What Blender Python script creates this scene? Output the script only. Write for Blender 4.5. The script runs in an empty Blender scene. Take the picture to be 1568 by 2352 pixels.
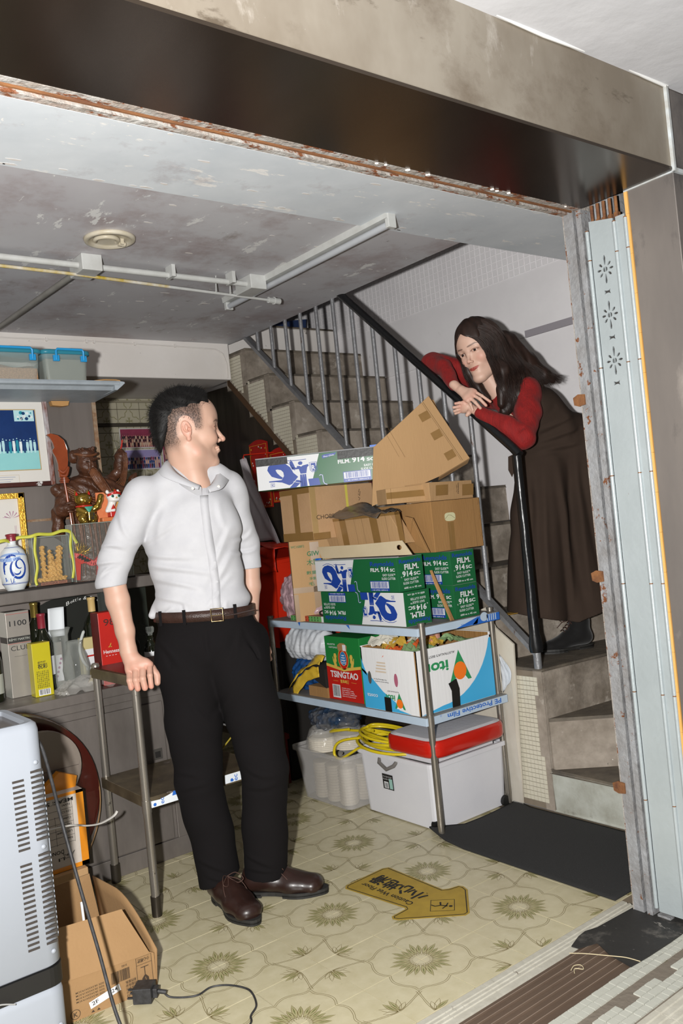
import bpy, bmesh, math, random
import numpy as np
from mathutils import Vector, Matrix
from mathutils.geometry import tessellate_polygon
random.seed(7); RNG=np.random.default_rng(7)
SC=bpy.context.scene; COL=SC.collection
R=math.radians; PI=math.pi
# ---------------------------------------------------------------- camera
YAW,PITCH,ROLL=-0.656713,0.0085615,-0.1000122
CAM=Vector((-1.91775,-3.02436,1.22189))
def cam_axes():
    cy,sy=math.cos(YAW),math.sin(YAW); cp,sp=math.cos(PITCH),math.sin(PITCH)
    f=Vector((-sy*cp,cy*cp,sp)); r=Vector((cy,sy,0)); u=r.cross(f)
    cr,sr=math.cos(ROLL),math.sin(ROLL)
    return cr*r+sr*u, -sr*r+cr*u, f
cr_,cu_,cf_=cam_axes()
cd=bpy.data.cameras.new('camera'); cam=bpy.data.objects.new('camera',cd); COL.objects.link(cam)
cam.matrix_world=Matrix(((cr_.x,cu_.x,-cf_.x,CAM.x),(cr_.y,cu_.y,-cf_.y,CAM.y),(cr_.z,cu_.z,-cf_.z,CAM.z),(0,0,0,1)))
cd.sensor_fit='HORIZONTAL'; cd.sensor_width=24; cd.lens=1963.465/1568*24; cd.clip_start=.05
SC.camera=cam
# ---------------------------------------------------------------- world, flash, exposure
w=bpy.data.worlds.new('world'); SC.world=w; w.use_nodes=True
w.node_tree.nodes['Background'].inputs[0].default_value=(.40,.38,.37,1)
w.node_tree.nodes['Background'].inputs[1].default_value=.32
fl=bpy.data.lights.new('camera_flash','SPOT'); fl.energy=520; fl.spot_size=R(125); fl.spot_blend=.6; fl.shadow_soft_size=.028; fl.color=(1,.985,.96)
fo=bpy.data.objects.new('camera_flash',fl); COL.objects.link(fo)
fo.matrix_world=cam.matrix_world.copy(); fo.location=CAM-cr_*.19+cu_*.01-cf_*.02
SC.view_settings.view_transform='Standard'; SC.view_settings.look='None'; SC.view_settings.gamma=1; SC.view_settings.exposure=0
SC.view_settings.use_curve_mapping=False
# ---------------------------------------------------------------- materials
def lin(h):
    if isinstance(h,str):
        h=h.lstrip('#'); v=[int(h[i:i+2],16)/255 for i in (0,2,4)]
    else: v=list(h)
    return tuple([((c/12.92) if c<=.04045 else ((c+.055)/1.055)**2.4) for c in v])+(1,)
MATS={}
def mt(name,col,rough=.6,metal=0,c2=None,scale=8,contrast=.25,bump=0,bscale=60,stretch=(1,1,1),spots=None,trans=0,alpha=1,ior=1.45,emit=0,coat=0,sheen=0,spec=.5,attr=None,sss=0,detail=5,rvar=0,fres=0):
    if name in MATS: return MATS[name]
    m=bpy.data.materials.new(name); MATS[name]=m; m.use_nodes=True
    nt=m.node_tree; N=nt.nodes; Lk=nt.links.new; b=N['Principled BSDF']
    I=b.inputs
    I['Base Color'].default_value=lin(col); I['Roughness'].default_value=rough; I['Metallic'].default_value=metal
    I['Transmission Weight'].default_value=trans; I['Alpha'].default_value=alpha; I['IOR'].default_value=ior
    I['Coat Weight'].default_value=coat; I['Sheen Weight'].default_value=sheen; I['Specular IOR Level'].default_value=spec
    if sss: I['Subsurface Weight'].default_value=sss; I['Subsurface Radius'].default_value=(.012,.004,.002); I['Subsurface Scale'].default_value=1
    if fres:
        lw=N.new('ShaderNodeLayerWeight'); lw.inputs['Blend'].default_value=.35; mr=N.new('ShaderNodeMapRange'); mr.inputs['To Min'].default_value=alpha; mr.inputs['To Max'].default_value=fres
        Lk(lw.outputs['Facing'],mr.inputs['Value']); Lk(mr.outputs[0],I['Alpha'])
    if emit: I['Emission Color'].default_value=lin(col); I['Emission Strength'].default_value=emit
    src=None
    def co(st):
        tc=N.new('ShaderNodeTexCoord'); mp=N.new('ShaderNodeMapping'); mp.inputs['Scale'].default_value=st
        Lk(tc.outputs['Object'],mp.inputs['Vector']); return mp.outputs[0]
    if attr:
        a=N.new('ShaderNodeAttribute'); a.attribute_name=attr; src=a.outputs['Color']
    if c2 is not None:
        no=N.new('ShaderNodeTexNoise'); no.inputs['Scale'].default_value=scale; no.inputs['Detail'].default_value=detail; no.inputs['Roughness'].default_value=.62
        Lk(co(stretch),no.inputs['Vector'])
        rp=N.new('ShaderNodeValToRGB'); rp.color_ramp.elements[0].position=.5-contrast; rp.color_ramp.elements[1].position=.5+contrast
        rp.color_ramp.elements[0].color=lin(col); rp.color_ramp.elements[1].color=lin(c2); Lk(no.outputs['Fac'],rp.inputs[0]); src=rp.outputs[0]
        if rvar:
            mr=N.new('ShaderNodeMapRange'); mr.inputs['To Min'].default_value=max(0,rough-rvar); mr.inputs['To Max'].default_value=min(1,rough+rvar)
            mr.inputs['From Min'].default_value=.3; mr.inputs['From Max'].default_value=.7
            Lk(no.outputs['Fac'],mr.inputs['Value']); Lk(mr.outputs[0],I['Roughness'])
    for sp in (spots or []):
        c,s,th=sp[:3]; st=sp[3] if len(sp)>3 else (1,1,1); wd=sp[4] if len(sp)>4 else .04
        no=N.new('ShaderNodeTexNoise'); no.inputs['Scale'].default_value=s; no.inputs['Detail'].default_value=8; no.inputs['Roughness'].default_value=.7
        Lk(co(st),no.inputs['Vector'])
        rp=N.new('ShaderNodeValToRGB'); rp.color_ramp.elements[0].position=th; rp.color_ramp.elements[1].position=min(1,th+wd); Lk(no.outputs['Fac'],rp.inputs[0])
        mx=N.new('ShaderNodeMix'); mx.data_type='RGBA'; Lk(rp.outputs[0],mx.inputs[0])
        if src is None: mx.inputs[6].default_value=lin(col)
        else: Lk(src,mx.inputs[6])
        mx.inputs[7].default_value=lin(c); src=mx.outputs[2]
    if src is not None: Lk(src,I['Base Color'])
    if bump:
        no=N.new('ShaderNodeTexNoise'); no.inputs['Scale'].default_value=bscale; no.inputs['Detail'].default_value=4
        Lk(co(stretch),no.inputs['Vector'])
        bp=N.new('ShaderNodeBump'); bp.inputs['Strength'].default_value=bump; bp.inputs['Distance'].default_value=.01
        Lk(no.outputs['Fac'],bp.inputs['Height']); Lk(bp.outputs[0],I['Normal'])
    return m
# ---------------------------------------------------------------- mesh builder
class MB:
    def __init__(s): s.v=[]; s.f=[]; s.m=[]; s.mats=[]; s.sm=[]
    def mi(s,m):
        if m not in s.mats: s.mats.append(m)
        return s.mats.index(m)
    def add(s,vs,fs,m,smooth=False):
        o=len(s.v); s.v+= [tuple(p) for p in vs]; i=s.mi(m)
        for f in fs: s.f.append(tuple(o+k for k in f)); s.m.append(i); s.sm.append(smooth)
        return s
    def box(s,a,b,m,M=None):
        x0,y0,z0=a; x1,y1,z1=b
        vs=[Vector(p) for p in ((x0,y0,z0),(x1,y0,z0),(x1,y1,z0),(x0,y1,z0),(x0,y0,z1),(x1,y0,z1),(x1,y1,z1),(x0,y1,z1))]
        if M is not None: vs=[M@p for p in vs]
        return s.add(vs,[(0,3,2,1),(4,5,6,7),(0,1,5,4),(1,2,6,5),(2,3,7,6),(3,0,4,7)],m)
    def prism(s,poly,axis,a,b,m,M=None,holes=None):
        # poly: 2D list; axis: 'x','y','z' extrude from a to b
        def P(p,t):
            v={'x':(t,p[0],p[1]),'y':(p[0],t,p[1]),'z':(p[0],p[1],t)}[axis]; v=Vector(v)
            return M@v if M is not None else v
        loops=[list(poly)]+[list(h) for h in (holes or [])]
        flat=[p for l in loops for p in l]; n=len(flat)
        tris=tessellate_polygon([[Vector((p[0],p[1],0)) for p in l] for l in loops])
        vs=[P(p,a) for p in flat]+[P(p,b) for p in flat]
        fs=[tuple(t) for t in tris]+[tuple(n+k for k in reversed(t)) for t in tris]
        o=0
        for l in loops:
            k=len(l)
            for i in range(k): j=(i+1)%k; fs.append((o+i,o+j,n+o+j,n+o+i))
            o+=k
        return s.add(vs,fs,m)
    def tube(s,pts,r,m,seg=10,caps=True,closed=False,flat=1.0,smooth=True,up=None):
        pts=[Vector(p) for p in pts]; n=len(pts); rs=r if isinstance(r,(list,tuple)) else [r]*n
        vs=[]; prev=None
        for i,p in enumerate(pts):
            if closed: t=(pts[(i+1)%n]-pts[i-1])
            else: t=(pts[min(i+1,n-1)]-pts[max(i-1,0)])
            t=t.normalized() if t.length>1e-9 else Vector((0,0,1))
            if prev is None:
                a=Vector(up) if up is not None else (Vector((0,0,1)) if abs(t.z)<.9 else Vector((1,0,0)))
                x=t.cross(a).normalized()
            else:
                x=(prev-t*prev.dot(t))
                x=x.normalized() if x.length>1e-6 else t.orthogonal().normalized()
            prev=x; y=t.cross(x)
            for k in range(seg):
                a=2*PI*k/seg; vs.append(p+(x*math.cos(a)+y*math.sin(a)*flat)*rs[i])
        fs=[]
        for i in range(n if closed else n-1):
            j=(i+1)%n
            for k in range(seg):
                l=(k+1)%seg; fs.append((i*seg+k,i*seg+l,j*seg+l,j*seg+k))
        s.add(vs,fs,m,smooth)
        if caps and not closed:
            s.add(vs[:seg],[tuple(range(seg))[::-1]],m); s.add(vs[-seg:],[tuple(range(seg))],m)
        return s
    def cyl(s,a,b,r,m,seg=16,r2=None): return s.tube([a,b],[r,r if r2 is None else r2],m,seg)
    def lathe(s,prof,c,m,seg=24,axis=None,smooth=True):
        # prof [(r,z)], c centre
        vs=[];c=Vector(c)
        for r,z in prof:
            for k in range(seg):
                a=2*PI*k/seg; vs.append(c+Vector((r*math.cos(a),r*math.sin(a),z)))
        fs=[]
        for i in range(len(prof)-1):
            for k in range(seg):
                l=(k+1)%seg; fs.append((i*seg+k,i*seg+l,(i+1)*seg+l,(i+1)*seg+k))
        s.add(vs,fs,m,smooth)
        return s
    def quad(s,a,b,c,d,m): return s.add([a,b,c,d],[(0,1,2,3)],m)
    def grid(s,fn,nu,nv,m,smooth=True):
        vs=[fn(i/nu,j/nv) for i in range(nu+1) for j in range(nv+1)]
        fs=[(i*(nv+1)+j,(i+1)*(nv+1)+j,(i+1)*(nv+1)+j+1,i*(nv+1)+j+1) for i in range(nu) for j in range(nv)]
        return s.add(vs,fs,m,smooth)
    def mesh(s,name):
        me=bpy.data.meshes.new(name); me.from_pydata(s.v,[],s.f)
        for m in s.mats: me.materials.append(m)
        me.polygons.foreach_set('material_index',s.m); me.polygons.foreach_set('use_smooth',s.sm); me.update()
        return me
    def obj(s,name,parent=None,label=None,loc=None,bevel=0,rot=None,solid=0,sub=0):
        o=bpy.data.objects.new(name,s.mesh(name)); COL.objects.link(o)
        if parent is not None: o.parent=parent
        if loc is not None: o.location=loc
        if rot is not None: o.rotation_euler=rot
        if label: o['label']=label
        if solid: q=o.modifiers.new('solid','SOLIDIFY'); q.thickness=solid; q.offset=0
        if sub: q=o.modifiers.new('sub','SUBSURF'); q.levels=sub; q.render_levels=sub
        if bevel: q=o.modifiers.new('bevel','BEVEL'); q.width=bevel; q.segments=2; q.limit_method='ANGLE'
        return o
def tag(o,label,cat,group=None,kind=None):
    o['label']=label; o['category']=cat
    if group: o['group']=group
    if kind: o['kind']=kind
    return o
def struct(o,label=None,cat=None):
    o['kind']='structure'
    if label: o['label']=label
    if cat: o['category']=cat
    return o
def T(name,label,cat,loc=(0,0,0),group=None,rz=0,rot=None):
    o=bpy.data.objects.new(name,None); COL.objects.link(o); o.location=loc; o.rotation_euler=rot or (0,0,rz); o.empty_display_size=.05
    return tag(o,label,cat,group)
def link(name,me,parent=None,loc=None,rot=None,scale=None):
    o=bpy.data.objects.new(name,me); COL.objects.link(o)
    if parent is not None: o.parent=parent
    if loc is not None: o.location=loc
    if rot is not None: o.rotation_euler=rot
    if scale is not None: o.scale=scale
    return o
# ---------------------------------------------------------------- text
_tx={}
def textpts(s,bold=0.0,shear=0.0):
    k=(s,bold,shear)
    if k in _tx: return _tx[k]
    c=bpy.data.curves.new('t','FONT'); c.body=s; c.offset=bold; c.shear=shear; c.resolution_u=3; c.fill_mode='FRONT'
    o=bpy.data.objects.new('t',c); COL.objects.link(o)
    dg=bpy.context.evaluated_depsgraph_get(); me=bpy.data.meshes.new_from_object(o.evaluated_get(dg))
    vs=[(v.co.x,v.co.y) for v in me.vertices]; fs=[tuple(p.vertices) for p in me.polygons]
    bpy.data.objects.remove(o); bpy.data.curves.remove(c); bpy.data.meshes.remove(me)
    _tx[k]=(vs,fs); return _tx[k]
class Print:
    """flat print on a plane: local 2D x,y -> 3D"""
    def __init__(s,o,ux,uy,mb=None,lift=.0006):
        s.o=Vector(o); s.ux=Vector(ux).normalized(); s.uy=Vector(uy).normalized(); s.n=s.ux.cross(s.uy).normalized(); s.mb=mb or MB(); s.L=lift; s.k=0
    def P(s,x,y): return s.o+s.ux*x+s.uy*y+s.n*(s.L+s.k*.00025)
    def poly(s,pts,m,k=0):
        s.k=k; vs=[s.P(*p) for p in pts]; tr=tessellate_polygon([[Vector((p[0],p[1],0)) for p in pts]])
        fs=[]
        for t in tr:
            a,b,c=[pts[i] for i in t]
            cr=(b[0]-a[0])*(c[1]-a[1])-(b[1]-a[1])*(c[0]-a[0]); fs.append(tuple(t) if cr>0 else tuple(reversed(t)))
        s.mb.add(vs,fs,m)
    def rect(s,x0,y0,x1,y1,m,k=0): s.poly([(x0,y0),(x1,y0),(x1,y1),(x0,y1)],m,k)
    def text(s,t,x,y,h,m,k=1,w=None,bold=.01,rot=0,shear=0,align='l'):
        """h = cap height; w = wanted total width"""
        vs,fs=textpts(t,bold,shear)
        if not vs: return
        s.k=k
        x0=min(v[0] for v in vs); x1=max(v[0] for v in vs); sy=h/.73; sx=sy if w is None else w/(x1-x0)
        ww=(x1-x0)*sx; off={'l':0,'c':-ww/2,'r':-ww}[align]; c,sn=math.cos(rot),math.sin(rot)
        pv=[]
        for a,b in vs:
            a=(a-x0)*sx+off; b=b*sy; pv.append(s.P(x+a*c-b*sn,y+a*sn+b*c))
        s.mb.add(pv,fs,m)
    def line(s,pts,wd,m,k=1,closed=False):
        s.k=k; n=len(pts); L=[];Rr=[]
        for i in range(n):
            a=pts[(i-1)%n] if (closed or i>0) else pts[i]; b=pts[(i+1)%n] if (closed or i<n-1) else pts[i]
            dx,dy=b[0]-a[0],b[1]-a[1]; l=math.hypot(dx,dy) or 1; nx,ny=-dy/l*wd/2,dx/l*wd/2
            L.append(s.P(pts[i][0]+nx,pts[i][1]+ny)); Rr.append(s.P(pts[i][0]-nx,pts[i][1]-ny))
        e=n if closed else n-1
        s.mb.add(L+Rr,[(n+i,n+(i+1)%n,(i+1)%n,i) for i in range(e)],m)
    def circle(s,x,y,r,m,k=1,seg=24,ry=None): s.poly([(x+r*math.cos(2*PI*i/seg),y+(ry or r)*math.sin(2*PI*i/seg)) for i in range(seg)],m,k)
    def bars(s,x0,y0,x1,y1,m,k=1,n=24,seed=1):
        rr=random.Random(seed); x=x0
        while x<x1-1e-5:
            wd=(x1-x0)/n*rr.choice([.3,.5,.8]); s.rect(x,y0,min(x+wd,x1),y1,m,k); x+=wd+(x1-x0)/n*rr.choice([.3,.4,.7])
    def obj(s,name,parent=None,label=None): return s.mb.obj(name,parent,label)
def XB(o,d,u): return o,d,u
# faces of axis-aligned box: returns Print with x to the right as seen from outside, y up, origin lower-left
def face(a,b,side,lift=.0006,M=None):
    x0,y0,z0=a;x1,y1,z1=b
    o,ux,uy={'-y':((x0,y0,z0),(1,0,0),(0,0,1)),'-x':((x0,y1,z0),(0,-1,0),(0,0,1)),'+z':((x0,y0,z1),(1,0,0),(0,1,0)),'+y':((x1,y1,z0),(-1,0,0),(0,0,1)),'+x':((x1,y0,z0),(0,1,0),(0,0,1))}[side]
    if M is not None: o=M@Vector(o); ux=M.to_3x3()@Vector(ux); uy=M.to_3x3()@Vector(uy)
    return Print(o,ux,uy,lift=lift)
# ================================================================ setting materials
TL=.203
tile_m=mt('tile_glaze','#c3bb9f',.3,c2='#afa685',scale=18,contrast=.3,spots=[('#8d8a72',90,.66),('#a39566',6,.66,(1,1,1),.15)],bump=.04,bscale=30)
tline_m=mt('tile_line','#6f623c',.4); tleaf_m=mt('tile_leaf','#948f66',.4,c2='#aea67f',scale=60,contrast=.2); tleaf2_m=mt('tile_leaf_vein','#6f6f45',.4)
grout_m=mt('grout','#7d705c',.9,c2='#5b5044',scale=20)
ceil_m=mt('ceiling_paint','#cdced1',.55,c2='#b9b5b9',scale=1.3,contrast=.25,bump=.12,bscale=7,spots=[('#a0908f',2.6,.50,(1,1,1),.22),('#e4e4e3',7,.615,(1,.4,1),.012),('#7d6e63',3.4,.60,(1,.5,1),.14),('#e2e4e4',24,.66,(1,.5,1),.01),('#5f534a',9,.665,(.6,1,1),.05)])
ceil2_m=mt('ceiling_paint_new','#e2e7eb',.5,c2='#ccd3d9',scale=2.2,contrast=.18,bump=.3,bscale=4,spots=[('#f4f3f0',9,.61,(.5,1.6,1),.01),('#b3adb0',2.4,.56,(1,1,1),.15),('#f2f1ee',30,.67,(1,.4,1),.01)])
wall_m=mt('wall_paint','#efedee',.6,c2='#e3e0e2',scale=3,contrast=.25,bump=.05,bscale=25,spots=[('#a9a09b',4,.66,(1,1,1),.1)])
wallw_m=mt('wall_white','#e4e0dc',.6,c2='#d6d0ca',scale=2.5,contrast=.3,spots=[('#7e756c',9,.67,(1,1,1),.03)],bump=.05)
conc_m=mt('concrete','#a0968a',.85,c2='#746a5e',scale=7,contrast=.17,bump=.3,bscale=35,spots=[('#4c4339',3.2,.50,(1,1,1.5),.28),('#bdb5aa',8,.58,(1,1,1),.14),('#c9c4bb',22,.68,(1,1,1),.03),('#3a332b',12,.66,(1,1,1),.06)])
tread_m=mt('tread_concrete','#4b453e',.7,c2='#6e6558',scale=9,contrast=.18,bump=.25,bscale=30,spots=[('#2e2923',4,.55,(1,1,1),.2),('#8a8174',16,.66,(1,1,1),.04)])
paintconc_m=mt('painted_concrete','#b6b9b1',.7,c2='#8d8c80',scale=7,contrast=.18,bump=.2,bscale=30,spots=[('#5d564c',5,.58,(1,1,1.6),.12)])
steel_m=mt('beam_steel','#9d9588',.38,.5,c2='#82786a',scale=3.5,contrast=.16,rvar=.08,stretch=(1,1,.6),spots=[('#6a5d4e',3.2,.53,(1,1,1.2),.22),('#b3aca2',7,.60,(1,1,.4),.1),('#c9c3ba',70,.70),('#5d5245',1.6,.58,(1,1,2.5),.05)])
steelu_m=mt('beam_soffit_steel','#5b5148',.22,.9,c2='#41382f',scale=1.2,contrast=.2,stretch=(1,.3,1))  # underside copy of the beam steel, darkened for the dark street it reflects
pillar_m=mt('pillar_steel','#857e78',.42,.4,c2='#635e5b',scale=4,contrast=.25,stretch=(1,1,.25),rvar=.1,spots=[('#39383a',5,.55,(1,1,.5),.2),('#a39b93',3,.56,(1,1,.4),.15)],bump=.03)
rust_m=mt('rust','#80552f',.85,c2='#553523',scale=25,contrast=.2,bump=.5,bscale=60,stretch=(.3,1,1))
gal_m=mt('flaking_paint_on_steel','#939598',.55,.2,c2='#7c7a79',scale=12,contrast=.2,bump=.5,bscale=60,spots=[('#6e4328',22,.60,(1,1,1),.03)])
gate_m=mt('gate_paint','#a7afb1',.38,.25,c2='#9ba3a5',scale=5,contrast=.25,bump=.1,bscale=60,spots=[('#7a4e2c',30,.70)])
gatedark_m=mt('gate_hole_shade','#3c3a38',.8)
wood_m=mt('light_wood_laminate','#c08d45',.5,c2='#d3a868',scale=7,contrast=.25,stretch=(1,1,.4))
mos_m=mt('mosaic_glaze','#cfcab8',.35,c2='#b6b09e',scale=3,contrast=.3); mosg_m=mt('mosaic_grout','#6d6355',.9,c2='#85796a',scale=10)
mosw_m=mt('pavement_mosaic','#b8b9b0',.45,c2='#a5a599',scale=3,contrast=.3)
# ================================================================ floor
fl_o=bpy.data.objects.new('floor',MB().box((-2.6,-1.425,-.05),(.705,1.95,-.0035),grout_m).mesh('floor')); COL.objects.link(fl_o)
struct(fl_o,'cream patterned shop floor of square glazed tiles with olive flowers')
def tile_mesh():
    g=.006; b=MB(); S=TL
    b.box((g*S,g*S,-.02),((1-g)*S,(1-g)*S,0),tile_m)
    p=Print((0,0,0),(1,0,0),(0,1,0),mb=b,lift=.0003)
    def leaf(x,y,a,l,wd,fill=True):
        c,s=math.cos(a),math.sin(a); pts=[]
        prof=[(0,.1),(.25,.75),(.5,1),(.75,.62),(1,0)]
        for t,q in prof: pts.append((t*l,q*wd))
        for t,q in prof[-2::-1]: pts.append((t*l,-q*wd))
        W=[((x+u*c-v*s)*S,(y+u*s+v*c)*S) for u,v in pts]
        W=[(min(max(u,.004*S),.996*S),min(max(v,.004*S),.996*S)) for u,v in W]
        if fill:
            p.poly(W,tleaf_m,0)
            p.poly([((x+u*c-v*s)*S,(y+u*s+v*c)*S) for u,v in ((.25*l,0),(.5*l,.3*wd),(.85*l,0),(.5*l,-.3*wd))],tleaf2_m,1)
        p.line(W,.0012,tline_m,1,closed=True)
    for a,l in ((7,.33),(21,.42),(36,.36),(54,.36),(69,.42),(83,.33)):
        ar=R(a); r0=.15; leaf(r0*math.cos(ar),r0*math.sin(ar),ar,l-r0+.03,.034)
        for d in (-5,5): p.line([((.11*math.cos(ar+R(d)))*S,(.11*math.sin(ar+R(d)))*S),((.17*math.cos(ar+R(d)))*S,(.17*math.sin(ar+R(d)))*S)],.0008,tline_m,1)
    for a,l in ((262,.26),(236,.25),(208,.19)): leaf(.985,.68,R(a),l,.035,a==262); 
    for a,l in ((188,.26),(214,.25),(242,.19)): leaf(.68,.985,R(a),l,.035,a==188)
    def sm(P,n=4):
        for _ in range(2):
            Q=[P[0]]
            for i in range(len(P)-1):
                a,b2=P[i],P[i+1]; Q+=[(a[0]*.75+b2[0]*.25,a[1]*.75+b2[1]*.25),(a[0]*.25+b2[0]*.75,a[1]*.25+b2[1]*.75)]
            P=Q+[P[-1]]
        return P
    for off in (0,-.028):
        c1=[(0,.57+off),(.08,.62+off),(.18,.645+off),(.32,.60+off),(.42,.53+off),(.54+off,.54+off)]
        c2=[(.54-off,.54+off),(.59-off*.6,.66),(.64-off,.82),(.685-off*.5,.995)]
        for C in (c1,c2):
            for sw in (0,1):
                P=sm(C); P=[(q[1],q[0]) if sw else q for q in P]
                p.line([(min(max(a,.003),.997)*S,min(max(b_,.003),.997)*S) for a,b_ in P],.0012,tline_m,1)
    return b.mesh('tile')
tm=tile_mesh()
for u in range(-10,7):        # cell u..u+1 , v..v+1 ; x=-TL*v, y=-TL*u
    for v in range(-4,9):
        x0,y0=-TL*(v+1),-TL*(u+1)      # lower-left
        if x0+TL>.72: continue
        fu=u if u%2==0 else u+1; fv=v if v%2==0 else v+1     # flower corner
        fx=(-fv-(-(v+1))) ; fy=(-fu-(-(u+1)))                  # 0/1 in cell coords
        rot={(0,0):0,(1,0):PI/2,(1,1):PI,(0,1):-PI/2}[(fx,fy)]
        cx,cy={(0,0):(0,0),(1,0):(TL,0),(1,1):(TL,TL),(0,1):(0,TL)}[(fx,fy)]
        o=link('tile',tm,fl_o,(x0+cx+random.uniform(-.0004,.0004),y0+cy+random.uniform(-.0004,.0004),random.uniform(-.0006,0)),(0,0,rot))
# threshold strips & pavement
thr_m=mt('terrazzo','#b9b6aa',.6,c2='#a39f92',scale=30,contrast=.3,spots=[('#5d5046',12,.64,(2,1,1),.05)],bump=.1)
b=MB()
prof=[(-1.425,0),(-1.442,0),(-1.443,-.003),(-1.448,-.003),(-1.449,0),(-1.456,0),(-1.457,-.003),(-1.462,-.003),(-1.463,0),(-1.47,0),(-1.471,-.003),(-1.476,-.003),(-1.477,0),(-1.493,0),(-1.495,-.05),(-1.425,-.05)]
for i in range(-16,1):
    bb=MB().prism([(y,z) for y,z in prof],'x',i*.152+.225-.1505,i*.152+.225,thr_m)
    if i==-16: thr=struct(bb.obj('trim_1'),'pale grooved stone threshold strip along the shop front')
    else: bb.obj('stone_piece',thr)
trk_m=mt('brown_track','#6a594b',.6,.2,c2='#54453a',scale=4,contrast=.3,stretch=(.4,1,1),spots=[('#8d8580',3,.66,(1,2,1),.1),('#7b4a30',7,.66,(1,2,1),.06)],bump=.15)
prof=[(-1.495,-.004)]; y=-1.495
for k in range(6):
    y0=-1.507-k*.0235; prof+=[(y0,-.004),(y0-.001,-.0005),(y0-.004,-.0005),(y0-.005,-.004)]
prof+=[(-1.648,-.004),(-1.648,-.05),(-1.495,-.05)]
_tk=MB().prism(prof,'x',-2.4,.26,trk_m)
for k in range(6): _tk.box((-2.4,-1.5105-k*.0235,-.001),(.26,-1.5085-k*.0235,-.0002),mt('track_ridge','#a08f80',.5,.3,c2='#7d6c5e',scale=12,stretch=(.3,1,1)))
struct(_tk.obj('trim_2'),'brown ribbed metal gate track outside the threshold')
pv=struct(MB().box((-2.4,-2.6,-.06),(.6,-1.648,-.004),mt('pavement_mortar','#6f675c',.9,c2='#6f665b',scale=25,bump=.3,spots=[('#504a33',8,.6)])).obj('pavement'),'outdoor pavement bed of grey mortar')
pm=MB().box((0,0,-.006),(.0208,.0208,0),mosw_m).mesh('mosaic_tile'); n=0
near=[];far=MB()
for i in range(0,46):
    for j in range(0,9):
        x=.255-(i+1)*.0235; y=-1.650-(j+1)*.0235
        t=-1.718 + .01*math.sin(i*.9)   # mortar scar
        if t-.014< y+.0117 < t+.022 and not(i>40): continue
        if y<-1.80-.0*i: continue
        near.append((x,y))
for i in range(46,100):
    for j in range(0,9):
        x=.255-(i+1)*.0235; y=-1.650-(j+1)*.0235
        if -1.735<y+.0117<-1.70 or y<-1.8: continue
        far.box((x,y,-.006),(x+.0208,y+.0208,0),mosw_m)
for k,(x,y) in enumerate(near):
    if k<300: link('mosaic_tile',pm,pv,(x,y,random.uniform(-.001,.0006)),(0,0,random.uniform(-.02,.02)))
    else: far.box((x,y,-.006),(x+.0208,y+.0208,0),mosw_m)
o=far.obj('mosaic_field',pv); o['kind']='stuff'
b=MB(); prof=[(-1.80,.001)]+[q for k in range(7) for q in ((-1.815-k*.02,.001),(-1.817-k*.02,-.002),(-1.824-k*.02,-.002),(-1.826-k*.02,.001))]+[(-2.1,.001),(-2.1,-.02),(-1.80,-.02)]
for i in range(8): MB().prism(prof,'x',.4-i*.3-.298,.4-i*.3,thr_m).obj('grooved_slab',pv)
# ================================================================ ceiling / beams
ce=struct(MB().box((-2.6,-.62,2.31),(.705,1.30,2.42),ceil_m).obj('ceiling'),'stained grey white concrete ceiling')
MB().box((-2.6,-1.5,2.302),(1.6,-.62,2.46),ceil2_m).obj('front_ceiling_band',ce,'smoother pale blue grey front band of the ceiling')
struct(MB().box((-2.6,1.28,2.10),(.69,1.96,2.42),wallw_m).obj('trim_3',bevel=.006),'white painted concrete beam above the rear recess')
struct(MB().box((-2.6,-2.9,2.265),(2.4,-1.84,2.32),mt('outer_ceiling_paint','#bdbdbf',.6,c2='#acacae',scale=4,contrast=.3,bump=.3,bscale=12,spots=[('#8d8680',9,.68)])).obj('trim_4'),'white plaster soffit of the street arcade')
bm_=struct(MB().box((-2.6,-1.84,2.052),(.195,-1.5,2.30),steel_m).obj('trim_5',bevel=.003),'stainless steel clad lintel beam across the shop front')
MB().box((-2.6,-1.842,2.044),(.197,-1.548,2.0515),steelu_m).obj('soffit_sheet',bm_,'mirror-like underside sheet coloured dark for what it reflects')
MB().tube([(-2.6+k*.1,-1.845,2.268+.004*math.sin(k*1.3)) for k in range(29)],.005,mt('sealant','#d8d8d6',.5),6).obj('sealant_bead',bm_)
# rusted gate head track
flk_m=mt('flaked_rusty_paint','#a3a19d',.75,.1,c2='#857a70',scale=30,contrast=.2,bump=.6,bscale=70,spots=[('#6e4024',34,.54,(.5,1,1),.05),('#7b4f33',7,.55,(.6,1,1),.2)])
b=MB(); b.box((-2.6,-1.550,2.043),(.24,-1.530,2.075),flk_m); b.box((-2.6,-1.531,2.050),(.24,-1.503,2.08),rust_m); b.box((-2.6,-1.519,2.044),(.24,-1.514,2.06),rust_m); b.box((-2.6,-1.503,2.043),(.24,-1.484,2.075),flk_m); b.box((-2.6,-1.484,2.043),(.24,-1.482,2.3),ceil2_m)
struct(b.obj('trim_6'),'rusty steel head track of the folding gate')
rr=random.Random(3); b=MB()
for k in range(9):
    x=rr.uniform(-.6,.2); y=rr.choice((-1.55,-1.548)); s_=rr.uniform(.002,.006)
    b.prism([(x,y),(x+s_*1.4,y-s_*.4),(x+s_*1.1,y+s_),(x-s_*.4,y+s_*.8)],'z',2.04,2.0452,wallw_m)
o=b.obj('paint_flakes',bpy.data.objects['trim_6']); o['kind']='stuff'
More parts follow.
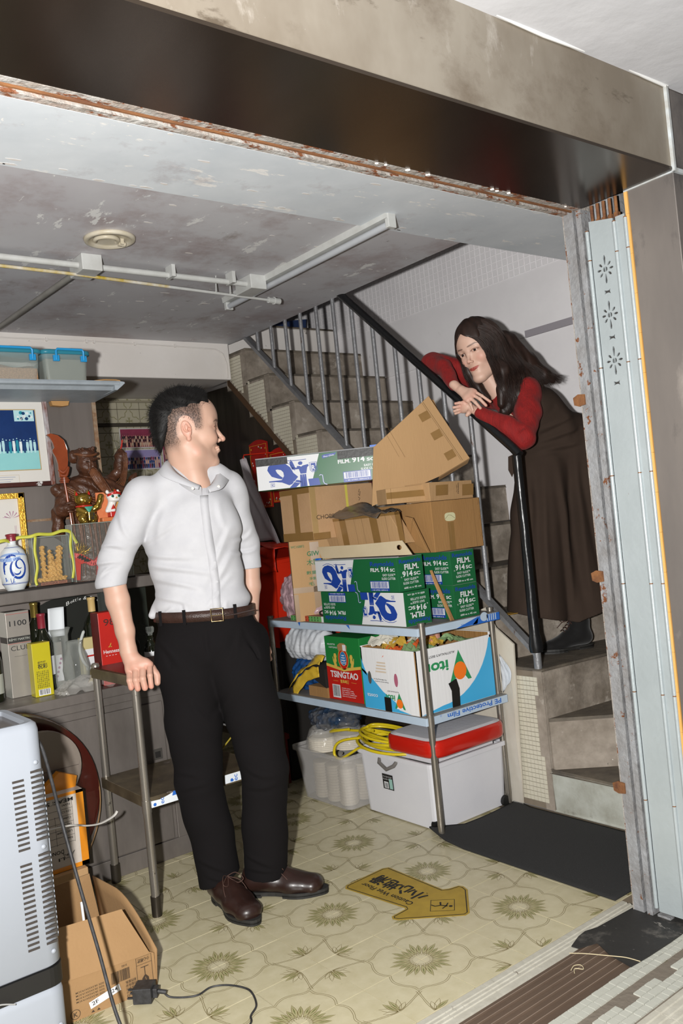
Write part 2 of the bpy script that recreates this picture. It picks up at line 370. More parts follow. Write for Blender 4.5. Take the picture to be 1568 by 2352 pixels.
# peeling paint flakes and the plaster lip along the band
rr=random.Random(9); b=MB()
for k in range(90):
    x=rr.uniform(-1.6,.7); y=rr.choice((rr.gauss(-.63,.02),rr.uniform(-1.3,.9))); s_=rr.uniform(.004,.016); a=rr.uniform(0,3.1); n=rr.randint(5,8); zc=2.3015 if y<-.62 else 2.3095
    b.prism([(x+s_*rr.uniform(.5,1.2)*math.cos(a+2*PI*i/n)*1.6,y+s_*rr.uniform(.4,1)*math.sin(a+2*PI*i/n)*.6) for i in range(n)],'z',zc-.0004,zc,wallw_m)
o=b.obj('peeling_paint',ce,'small white flakes of peeling paint'); o['kind']='stuff'
# ================================================================ walls
w_r=struct(MB().box((1.56,-1.6,0),(1.66,2.5,3.3),wall_m).obj('wall_right'),'white painted wall beside the staircase')
b=MB(); b.box((1.552,-.64,2.055),(1.56,1.9,2.068),wall_m); b.box((1.548,-1.5,2.05),(1.56,-.20,2.085),mt('ledge_grey','#99949a',.7)); b.obj('dado_line',w_r)
b=MB()
for i in range(0,72):
    for j in range(0,16):
        y=-.70+i*.036; z=2.38+j*.036
        b.box((1.556,y,z),(1.5605,y+.031,z+.031),wall_m)
o=b.obj('painted_mosaic_band',w_r,'painted-over mosaic band'); o['kind']='stuff'
struct(MB().box((.2,-1.60,0),(.22,-1.56,.01),gal_m).obj('trim_9'),'steel floor plate of the gate')
struct(MB().box((.50,-1.62,0),(1.66,-1.50,3.3),wallw_m).obj('wall_front'),'wall behind the gate pocket')
struct(MB().box((.69,2.4,0),(1.66,2.5,3.3),wall_m).obj('wall_landing'),'white wall at the top of the stairs')
struct(MB().box((-2.6,-1.5,2.9),(1.66,2.5,3.0),ceil_m).obj('upper_ceiling'),'slab over the stairwell')
struct(MB().box((.60,1.30,2.42),(.705,2.5,3.0),wallw_m).obj('trim_12'),'wall side above the recess')
# back tiled wall
bk_m=mt('wall_tile','#a8a28c',.3,c2='#b5af9b',scale=6); bkl_m=mt('wall_tile_line','#7e7a52',.4)
w_b=struct(MB().box((-2.6,1.95,0),(.71,2.05,2.5),mt('wall_grout','#57503f',.9)).obj('wall_back'),'rear wall with cream patterned tiles')
b=MB(); s_=.146; b.box((.002,-.006,.002),(s_-.002,0,s_-.002),bk_m)
p=Print((0,-.006,0),(1,0,0),(0,0,1),mb=b,lift=.0004); c=s_/2
for q in range(4):
    a=q*PI/2
    pts=[]
    for t in range(9):
        an=PI*.5*t/8+PI; r_=.052+.006*math.cos(4*an*2); X_=s_-.006+r_*math.cos(an); Y_=s_-.006+r_*math.sin(an); dx,dy=X_-c,Y_-c
        pts.append((c+dx*math.cos(a)-dy*math.sin(a),c+dx*math.sin(a)+dy*math.cos(a)))
    p.line(pts,.004,bkl_m,1)
    for d in (-.3,0,.3): p.line([(c+.008*math.cos(a+d),c+.008*math.sin(a+d)),(c+.024*math.cos(a+d),c+.024*math.sin(a+d))],.003,bkl_m,1)
p.circle(c,c,.006,bkl_m,1,10)
wt=b.mesh('wall_tile')
for i in range(8):
    for j in range(8): link('wall_tile',wt,w_b,(-.33+i*s_,1.95,1.012+j*s_))
b=MB(); b.box((-.6,1.915,1.925),(.7,1.95,1.945),mt('ledge_dark','#3b352b',.6)); b.box((-.6,1.93,2.075),(.7,1.95,2.088),mt('ledge_cream','#8d8672',.6)); struct(b.obj('trim_7'),'narrow ledges across the tiled rear wall')
struct(MB().box((-2.7,-1.5,0),(-2.6,2.0,2.5),wallw_m).obj('wall_left'),'shop wall')
# ================================================================ staircase
st=T('staircase','concrete staircase with mosaic side climbing to the upper floor','stairs',(.705,-.8,0))
st['kind']='structure'; OX=Vector((.705,-.8,0))
def SO(b,name,label=None,**k):
    b.v=[tuple(Vector(v)-OX) for v in b.v]; return b.obj(name,st,label,**k)
def step(poly,z0,z1,rm,name='step',nose=.012):
    b=MB(); b.prism(poly,'z',z0,z1-.012,rm); b.prism(poly,'z',z1-.012,z1,tread_m); return SO(b,name,bevel=.006)
step([(.705,-1.5),(1.56,-1.5),(1.56,-.8),(.705,-.8)],0,.16,paintconc_m)
step([(.715,-.805),(1.42,-1.5),(1.56,-1.5),(1.56,-.78),(.73,-.78)],.16,.36,conc_m)
step([(.705,-.80),(1.56,-.87),(1.56,-.40),(.705,-.40)],.16,.56,conc_m)
yk=lambda k:.474-.217*(9-k); zk=lambda k:1.692-.187*(9-k)
step([(.705,-.53),(1.56,-.66),(1.56,yk(5)+.02),(.705,yk(5)+.02)],.50,zk(4),conc_m)
for k in range(5,13):
    step([(.703,yk(k)),(1.56,yk(k)),(1.56,yk(k+1)+.02),(.703,yk(k+1)+.02)],zk(k)-.21,zk(k),conc_m)
step([(.706,1.34),(1.56,1.34),(1.56,2.4),(.706,2.4)],2.2,2.455,wallw_m,'landing')
# side wall (mosaic carrier)
poly=[(-.796,0),(-.796,.548)]
poly+=[(-.526,.548),(-.526,zk(4)-.012)]
for k in range(5,13): poly+=[(yk(k)+.004,zk(k-1)-.012),(yk(k)+.004,zk(k)-.012)]
poly+=[(1.30,zk(12)-.012),(1.30,2.07),(.74,1.57),(-.40,.56),(-.40,0)]
SO(MB().prism(poly,'x',.7045,.73,mosg_m),'side_wall')
def inside(y,z):
    if y<-.40: return z<(.535 if y<-.53 else .74) and z>.01
    k=int((y-yk(5))//.217)+5 if y>=yk(5) else 4
    if y>1.13: k=12
    top=zk(min(k,12))-.012; lo=.56+(y+.40)*.886+.025
    return lo<z<top
mo=MB().box((-.004,0,0),(0,.0165,.0165),mos_m).mesh('mosaic_tile'); rest=MB(); cnt=0; P_=.0185
for i in range(0,113):
    for j in range(0,123):
        y=-.775+i*P_; z=.008+j*P_
        if not (inside(y,z) and inside(y+.0165,z+.0165)): continue
        k=int((y-yk(5))//.217)+5
        if y>yk(5) and y<yk(k)+.045: continue          # cement patch behind each nosing
        if -.8<y<-.757 and .20<z<.44: continue
        if y<-.60 and z<.52 and cnt<300:
            cnt+=1; o=link('mosaic_tile',mo,st,(-.001-random.uniform(0,.0006),y+.8,z)); continue
        rest.box((.7003,y,z),(.7043,y+.0165,z+.0165),mos_m)
o=SO(rest,'mosaic_field'); o['kind']='stuff'
for k in range(5,13):
    b=MB(); b.box((.7015,yk(k)-.001,zk(k-1)-.012),(.7046,yk(k)+.045,zk(k)-.003),conc_m); SO(b,'nosing_patch')
b=MB(); b.box((.7015,-.801,0),(.7046,-.757,.55),conc_m); SO(b,'nosing_patch')
yel_m=mt('anti_slip_yellow','#b98d2c',.7,c2='#8c6a2a',scale=20)
for nm,(x,y,z) in {'a':(.74,-.60,zk(4)),'b':(1.10,-1.22,.16)}.items():
    b=MB(); b.prism([(x,y),(x+.2,y-.03),(x+.2,y+.01),(x+.19,y+.025),(x+.01,y+.05)],'z',z,z+.002,yel_m); SO(b,'anti_slip_strip')
trimw=mt('brown_wood','#5a4028',.7,c2='#3b2a1c',scale=10,stretch=(1,.2,.2))
b=MB(); b.prism([(-.40,.53),(1.34,2.075),(1.34,2.115),(-.40,.57)],'x',.695,.712,trimw); SO(b,'edge_board')
b=MB(); b.prism([(.70,1.555),(1.34,2.12),(1.34,2.07),(.75,1.55)],'x',.714,1.56,mt('soffit','#3d3731',.9)); SO(b,'soffit')
# under-stair panel
up_m=mt('understair_panel','#3d352c',.45,.3,c2='#2c2520',scale=5,contrast=.3,stretch=(1,4,.2),rvar=.1)
b=MB(); b.prism([(-.40,0),(1.95,0),(1.95,2.1),(1.32,2.08),(-.40,.55)],'x',.722,.74,up_m); SO(b,'understair_panel','dark streaked panel closing the space under the stairs')
# anti-slip notice on a riser (maroon and yellow)
mar=mt('maroon_sign','#5a2024',.5); ysg=mt('sign_yellow','#c9b35a',.5); ink=mt('ink_black','#1c1b1b',.6)
k=8; p=Print((.80,yk(k)-.0005,zk(k)-.165),(1,0,0),(0,0,1)); p.rect(0,0,.30,.15,mar,0); p.line([(.006,.006),(.294,.006),(.294,.144),(.006,.144)],.003,ysg,1,True)
p.rect(.05,.02,.15,.13,ysg,1)
for pts in ([(.08,.03),(.1,.03),(.1,.05),(.12,.05),(.12,.07),(.14,.07),(.14,.03)],[(.075,.075),(.085,.11),(.10,.11),(.13,.12),(.105,.095),(.10,.065),(.09,.05),(.085,.075)]): p.poly(pts,mar,2)
p.circle(.09,.118,.008,mar,2,10)
p.mb.v=[tuple(Vector(v)-OX) for v in p.mb.v]; p.obj('step_notice',st,'maroon notice with yellow stair pictogram')
# ---------------------------------------------------------------- railing
rail_m=mt('silver_painted_steel','#8f9193',.5,.5,c2='#777679',scale=12,contrast=.25,bump=.25,bscale=60,spots=[('#5f4a40',18,.62,(1,1,.5),.06)])
blk_m=mt('black_tape','#17181a',.28,c2='#101011',scale=10,bump=.4,bscale=25,stretch=(1,1,.25))
rt=T('stair_railing','grey painted steel stair railing with black taped handrail','railing',(.705,-.785,.56))
RO=Vector((.705,-.785,.56))
def RB(b,name,label=None,**k):
    b.v=[tuple(Vector(v)-RO) for v in b.v]; return b.obj(name,rt,label,**k)
zl=lambda y:.653+(y+.751)*.892; zh=lambda y:1.423+(y+.785)*.892
b=MB(); b.prism([(-.79,zl(-.79)-.012),(1.2,zl(1.2)-.012),(1.2,zl(1.2)+.012),(-.79,zl(-.79)+.012)],'x',.688,.722,rail_m); RB(b,'lower_rail',bevel=.003)
for k in range(13):
    y=.984-.1405*k+.142
    if y<-.70: continue
    b=MB(); b.cyl((.705,y,zl(y)),(.705,y,zh(y)),.0105,rail_m,10); RB(b,'baluster')
b=MB(); b.cyl((.705,-.785,.56),(.705,-.785,.64),.016,rail_m,12); RB(b,'post_foot')
b=MB(); b.tube([(.705,-.785,.625),(.705,-.785,.65),(.703,-.785,.70),(.706,-.784,.9),(.705,-.786,1.1),(.705,-.785,1.3),(.705,-.785,1.405)],[.026,.029,.021,.020,.019,.019,.019],blk_m,14); RB(b,'newel_post','post wrapped in glossy black tape')
b=MB(); b.tube([(.705,-.80,zh(-.80)-.005),(.705,-.77,zh(-.77)),(.705,-.3,zh(-.3)),(.705,.3,zh(.3)),(.705,1.2,zh(1.2))],.0185,blk_m,14); RB(b,'handrail','black taped handrail')
# ================================================================ door frame jamb, gate, pillar
b=MB(); b.box((.195,-1.548,0),(.245,-1.53,2.06),gal_m); b.box((.195,-1.52,0),(.245,-1.485,2.06),gal_m); b.box((.215,-1.53,0),(.245,-1.52,2.06),gal_m)
b.box((.1935,-1.487,0),(.2,-1.4845,2.06),flk_m); b.box((.24,-1.62,0),(.50,-1.5,2.3),gal_m)
struct(b.obj('trim_8'),'grey painted steel jamb channel speckled with rust')
b=MB()
for z in (1.48,.40,.90): b.lathe([(0,0),(.018,0),(.018,.004),(0,.004)],(0,0,0),rust_m,14)
b=MB()
for z in (1.50,.98,.36): b.prism([(-1.478,z-.018),(-1.462,z-.012),(-1.46,z+.01),(-1.478,z+.018),(-1.5,z+.015),(-1.5,z-.015)],'x',.190,.197,rust_m)
b.obj('rusty_bracket',bpy.data.objects['trim_8'])
gt=T('folding_gate','pale grey folding metal gate folded against the right jamb','gate',(.21,-1.6,0))
GO=Vector((.21,-1.6,0))
def GB(b,name,label=None,**k):
    b.v=[tuple(Vector(v)-GO) for v in b.v]; return b.obj(name,gt,label,**k)
# panel with flower cut-outs, y from -1.645 to -1.57
holes=[]
def petal(cy,cz,a,r0,r1,w0,w1):
    c,s=math.cos(a),math.sin(a); return [(cy+u*c-v*s,cz+u*s+v*c) for u,v in ((r0,-w0),(r1*.8,-w1),(r1,-w1*.5),(r1,w1*.5),(r1*.8,w1),(r0,w0))]
for cz in (1.852,1.722,1.592):
    for k in range(8):
        a=PI/2+k*PI/4; L_=.040 if k in (0,4) else .026
        holes.append(petal(-1.607,cz,a,.013,L_,.0015,.0035))
    for s in (-1,1): holes.append([(-1.607+s*.001,cz-.0065),(-1.607+s*.0035,cz-.007),(-1.607+s*.007,cz-.003),(-1.607+s*.007,cz+.003),(-1.607+s*.0035,cz+.007),(-1.607+s*.001,cz+.0065)])
    z=cz-.064; holes.append([(-1.617,z-.007),(-1.611,z-.003),(-1.605,z-.003),(-1.597,z-.006),(-1.599,z),(-1.597,z+.006),(-1.605,z+.003),(-1.611,z+.003),(-1.617,z+.007),(-1.615,z)])
b=MB(); b.prism([(-1.646,.02),(-1.568,.02),(-1.568,2.0),(-1.646,1.985)],'x',.199,.204,gate_m,holes=holes); GB(b,'gate_panel','panel with three cut-out flowers')
b=MB(); b.box((.214,-1.646,.02),(.217,-1.568,2.0),gatedark_m); GB(b,'dark_backing')  # added backing, coloured dark for the shade behind the cut-outs
b=MB(); b.box((.199,-1.684,.02),(.204,-1.655,1.985),gate_m); GB(b,'second_panel')
for y in (-1.561,-1.651,-1.687):
    z=.03
    while z<1.96:
        z2=min(z+.31,1.975); b=MB(); b.cyl((.197,y,z),(.197,y,z2-.003),.006,gate_m,10); b.cyl((.197,y,z2-.004),(.197,y,z2),.0052,rust_m,8); GB(b,'hinge_tube'); z=z2
for k in range(5):
    b=MB(); y=-1.575-k*.02; b.cyl((.21,y,1.97),(.21,y,2.045),.005,rust_m,8); b.box((.204,y-.006,1.985),(.218,y+.006,2.0),rust_m); GB(b,'hanger')
b=MB()
for k in range(20):
    z0=.0+k*.11; b.box((.197,-1.6995,z0),(.21,-1.6895,z0+.1095),wood_m)
pl_=struct(b.obj('trim_10'),'narrow strips of orange wood laminate beside the pillar')
b=MB(); b.box((.2,-1.838,0),(.6,-1.70,2.30),pillar_m)
pil=struct(b.obj('pillar',bevel=.002),'stainless steel clad pillar at the right of the shop front')
b=MB(); b.box((.196,-1.845,2.040),(.6,-1.69,2.051),mt('pale_sealant','#b4bcc0',.6,c2='#8f8a80',scale=20)); b.box((.19,-1.849,2.04),(.199,-1.84,2.27),mt('pale_sealant','#fff')); b.obj('sealant_seam',pil)
b=MB(); b.box((.62,-1.845,1.5),(.95,-1.84,2.15),mt('poster_red','#7d3b35',.6,c2='#a77b74',scale=12)); b.obj('poster_strip',pil,'edge of a reddish poster')
struct(MB().box((.6,-1.84,0),(2.4,-1.62,2.3),wallw_m).obj('wall_street'),'street wall beyond the pillar')
# ================================================================ implicit surfaces (numpy) for bodies, cloth and carvings
class SDF:
    def __init__(s,lo,hi,res):
        s.lo=np.array(lo,np.float32); s.res=res; s.n=[int(math.ceil((hi[i]-lo[i])/res))+1 for i in range(3)]
        s.f=np.full(s.n,1.0,np.float32); s.ax=[s.lo[i]+res*np.arange(s.n[i],dtype=np.float32) for i in range(3)]
    def _box(s,lo,hi):
        a=[max(0,int((lo[i]-s.lo[i])/s.res)) for i in range(3)]; b=[min(s.n[i],int((hi[i]-s.lo[i])/s.res)+2) for i in range(3)]
        if any(b[i]<=a[i] for i in range(3)): return None
        return tuple(slice(a[i],b[i]) for i in range(3))
    def _op(s,lo,hi,fn,op,k):
        mg=k*1.2+s.res*3; sl=s._box([l-mg for l in lo],[h+mg for h in hi])
        if sl is None: return s
        X=s.ax[0][sl[0]][:,None,None]; Y=s.ax[1][sl[1]][None,:,None]; Z=s.ax[2][sl[2]][None,None,:]
        b=fn(X,Y,Z).astype(np.float32); a=s.f[sl]; k=max(k,1e-5)
        if op=='u': h=np.clip(.5+.5*(a-b)/k,0,1); s.f[sl]=a*(1-h)+b*h-k*h*(1-h)
        elif op=='s': h=np.clip(.5-.5*(a+b)/k,0,1); s.f[sl]=a*(1-h)-b*h+k*h*(1-h)
        return s
    def ell(s,c,r,k=.01,op='u',rot=None):
        c=np.array(c,float); r=np.array(r,float); M=None
        if rot is not None: M=np.array(rot.to_3x3() if hasattr(rot,'to_3x3') else rot).T
        def fn(X,Y,Z):
            x,y,z=X-c[0],Y-c[1],Z-c[2]
            if M is not None: x,y,z=[M[i,0]*x+M[i,1]*y+M[i,2]*z for i in range(3)]
            k0=np.sqrt((x/r[0])**2+(y/r[1])**2+(z/r[2])**2); k1=np.sqrt((x/r[0]**2)**2+(y/r[1]**2)**2+(z/r[2]**2)**2)+1e-9
            return k0*(k0-1)/k1
        m=max(r) if M is not None else r
        return s._op(c-m,c+m,fn,op,k)
    def cone(s,a,b,ra,rb,k=.01,op='u',sq=None):
        a=np.array(a,float); b=np.array(b,float); d=b-a; L2=d@d+1e-12
        q=np.array(sq if sq is not None else (1,1,1),float)
        dq=d/q; L2=dq@dq+1e-12; qm=q.min()
        def fn(X,Y,Z):
            x,y,z=(X-a[0])/q[0],(Y-a[1])/q[1],(Z-a[2])/q[2]
            t=np.clip((x*dq[0]+y*dq[1]+z*dq[2])/L2,0,1)
            return (np.sqrt((x-t*dq[0])**2+(y-t*dq[1])**2+(z-t*dq[2])**2)-(ra+(rb-ra)*t))*qm
        m=max(ra,rb)*q.max()
        return s._op(np.minimum(a,b)-m,np.maximum(a,b)+m,fn,op,k)
    def chain(s,pts,rs,k=.01,op='u',sq=None):
        for i in range(len(pts)-1): s.cone(pts[i],pts[i+1],rs[i],rs[i+1],k,op,sq)
        return s
    def box(s,c,h,r=.005,k=.005,op='u',rot=None):
        c=np.array(c,float); h=np.array(h,float); M=None
        if rot is not None: M=np.array(rot.to_3x3()).T
        def fn(X,Y,Z):
            x,y,z=X-c[0],Y-c[1],Z-c[2]
            if M is not None: x,y,z=[M[i,0]*x+M[i,1]*y+M[i,2]*z for i in range(3)]
            x,y,z=np.abs(x)-h[0]+r,np.abs(y)-h[1]+r,np.abs(z)-h[2]+r
            return np.sqrt(np.maximum(x,0)**2+np.maximum(y,0)**2+np.maximum(z,0)**2)+np.minimum(np.maximum(x,np.maximum(y,z)),0)-r
        m=np.linalg.norm(h) if M is not None else h
        return s._op(c-m,c+m,fn,op,k)
    def apply(s,fn):   # f = fn(f,X,Y,Z)
        X=s.ax[0][:,None,None]; Y=s.ax[1][None,:,None]; Z=s.ax[2][None,None,:]
        s.f=fn(s.f,X,Y,Z).astype(np.float32); return s
    def cut(s,n,d,k=.0):  # keep n.x < d
        n=np.array(n,float); n/=np.linalg.norm(n)
        return s.apply(lambda f,X,Y,Z: np.maximum(f,n[0]*X+n[1]*Y+n[2]*Z-d))
    def wave(s,amp,terms):
        def fn(f,X,Y,Z):
            g=0
            for (a,b,c,p,w_) in terms: g=g+w_*np.sin(a*X+b*Y+c*Z+p)
            return f+amp*g
        return s.apply(fn)
    def net(s):
        f=s.f; nx,ny,nz=f.shape; neg=f<0
        c=[(i,j,k) for i in (0,1) for j in (0,1) for k in (0,1)]
        sub=lambda A,i,j,k:A[i:nx-1+i,j:ny-1+j,k:nz-1+k]
        cnt=np.zeros((nx-1,ny-1,nz-1),np.int8)
        for q in c: cnt+=sub(neg,*q)
        cells=np.argwhere((cnt>0)&(cnt<8)); idx=-np.ones((nx-1,ny-1,nz-1),np.int32)
        I,J,K=cells.T; idx[I,J,K]=np.arange(len(cells))
        acc=np.zeros((len(cells),3)); n=np.zeros(len(cells))
        for q in c:
            for ax in range(3):
                if q[ax]: continue
                r=list(q); r[ax]=1
                a=f[I+q[0],J+q[1],K+q[2]]; b=f[I+r[0],J+r[1],K+r[2]]; m=(a<0)!=(b<0)
                t=np.where(m,a/np.where(m,a-b,1),0); p=np.zeros((len(cells),3)); p[:]=q; p[:,ax]=t
                acc[m]+=p[m]; n[m]+=1
        V=(cells+acc/n[:,None])*s.res+s.lo
        F=[]
        for ax in range(3):
            A=[slice(None)]*3; B=[slice(None)]*3; A[ax]=slice(0,-1); B[ax]=slice(1,None)
            ch=neg[tuple(A)]!=neg[tuple(B)]; e=np.argwhere(ch)
            o1,o2=[(1,2),(2,0),(0,1)][ax]
            dims=f.shape; ok=(e[:,o1]>0)&(e[:,o2]>0)&(e[:,o1]<dims[o1]-1)&(e[:,o2]<dims[o2]-1); e=e[ok]
            def g(d1,d2):
                w_=e.copy(); w_[:,o1]-=d1; w_[:,o2]-=d2; return idx[w_[:,0],w_[:,1],w_[:,2]]
            q=np.stack([g(1,1),g(0,1),g(0,0),g(1,0)],1); ng=neg[e[:,0],e[:,1],e[:,2]]; q[~ng]=q[~ng][:,::-1]; F.append(q)
        return V,np.concatenate(F)
def np_mesh(name,parts,mats=None,col=None):
    """parts: list of (V,F,matindex,C or None)"""
    V=np.concatenate([p[0] for p in parts]); o=0; FF=[];MI=[];CC=[]
    for p in parts:
        FF.append(p[1]+o); MI.append(np.full(len(p[1]),p[2],np.int32)); o+=len(p[0])
        if len(p)>3 and p[3] is not None: CC.append(p[3])
        else: CC.append(np.ones((len(p[0]),3)))
    F=np.concatenate(FF); me=bpy.data.meshes.new(name)
    me.vertices.add(len(V)); me.vertices.foreach_set('co',V.astype(np.float32).ravel())
    me.loops.add(F.size); me.loops.foreach_set('vertex_index',F.astype(np.int32).ravel())
    me.polygons.add(len(F)); me.polygons.foreach_set('loop_start',np.arange(0,F.size,F.shape[1],dtype=np.int32))
    me.polygons.foreach_set('material_index',np.concatenate(MI)); me.polygons.foreach_set('use_smooth',np.ones(len(F),bool))
    for m in (mats or []): me.materials.append(m)
    if any(len(p)>3 and p[3] is not None for p in parts):
        a=me.color_attributes.new('Col','FLOAT_COLOR','POINT'); c=np.ones((len(V),4),np.float32); c[:,:3]=np.concatenate(CC); a.data.foreach_set('color',c.ravel())
    me.update(calc_edges=True); me.validate(); return me
def M3(x,y,z,loc=(0,0,0)):
    m=Matrix((x,y,z)).transposed().to_4x4(); m.translation=Vector(loc); return m
def frame(fwd,up=(0,0,1),loc=(0,0,0),scale=1):
    x=Vector(fwd).normalized(); y=Vector(up).cross(x).normalized(); z=x.cross(y); m=M3(x*scale,y*scale,z*scale); m.translation=Vector(loc); return m
def xf(V,m):
    A=np.array(m); return V@A[:3,:3].T+A[:3,3]
def mixc(C,mask,col):
    mask=np.clip(mask,0,1)[:,None]; return C*(1-mask)+np.array(lin(col)[:3])*mask
def ss(x,a,b):
    t=np.clip((x-a)/(b-a),0,1); return t*t*(3-2*t)
def npnoise(V,s,seed=0):
    r=np.random.default_rng(seed); g=0
    for i in range(7):
        d=r.normal(size=3); d/=np.linalg.norm(d); g=g+np.sin(V@d*s*(1+.35*i)+r.uniform(0,6.3))
    return g/7
def strands(name,curves,rad,m,parent,seg=3,label=None,tip=.15):
    """curves: list of Nx3 arrays -> one mesh of thin tapered tubes"""
    Vs=[];Fs=[];o=0
    for ci,c in enumerate(curves):
        n=len(c); t=np.gradient(c,axis=0); t/=np.linalg.norm(t,axis=1)[:,None]+1e-9
        a=np.cross(t,[.3,.2,.9]); a/=np.linalg.norm(a,axis=1)[:,None]+1e-9; b=np.cross(t,a)
        r=rad*(RNG.uniform(.6,1.3) if ci else 1)*(1-(1-tip)*np.linspace(0,1,n)**2)
        for k in range(seg):
            an=2*PI*k/seg; Vs.append(c+(a*math.cos(an)+b*math.sin(an))*r[:,None])
        for k in range(seg):
            l=(k+1)%seg; i=np.arange(n-1); Fs.append(np.stack([o+k*n+i,o+l*n+i,o+l*n+i+1,o+k*n+i+1],1))
        o+=seg*n
    me=np_mesh(name,[(np.concatenate(Vs),np.concatenate(Fs),0)],[m]); x=link(name,me,parent)
    if label: x['label']=label
    return x
# ---------------------------------------------------------------- head
def head_sdf(female=False,smile=False,res=.0016,nx=(-.012,.012)):
    s=SDF((-.155,-.105,-.25),(.15,.105,.15),res)
    w_=.91 if female else 1
    s.ell((0,0,.035),(.096,.076*w_,.086)); s.ell((.045,0,.035),(.052,.062*w_,.062),.03)
    s.ell((.028,0,-.037),(.060,(.056 if female else .062)*w_,.082),.03)
    for y in (-1,1):
        jr=.012 if female else .018
        s.cone((.0,y*.056*w_,-.045),(.018,y*.050*w_,-.085),.016,jr,.02); s.cone((.018,y*.050*w_,-.082),(.070,y*.014,-.108),jr+.002,.017,.03)
        s.ell((.060,y*.038,-.032),(.026,.024,.024),.02)
        if smile: s.ell((.072,y*.036,-.040),(.018,.018,.016),.014)
        s.cone((.080,y*.012,.020),(.070,y*.046,.018),.011,.010,.014)
        s.ell((.105,y*.031,-.002),(.016,.017,.0115),.014,'s')
        s.ell((.0775,y*.031,-.002),(.0145,.0165,.0135),.006)
    s.ell((.079,0,-.110),(.016,.018,.015),.014)
    s.ell((.074 if female else .076,0,-.070),(.020,.027,.022),.016)
    nt=.113 if female else .121; q=.80 if female else 1
    s.cone((.087,0,.008),(nt-.008,0,-.034),.0065*q,.0080*q,.012); s.ell((nt-.007,0,-.038),(.0090*q,.0098*q,.0082*q),.006)
    for y in (-1,1):
        s.ell((.099,y*.0120*q,-.042),(.009,.0060*q,.0060*q),.005)
        s.ell((.1055,y*.0065,-.0485),(.005,.0032,.003),.002,'s')
        # eyelid slit
        s.ell((.0935,y*.031,-.003),(.010,.0145,.0054 if not smile else .0022),.0015,'s',Matrix.Rotation(y*R(-6),4,'X'))
    if smile:
        s.ell((.092,0,-.0715),(.012,.028,.0105),.004)
        s.ell((.1000,0,-.0700),(.012,.0250,.0054),.002,'s')
        for y in (-1,1): s.ell((.086,y*.026,-.068),(.006,.004,.004),.004,'s')
        s.cone((.0945,-.016,-.0635),(.0945,.016,-.0635),.0028,.0028,.003); s.cone((.0915,-.015,-.0785),(.0915,.015,-.0785),.0038,.0038,.004)
        for y in (-1,1): s.chain([(.100,y*.017,-.043),(.092,y*.029,-.056),(.082,y*.036,-.076)],[.0012,.0016,.0010],.006,'s')
    else:
        for y in (-1,1): s.cone((.0945,y*.004,-.0668),(.086,y*.0225,-.0672),.0026,.0014,.003)
        s.cone((.0930,-.011,-.0752),(.0930,.011,-.0752),.0036,.0036,.004)
        s.cone((.099,-.009,-.0708),(.099,.009,-.0708),.0014,.0014,.0012,'s'); 
        for y in (-1,1): s.cone((.098,y*.009,-.0708),(.088,y*.026,-.0665),.0013,.0013,.0015,'s')
    for y in (-1,1):
        rt=Matrix.Rotation(y*R(14),4,'Z')@Matrix.Rotation(R(-10),4,'Y')
        s.ell((-.010,y*.0790*w_,-.008),(.0165,.0065,.0265),.005,'u',rt)
        s.ell((-.012,y*.0835*w_,-.002),(.0105,.0050,.017),.003,'s',rt); s.ell((-.010,y*.083*w_,-.003),(.006,.003,.011),.003,'u',rt)
        s.ell((-.001,y*.082*w_,-.010),(.0055,.0055,.007),.003,'s',rt); s.ell((.0035,y*.077*w_,-.011),(.004,.004,.006),.003)
        s.ell((-.004,y*.0765*w_,-.036),(.007,.005,.009),.005,'u')
    nr=.047 if female else .053
    s.chain([(-.025,0,-.03),(nx[0],0,-.11),(nx[1],0,-.25)],[nr,nr-.003,nr+.004],.025)
    if not female:
        s.cone((.040,0,-.135),(.052,0,-.20),.012,.010,.03)
        for y in (-1,1): s.cone((-.02,y*.055,-.06),(.045,y*.014,-.235),.010,.009,.03)
    return s.net()
def head_color(V,base,lip,brow,female):
    C=np.tile(np.array(lin(base)[:3]),(len(V),1)); x,y,z=V.T; ay=np.abs(y)
    C=mixc(C,.25*ss(.03-np.hypot(ay-.042,z+.035),0,.03)*(x>.04),'#c07a68'); C=mixc(C,.25*ss(.016-np.hypot(x-.115,z+.04),0,.012),'#c07a68')
    C=mixc(C,.35*ss(ay,.070,.080)*(x<.03)*(x>-.04),'#c47d6c')
    C=mixc(C,.10*(.5+npnoise(V,90,1)),'#a9745c')
    # brows
    bz=.0200+(.14 if female else -.02)*(ay-.030)-.6*np.maximum(ay-.044,0); bw=(.0026 if female else .0040)*ss(ay,.010,.018)*(1-.7*ss(ay,.036,.052))
    C=mixc(C,(.75)*(1-ss(np.abs(z-bz),bw*.5,bw+.002))*(x>.055)*(ay>.010)*(ay<.054),brow)
    # lids / lashes
    e=np.hypot((ay-.031)/.0150,(z+.002)/.0052)
    C=mixc(C,.75*(1-ss(np.abs(e-1.0),.05,.28))*(z>-.004)*(x>.065),'#2a1a14'); C=mixc(C,.25*(1-ss(e,1.2,2.4))*(x>.065),'#8a5340')
    # lips
    l=np.hypot(y/(.0255 if female else .0235),(z+.0708-1.2*y*y/.025*.2)/(.0075 if female else .0115))
    C=mixc(C,(.95 if female else .45)*(1-ss(l,.82,1.05))*(x>.082),lip)
    C=mixc(C,.4*(1-ss(np.abs(z+.0710),.0005,.0016))*(ay<.022)*(x>.082)*(0 if not female else 1),'#6b2420')
    return C
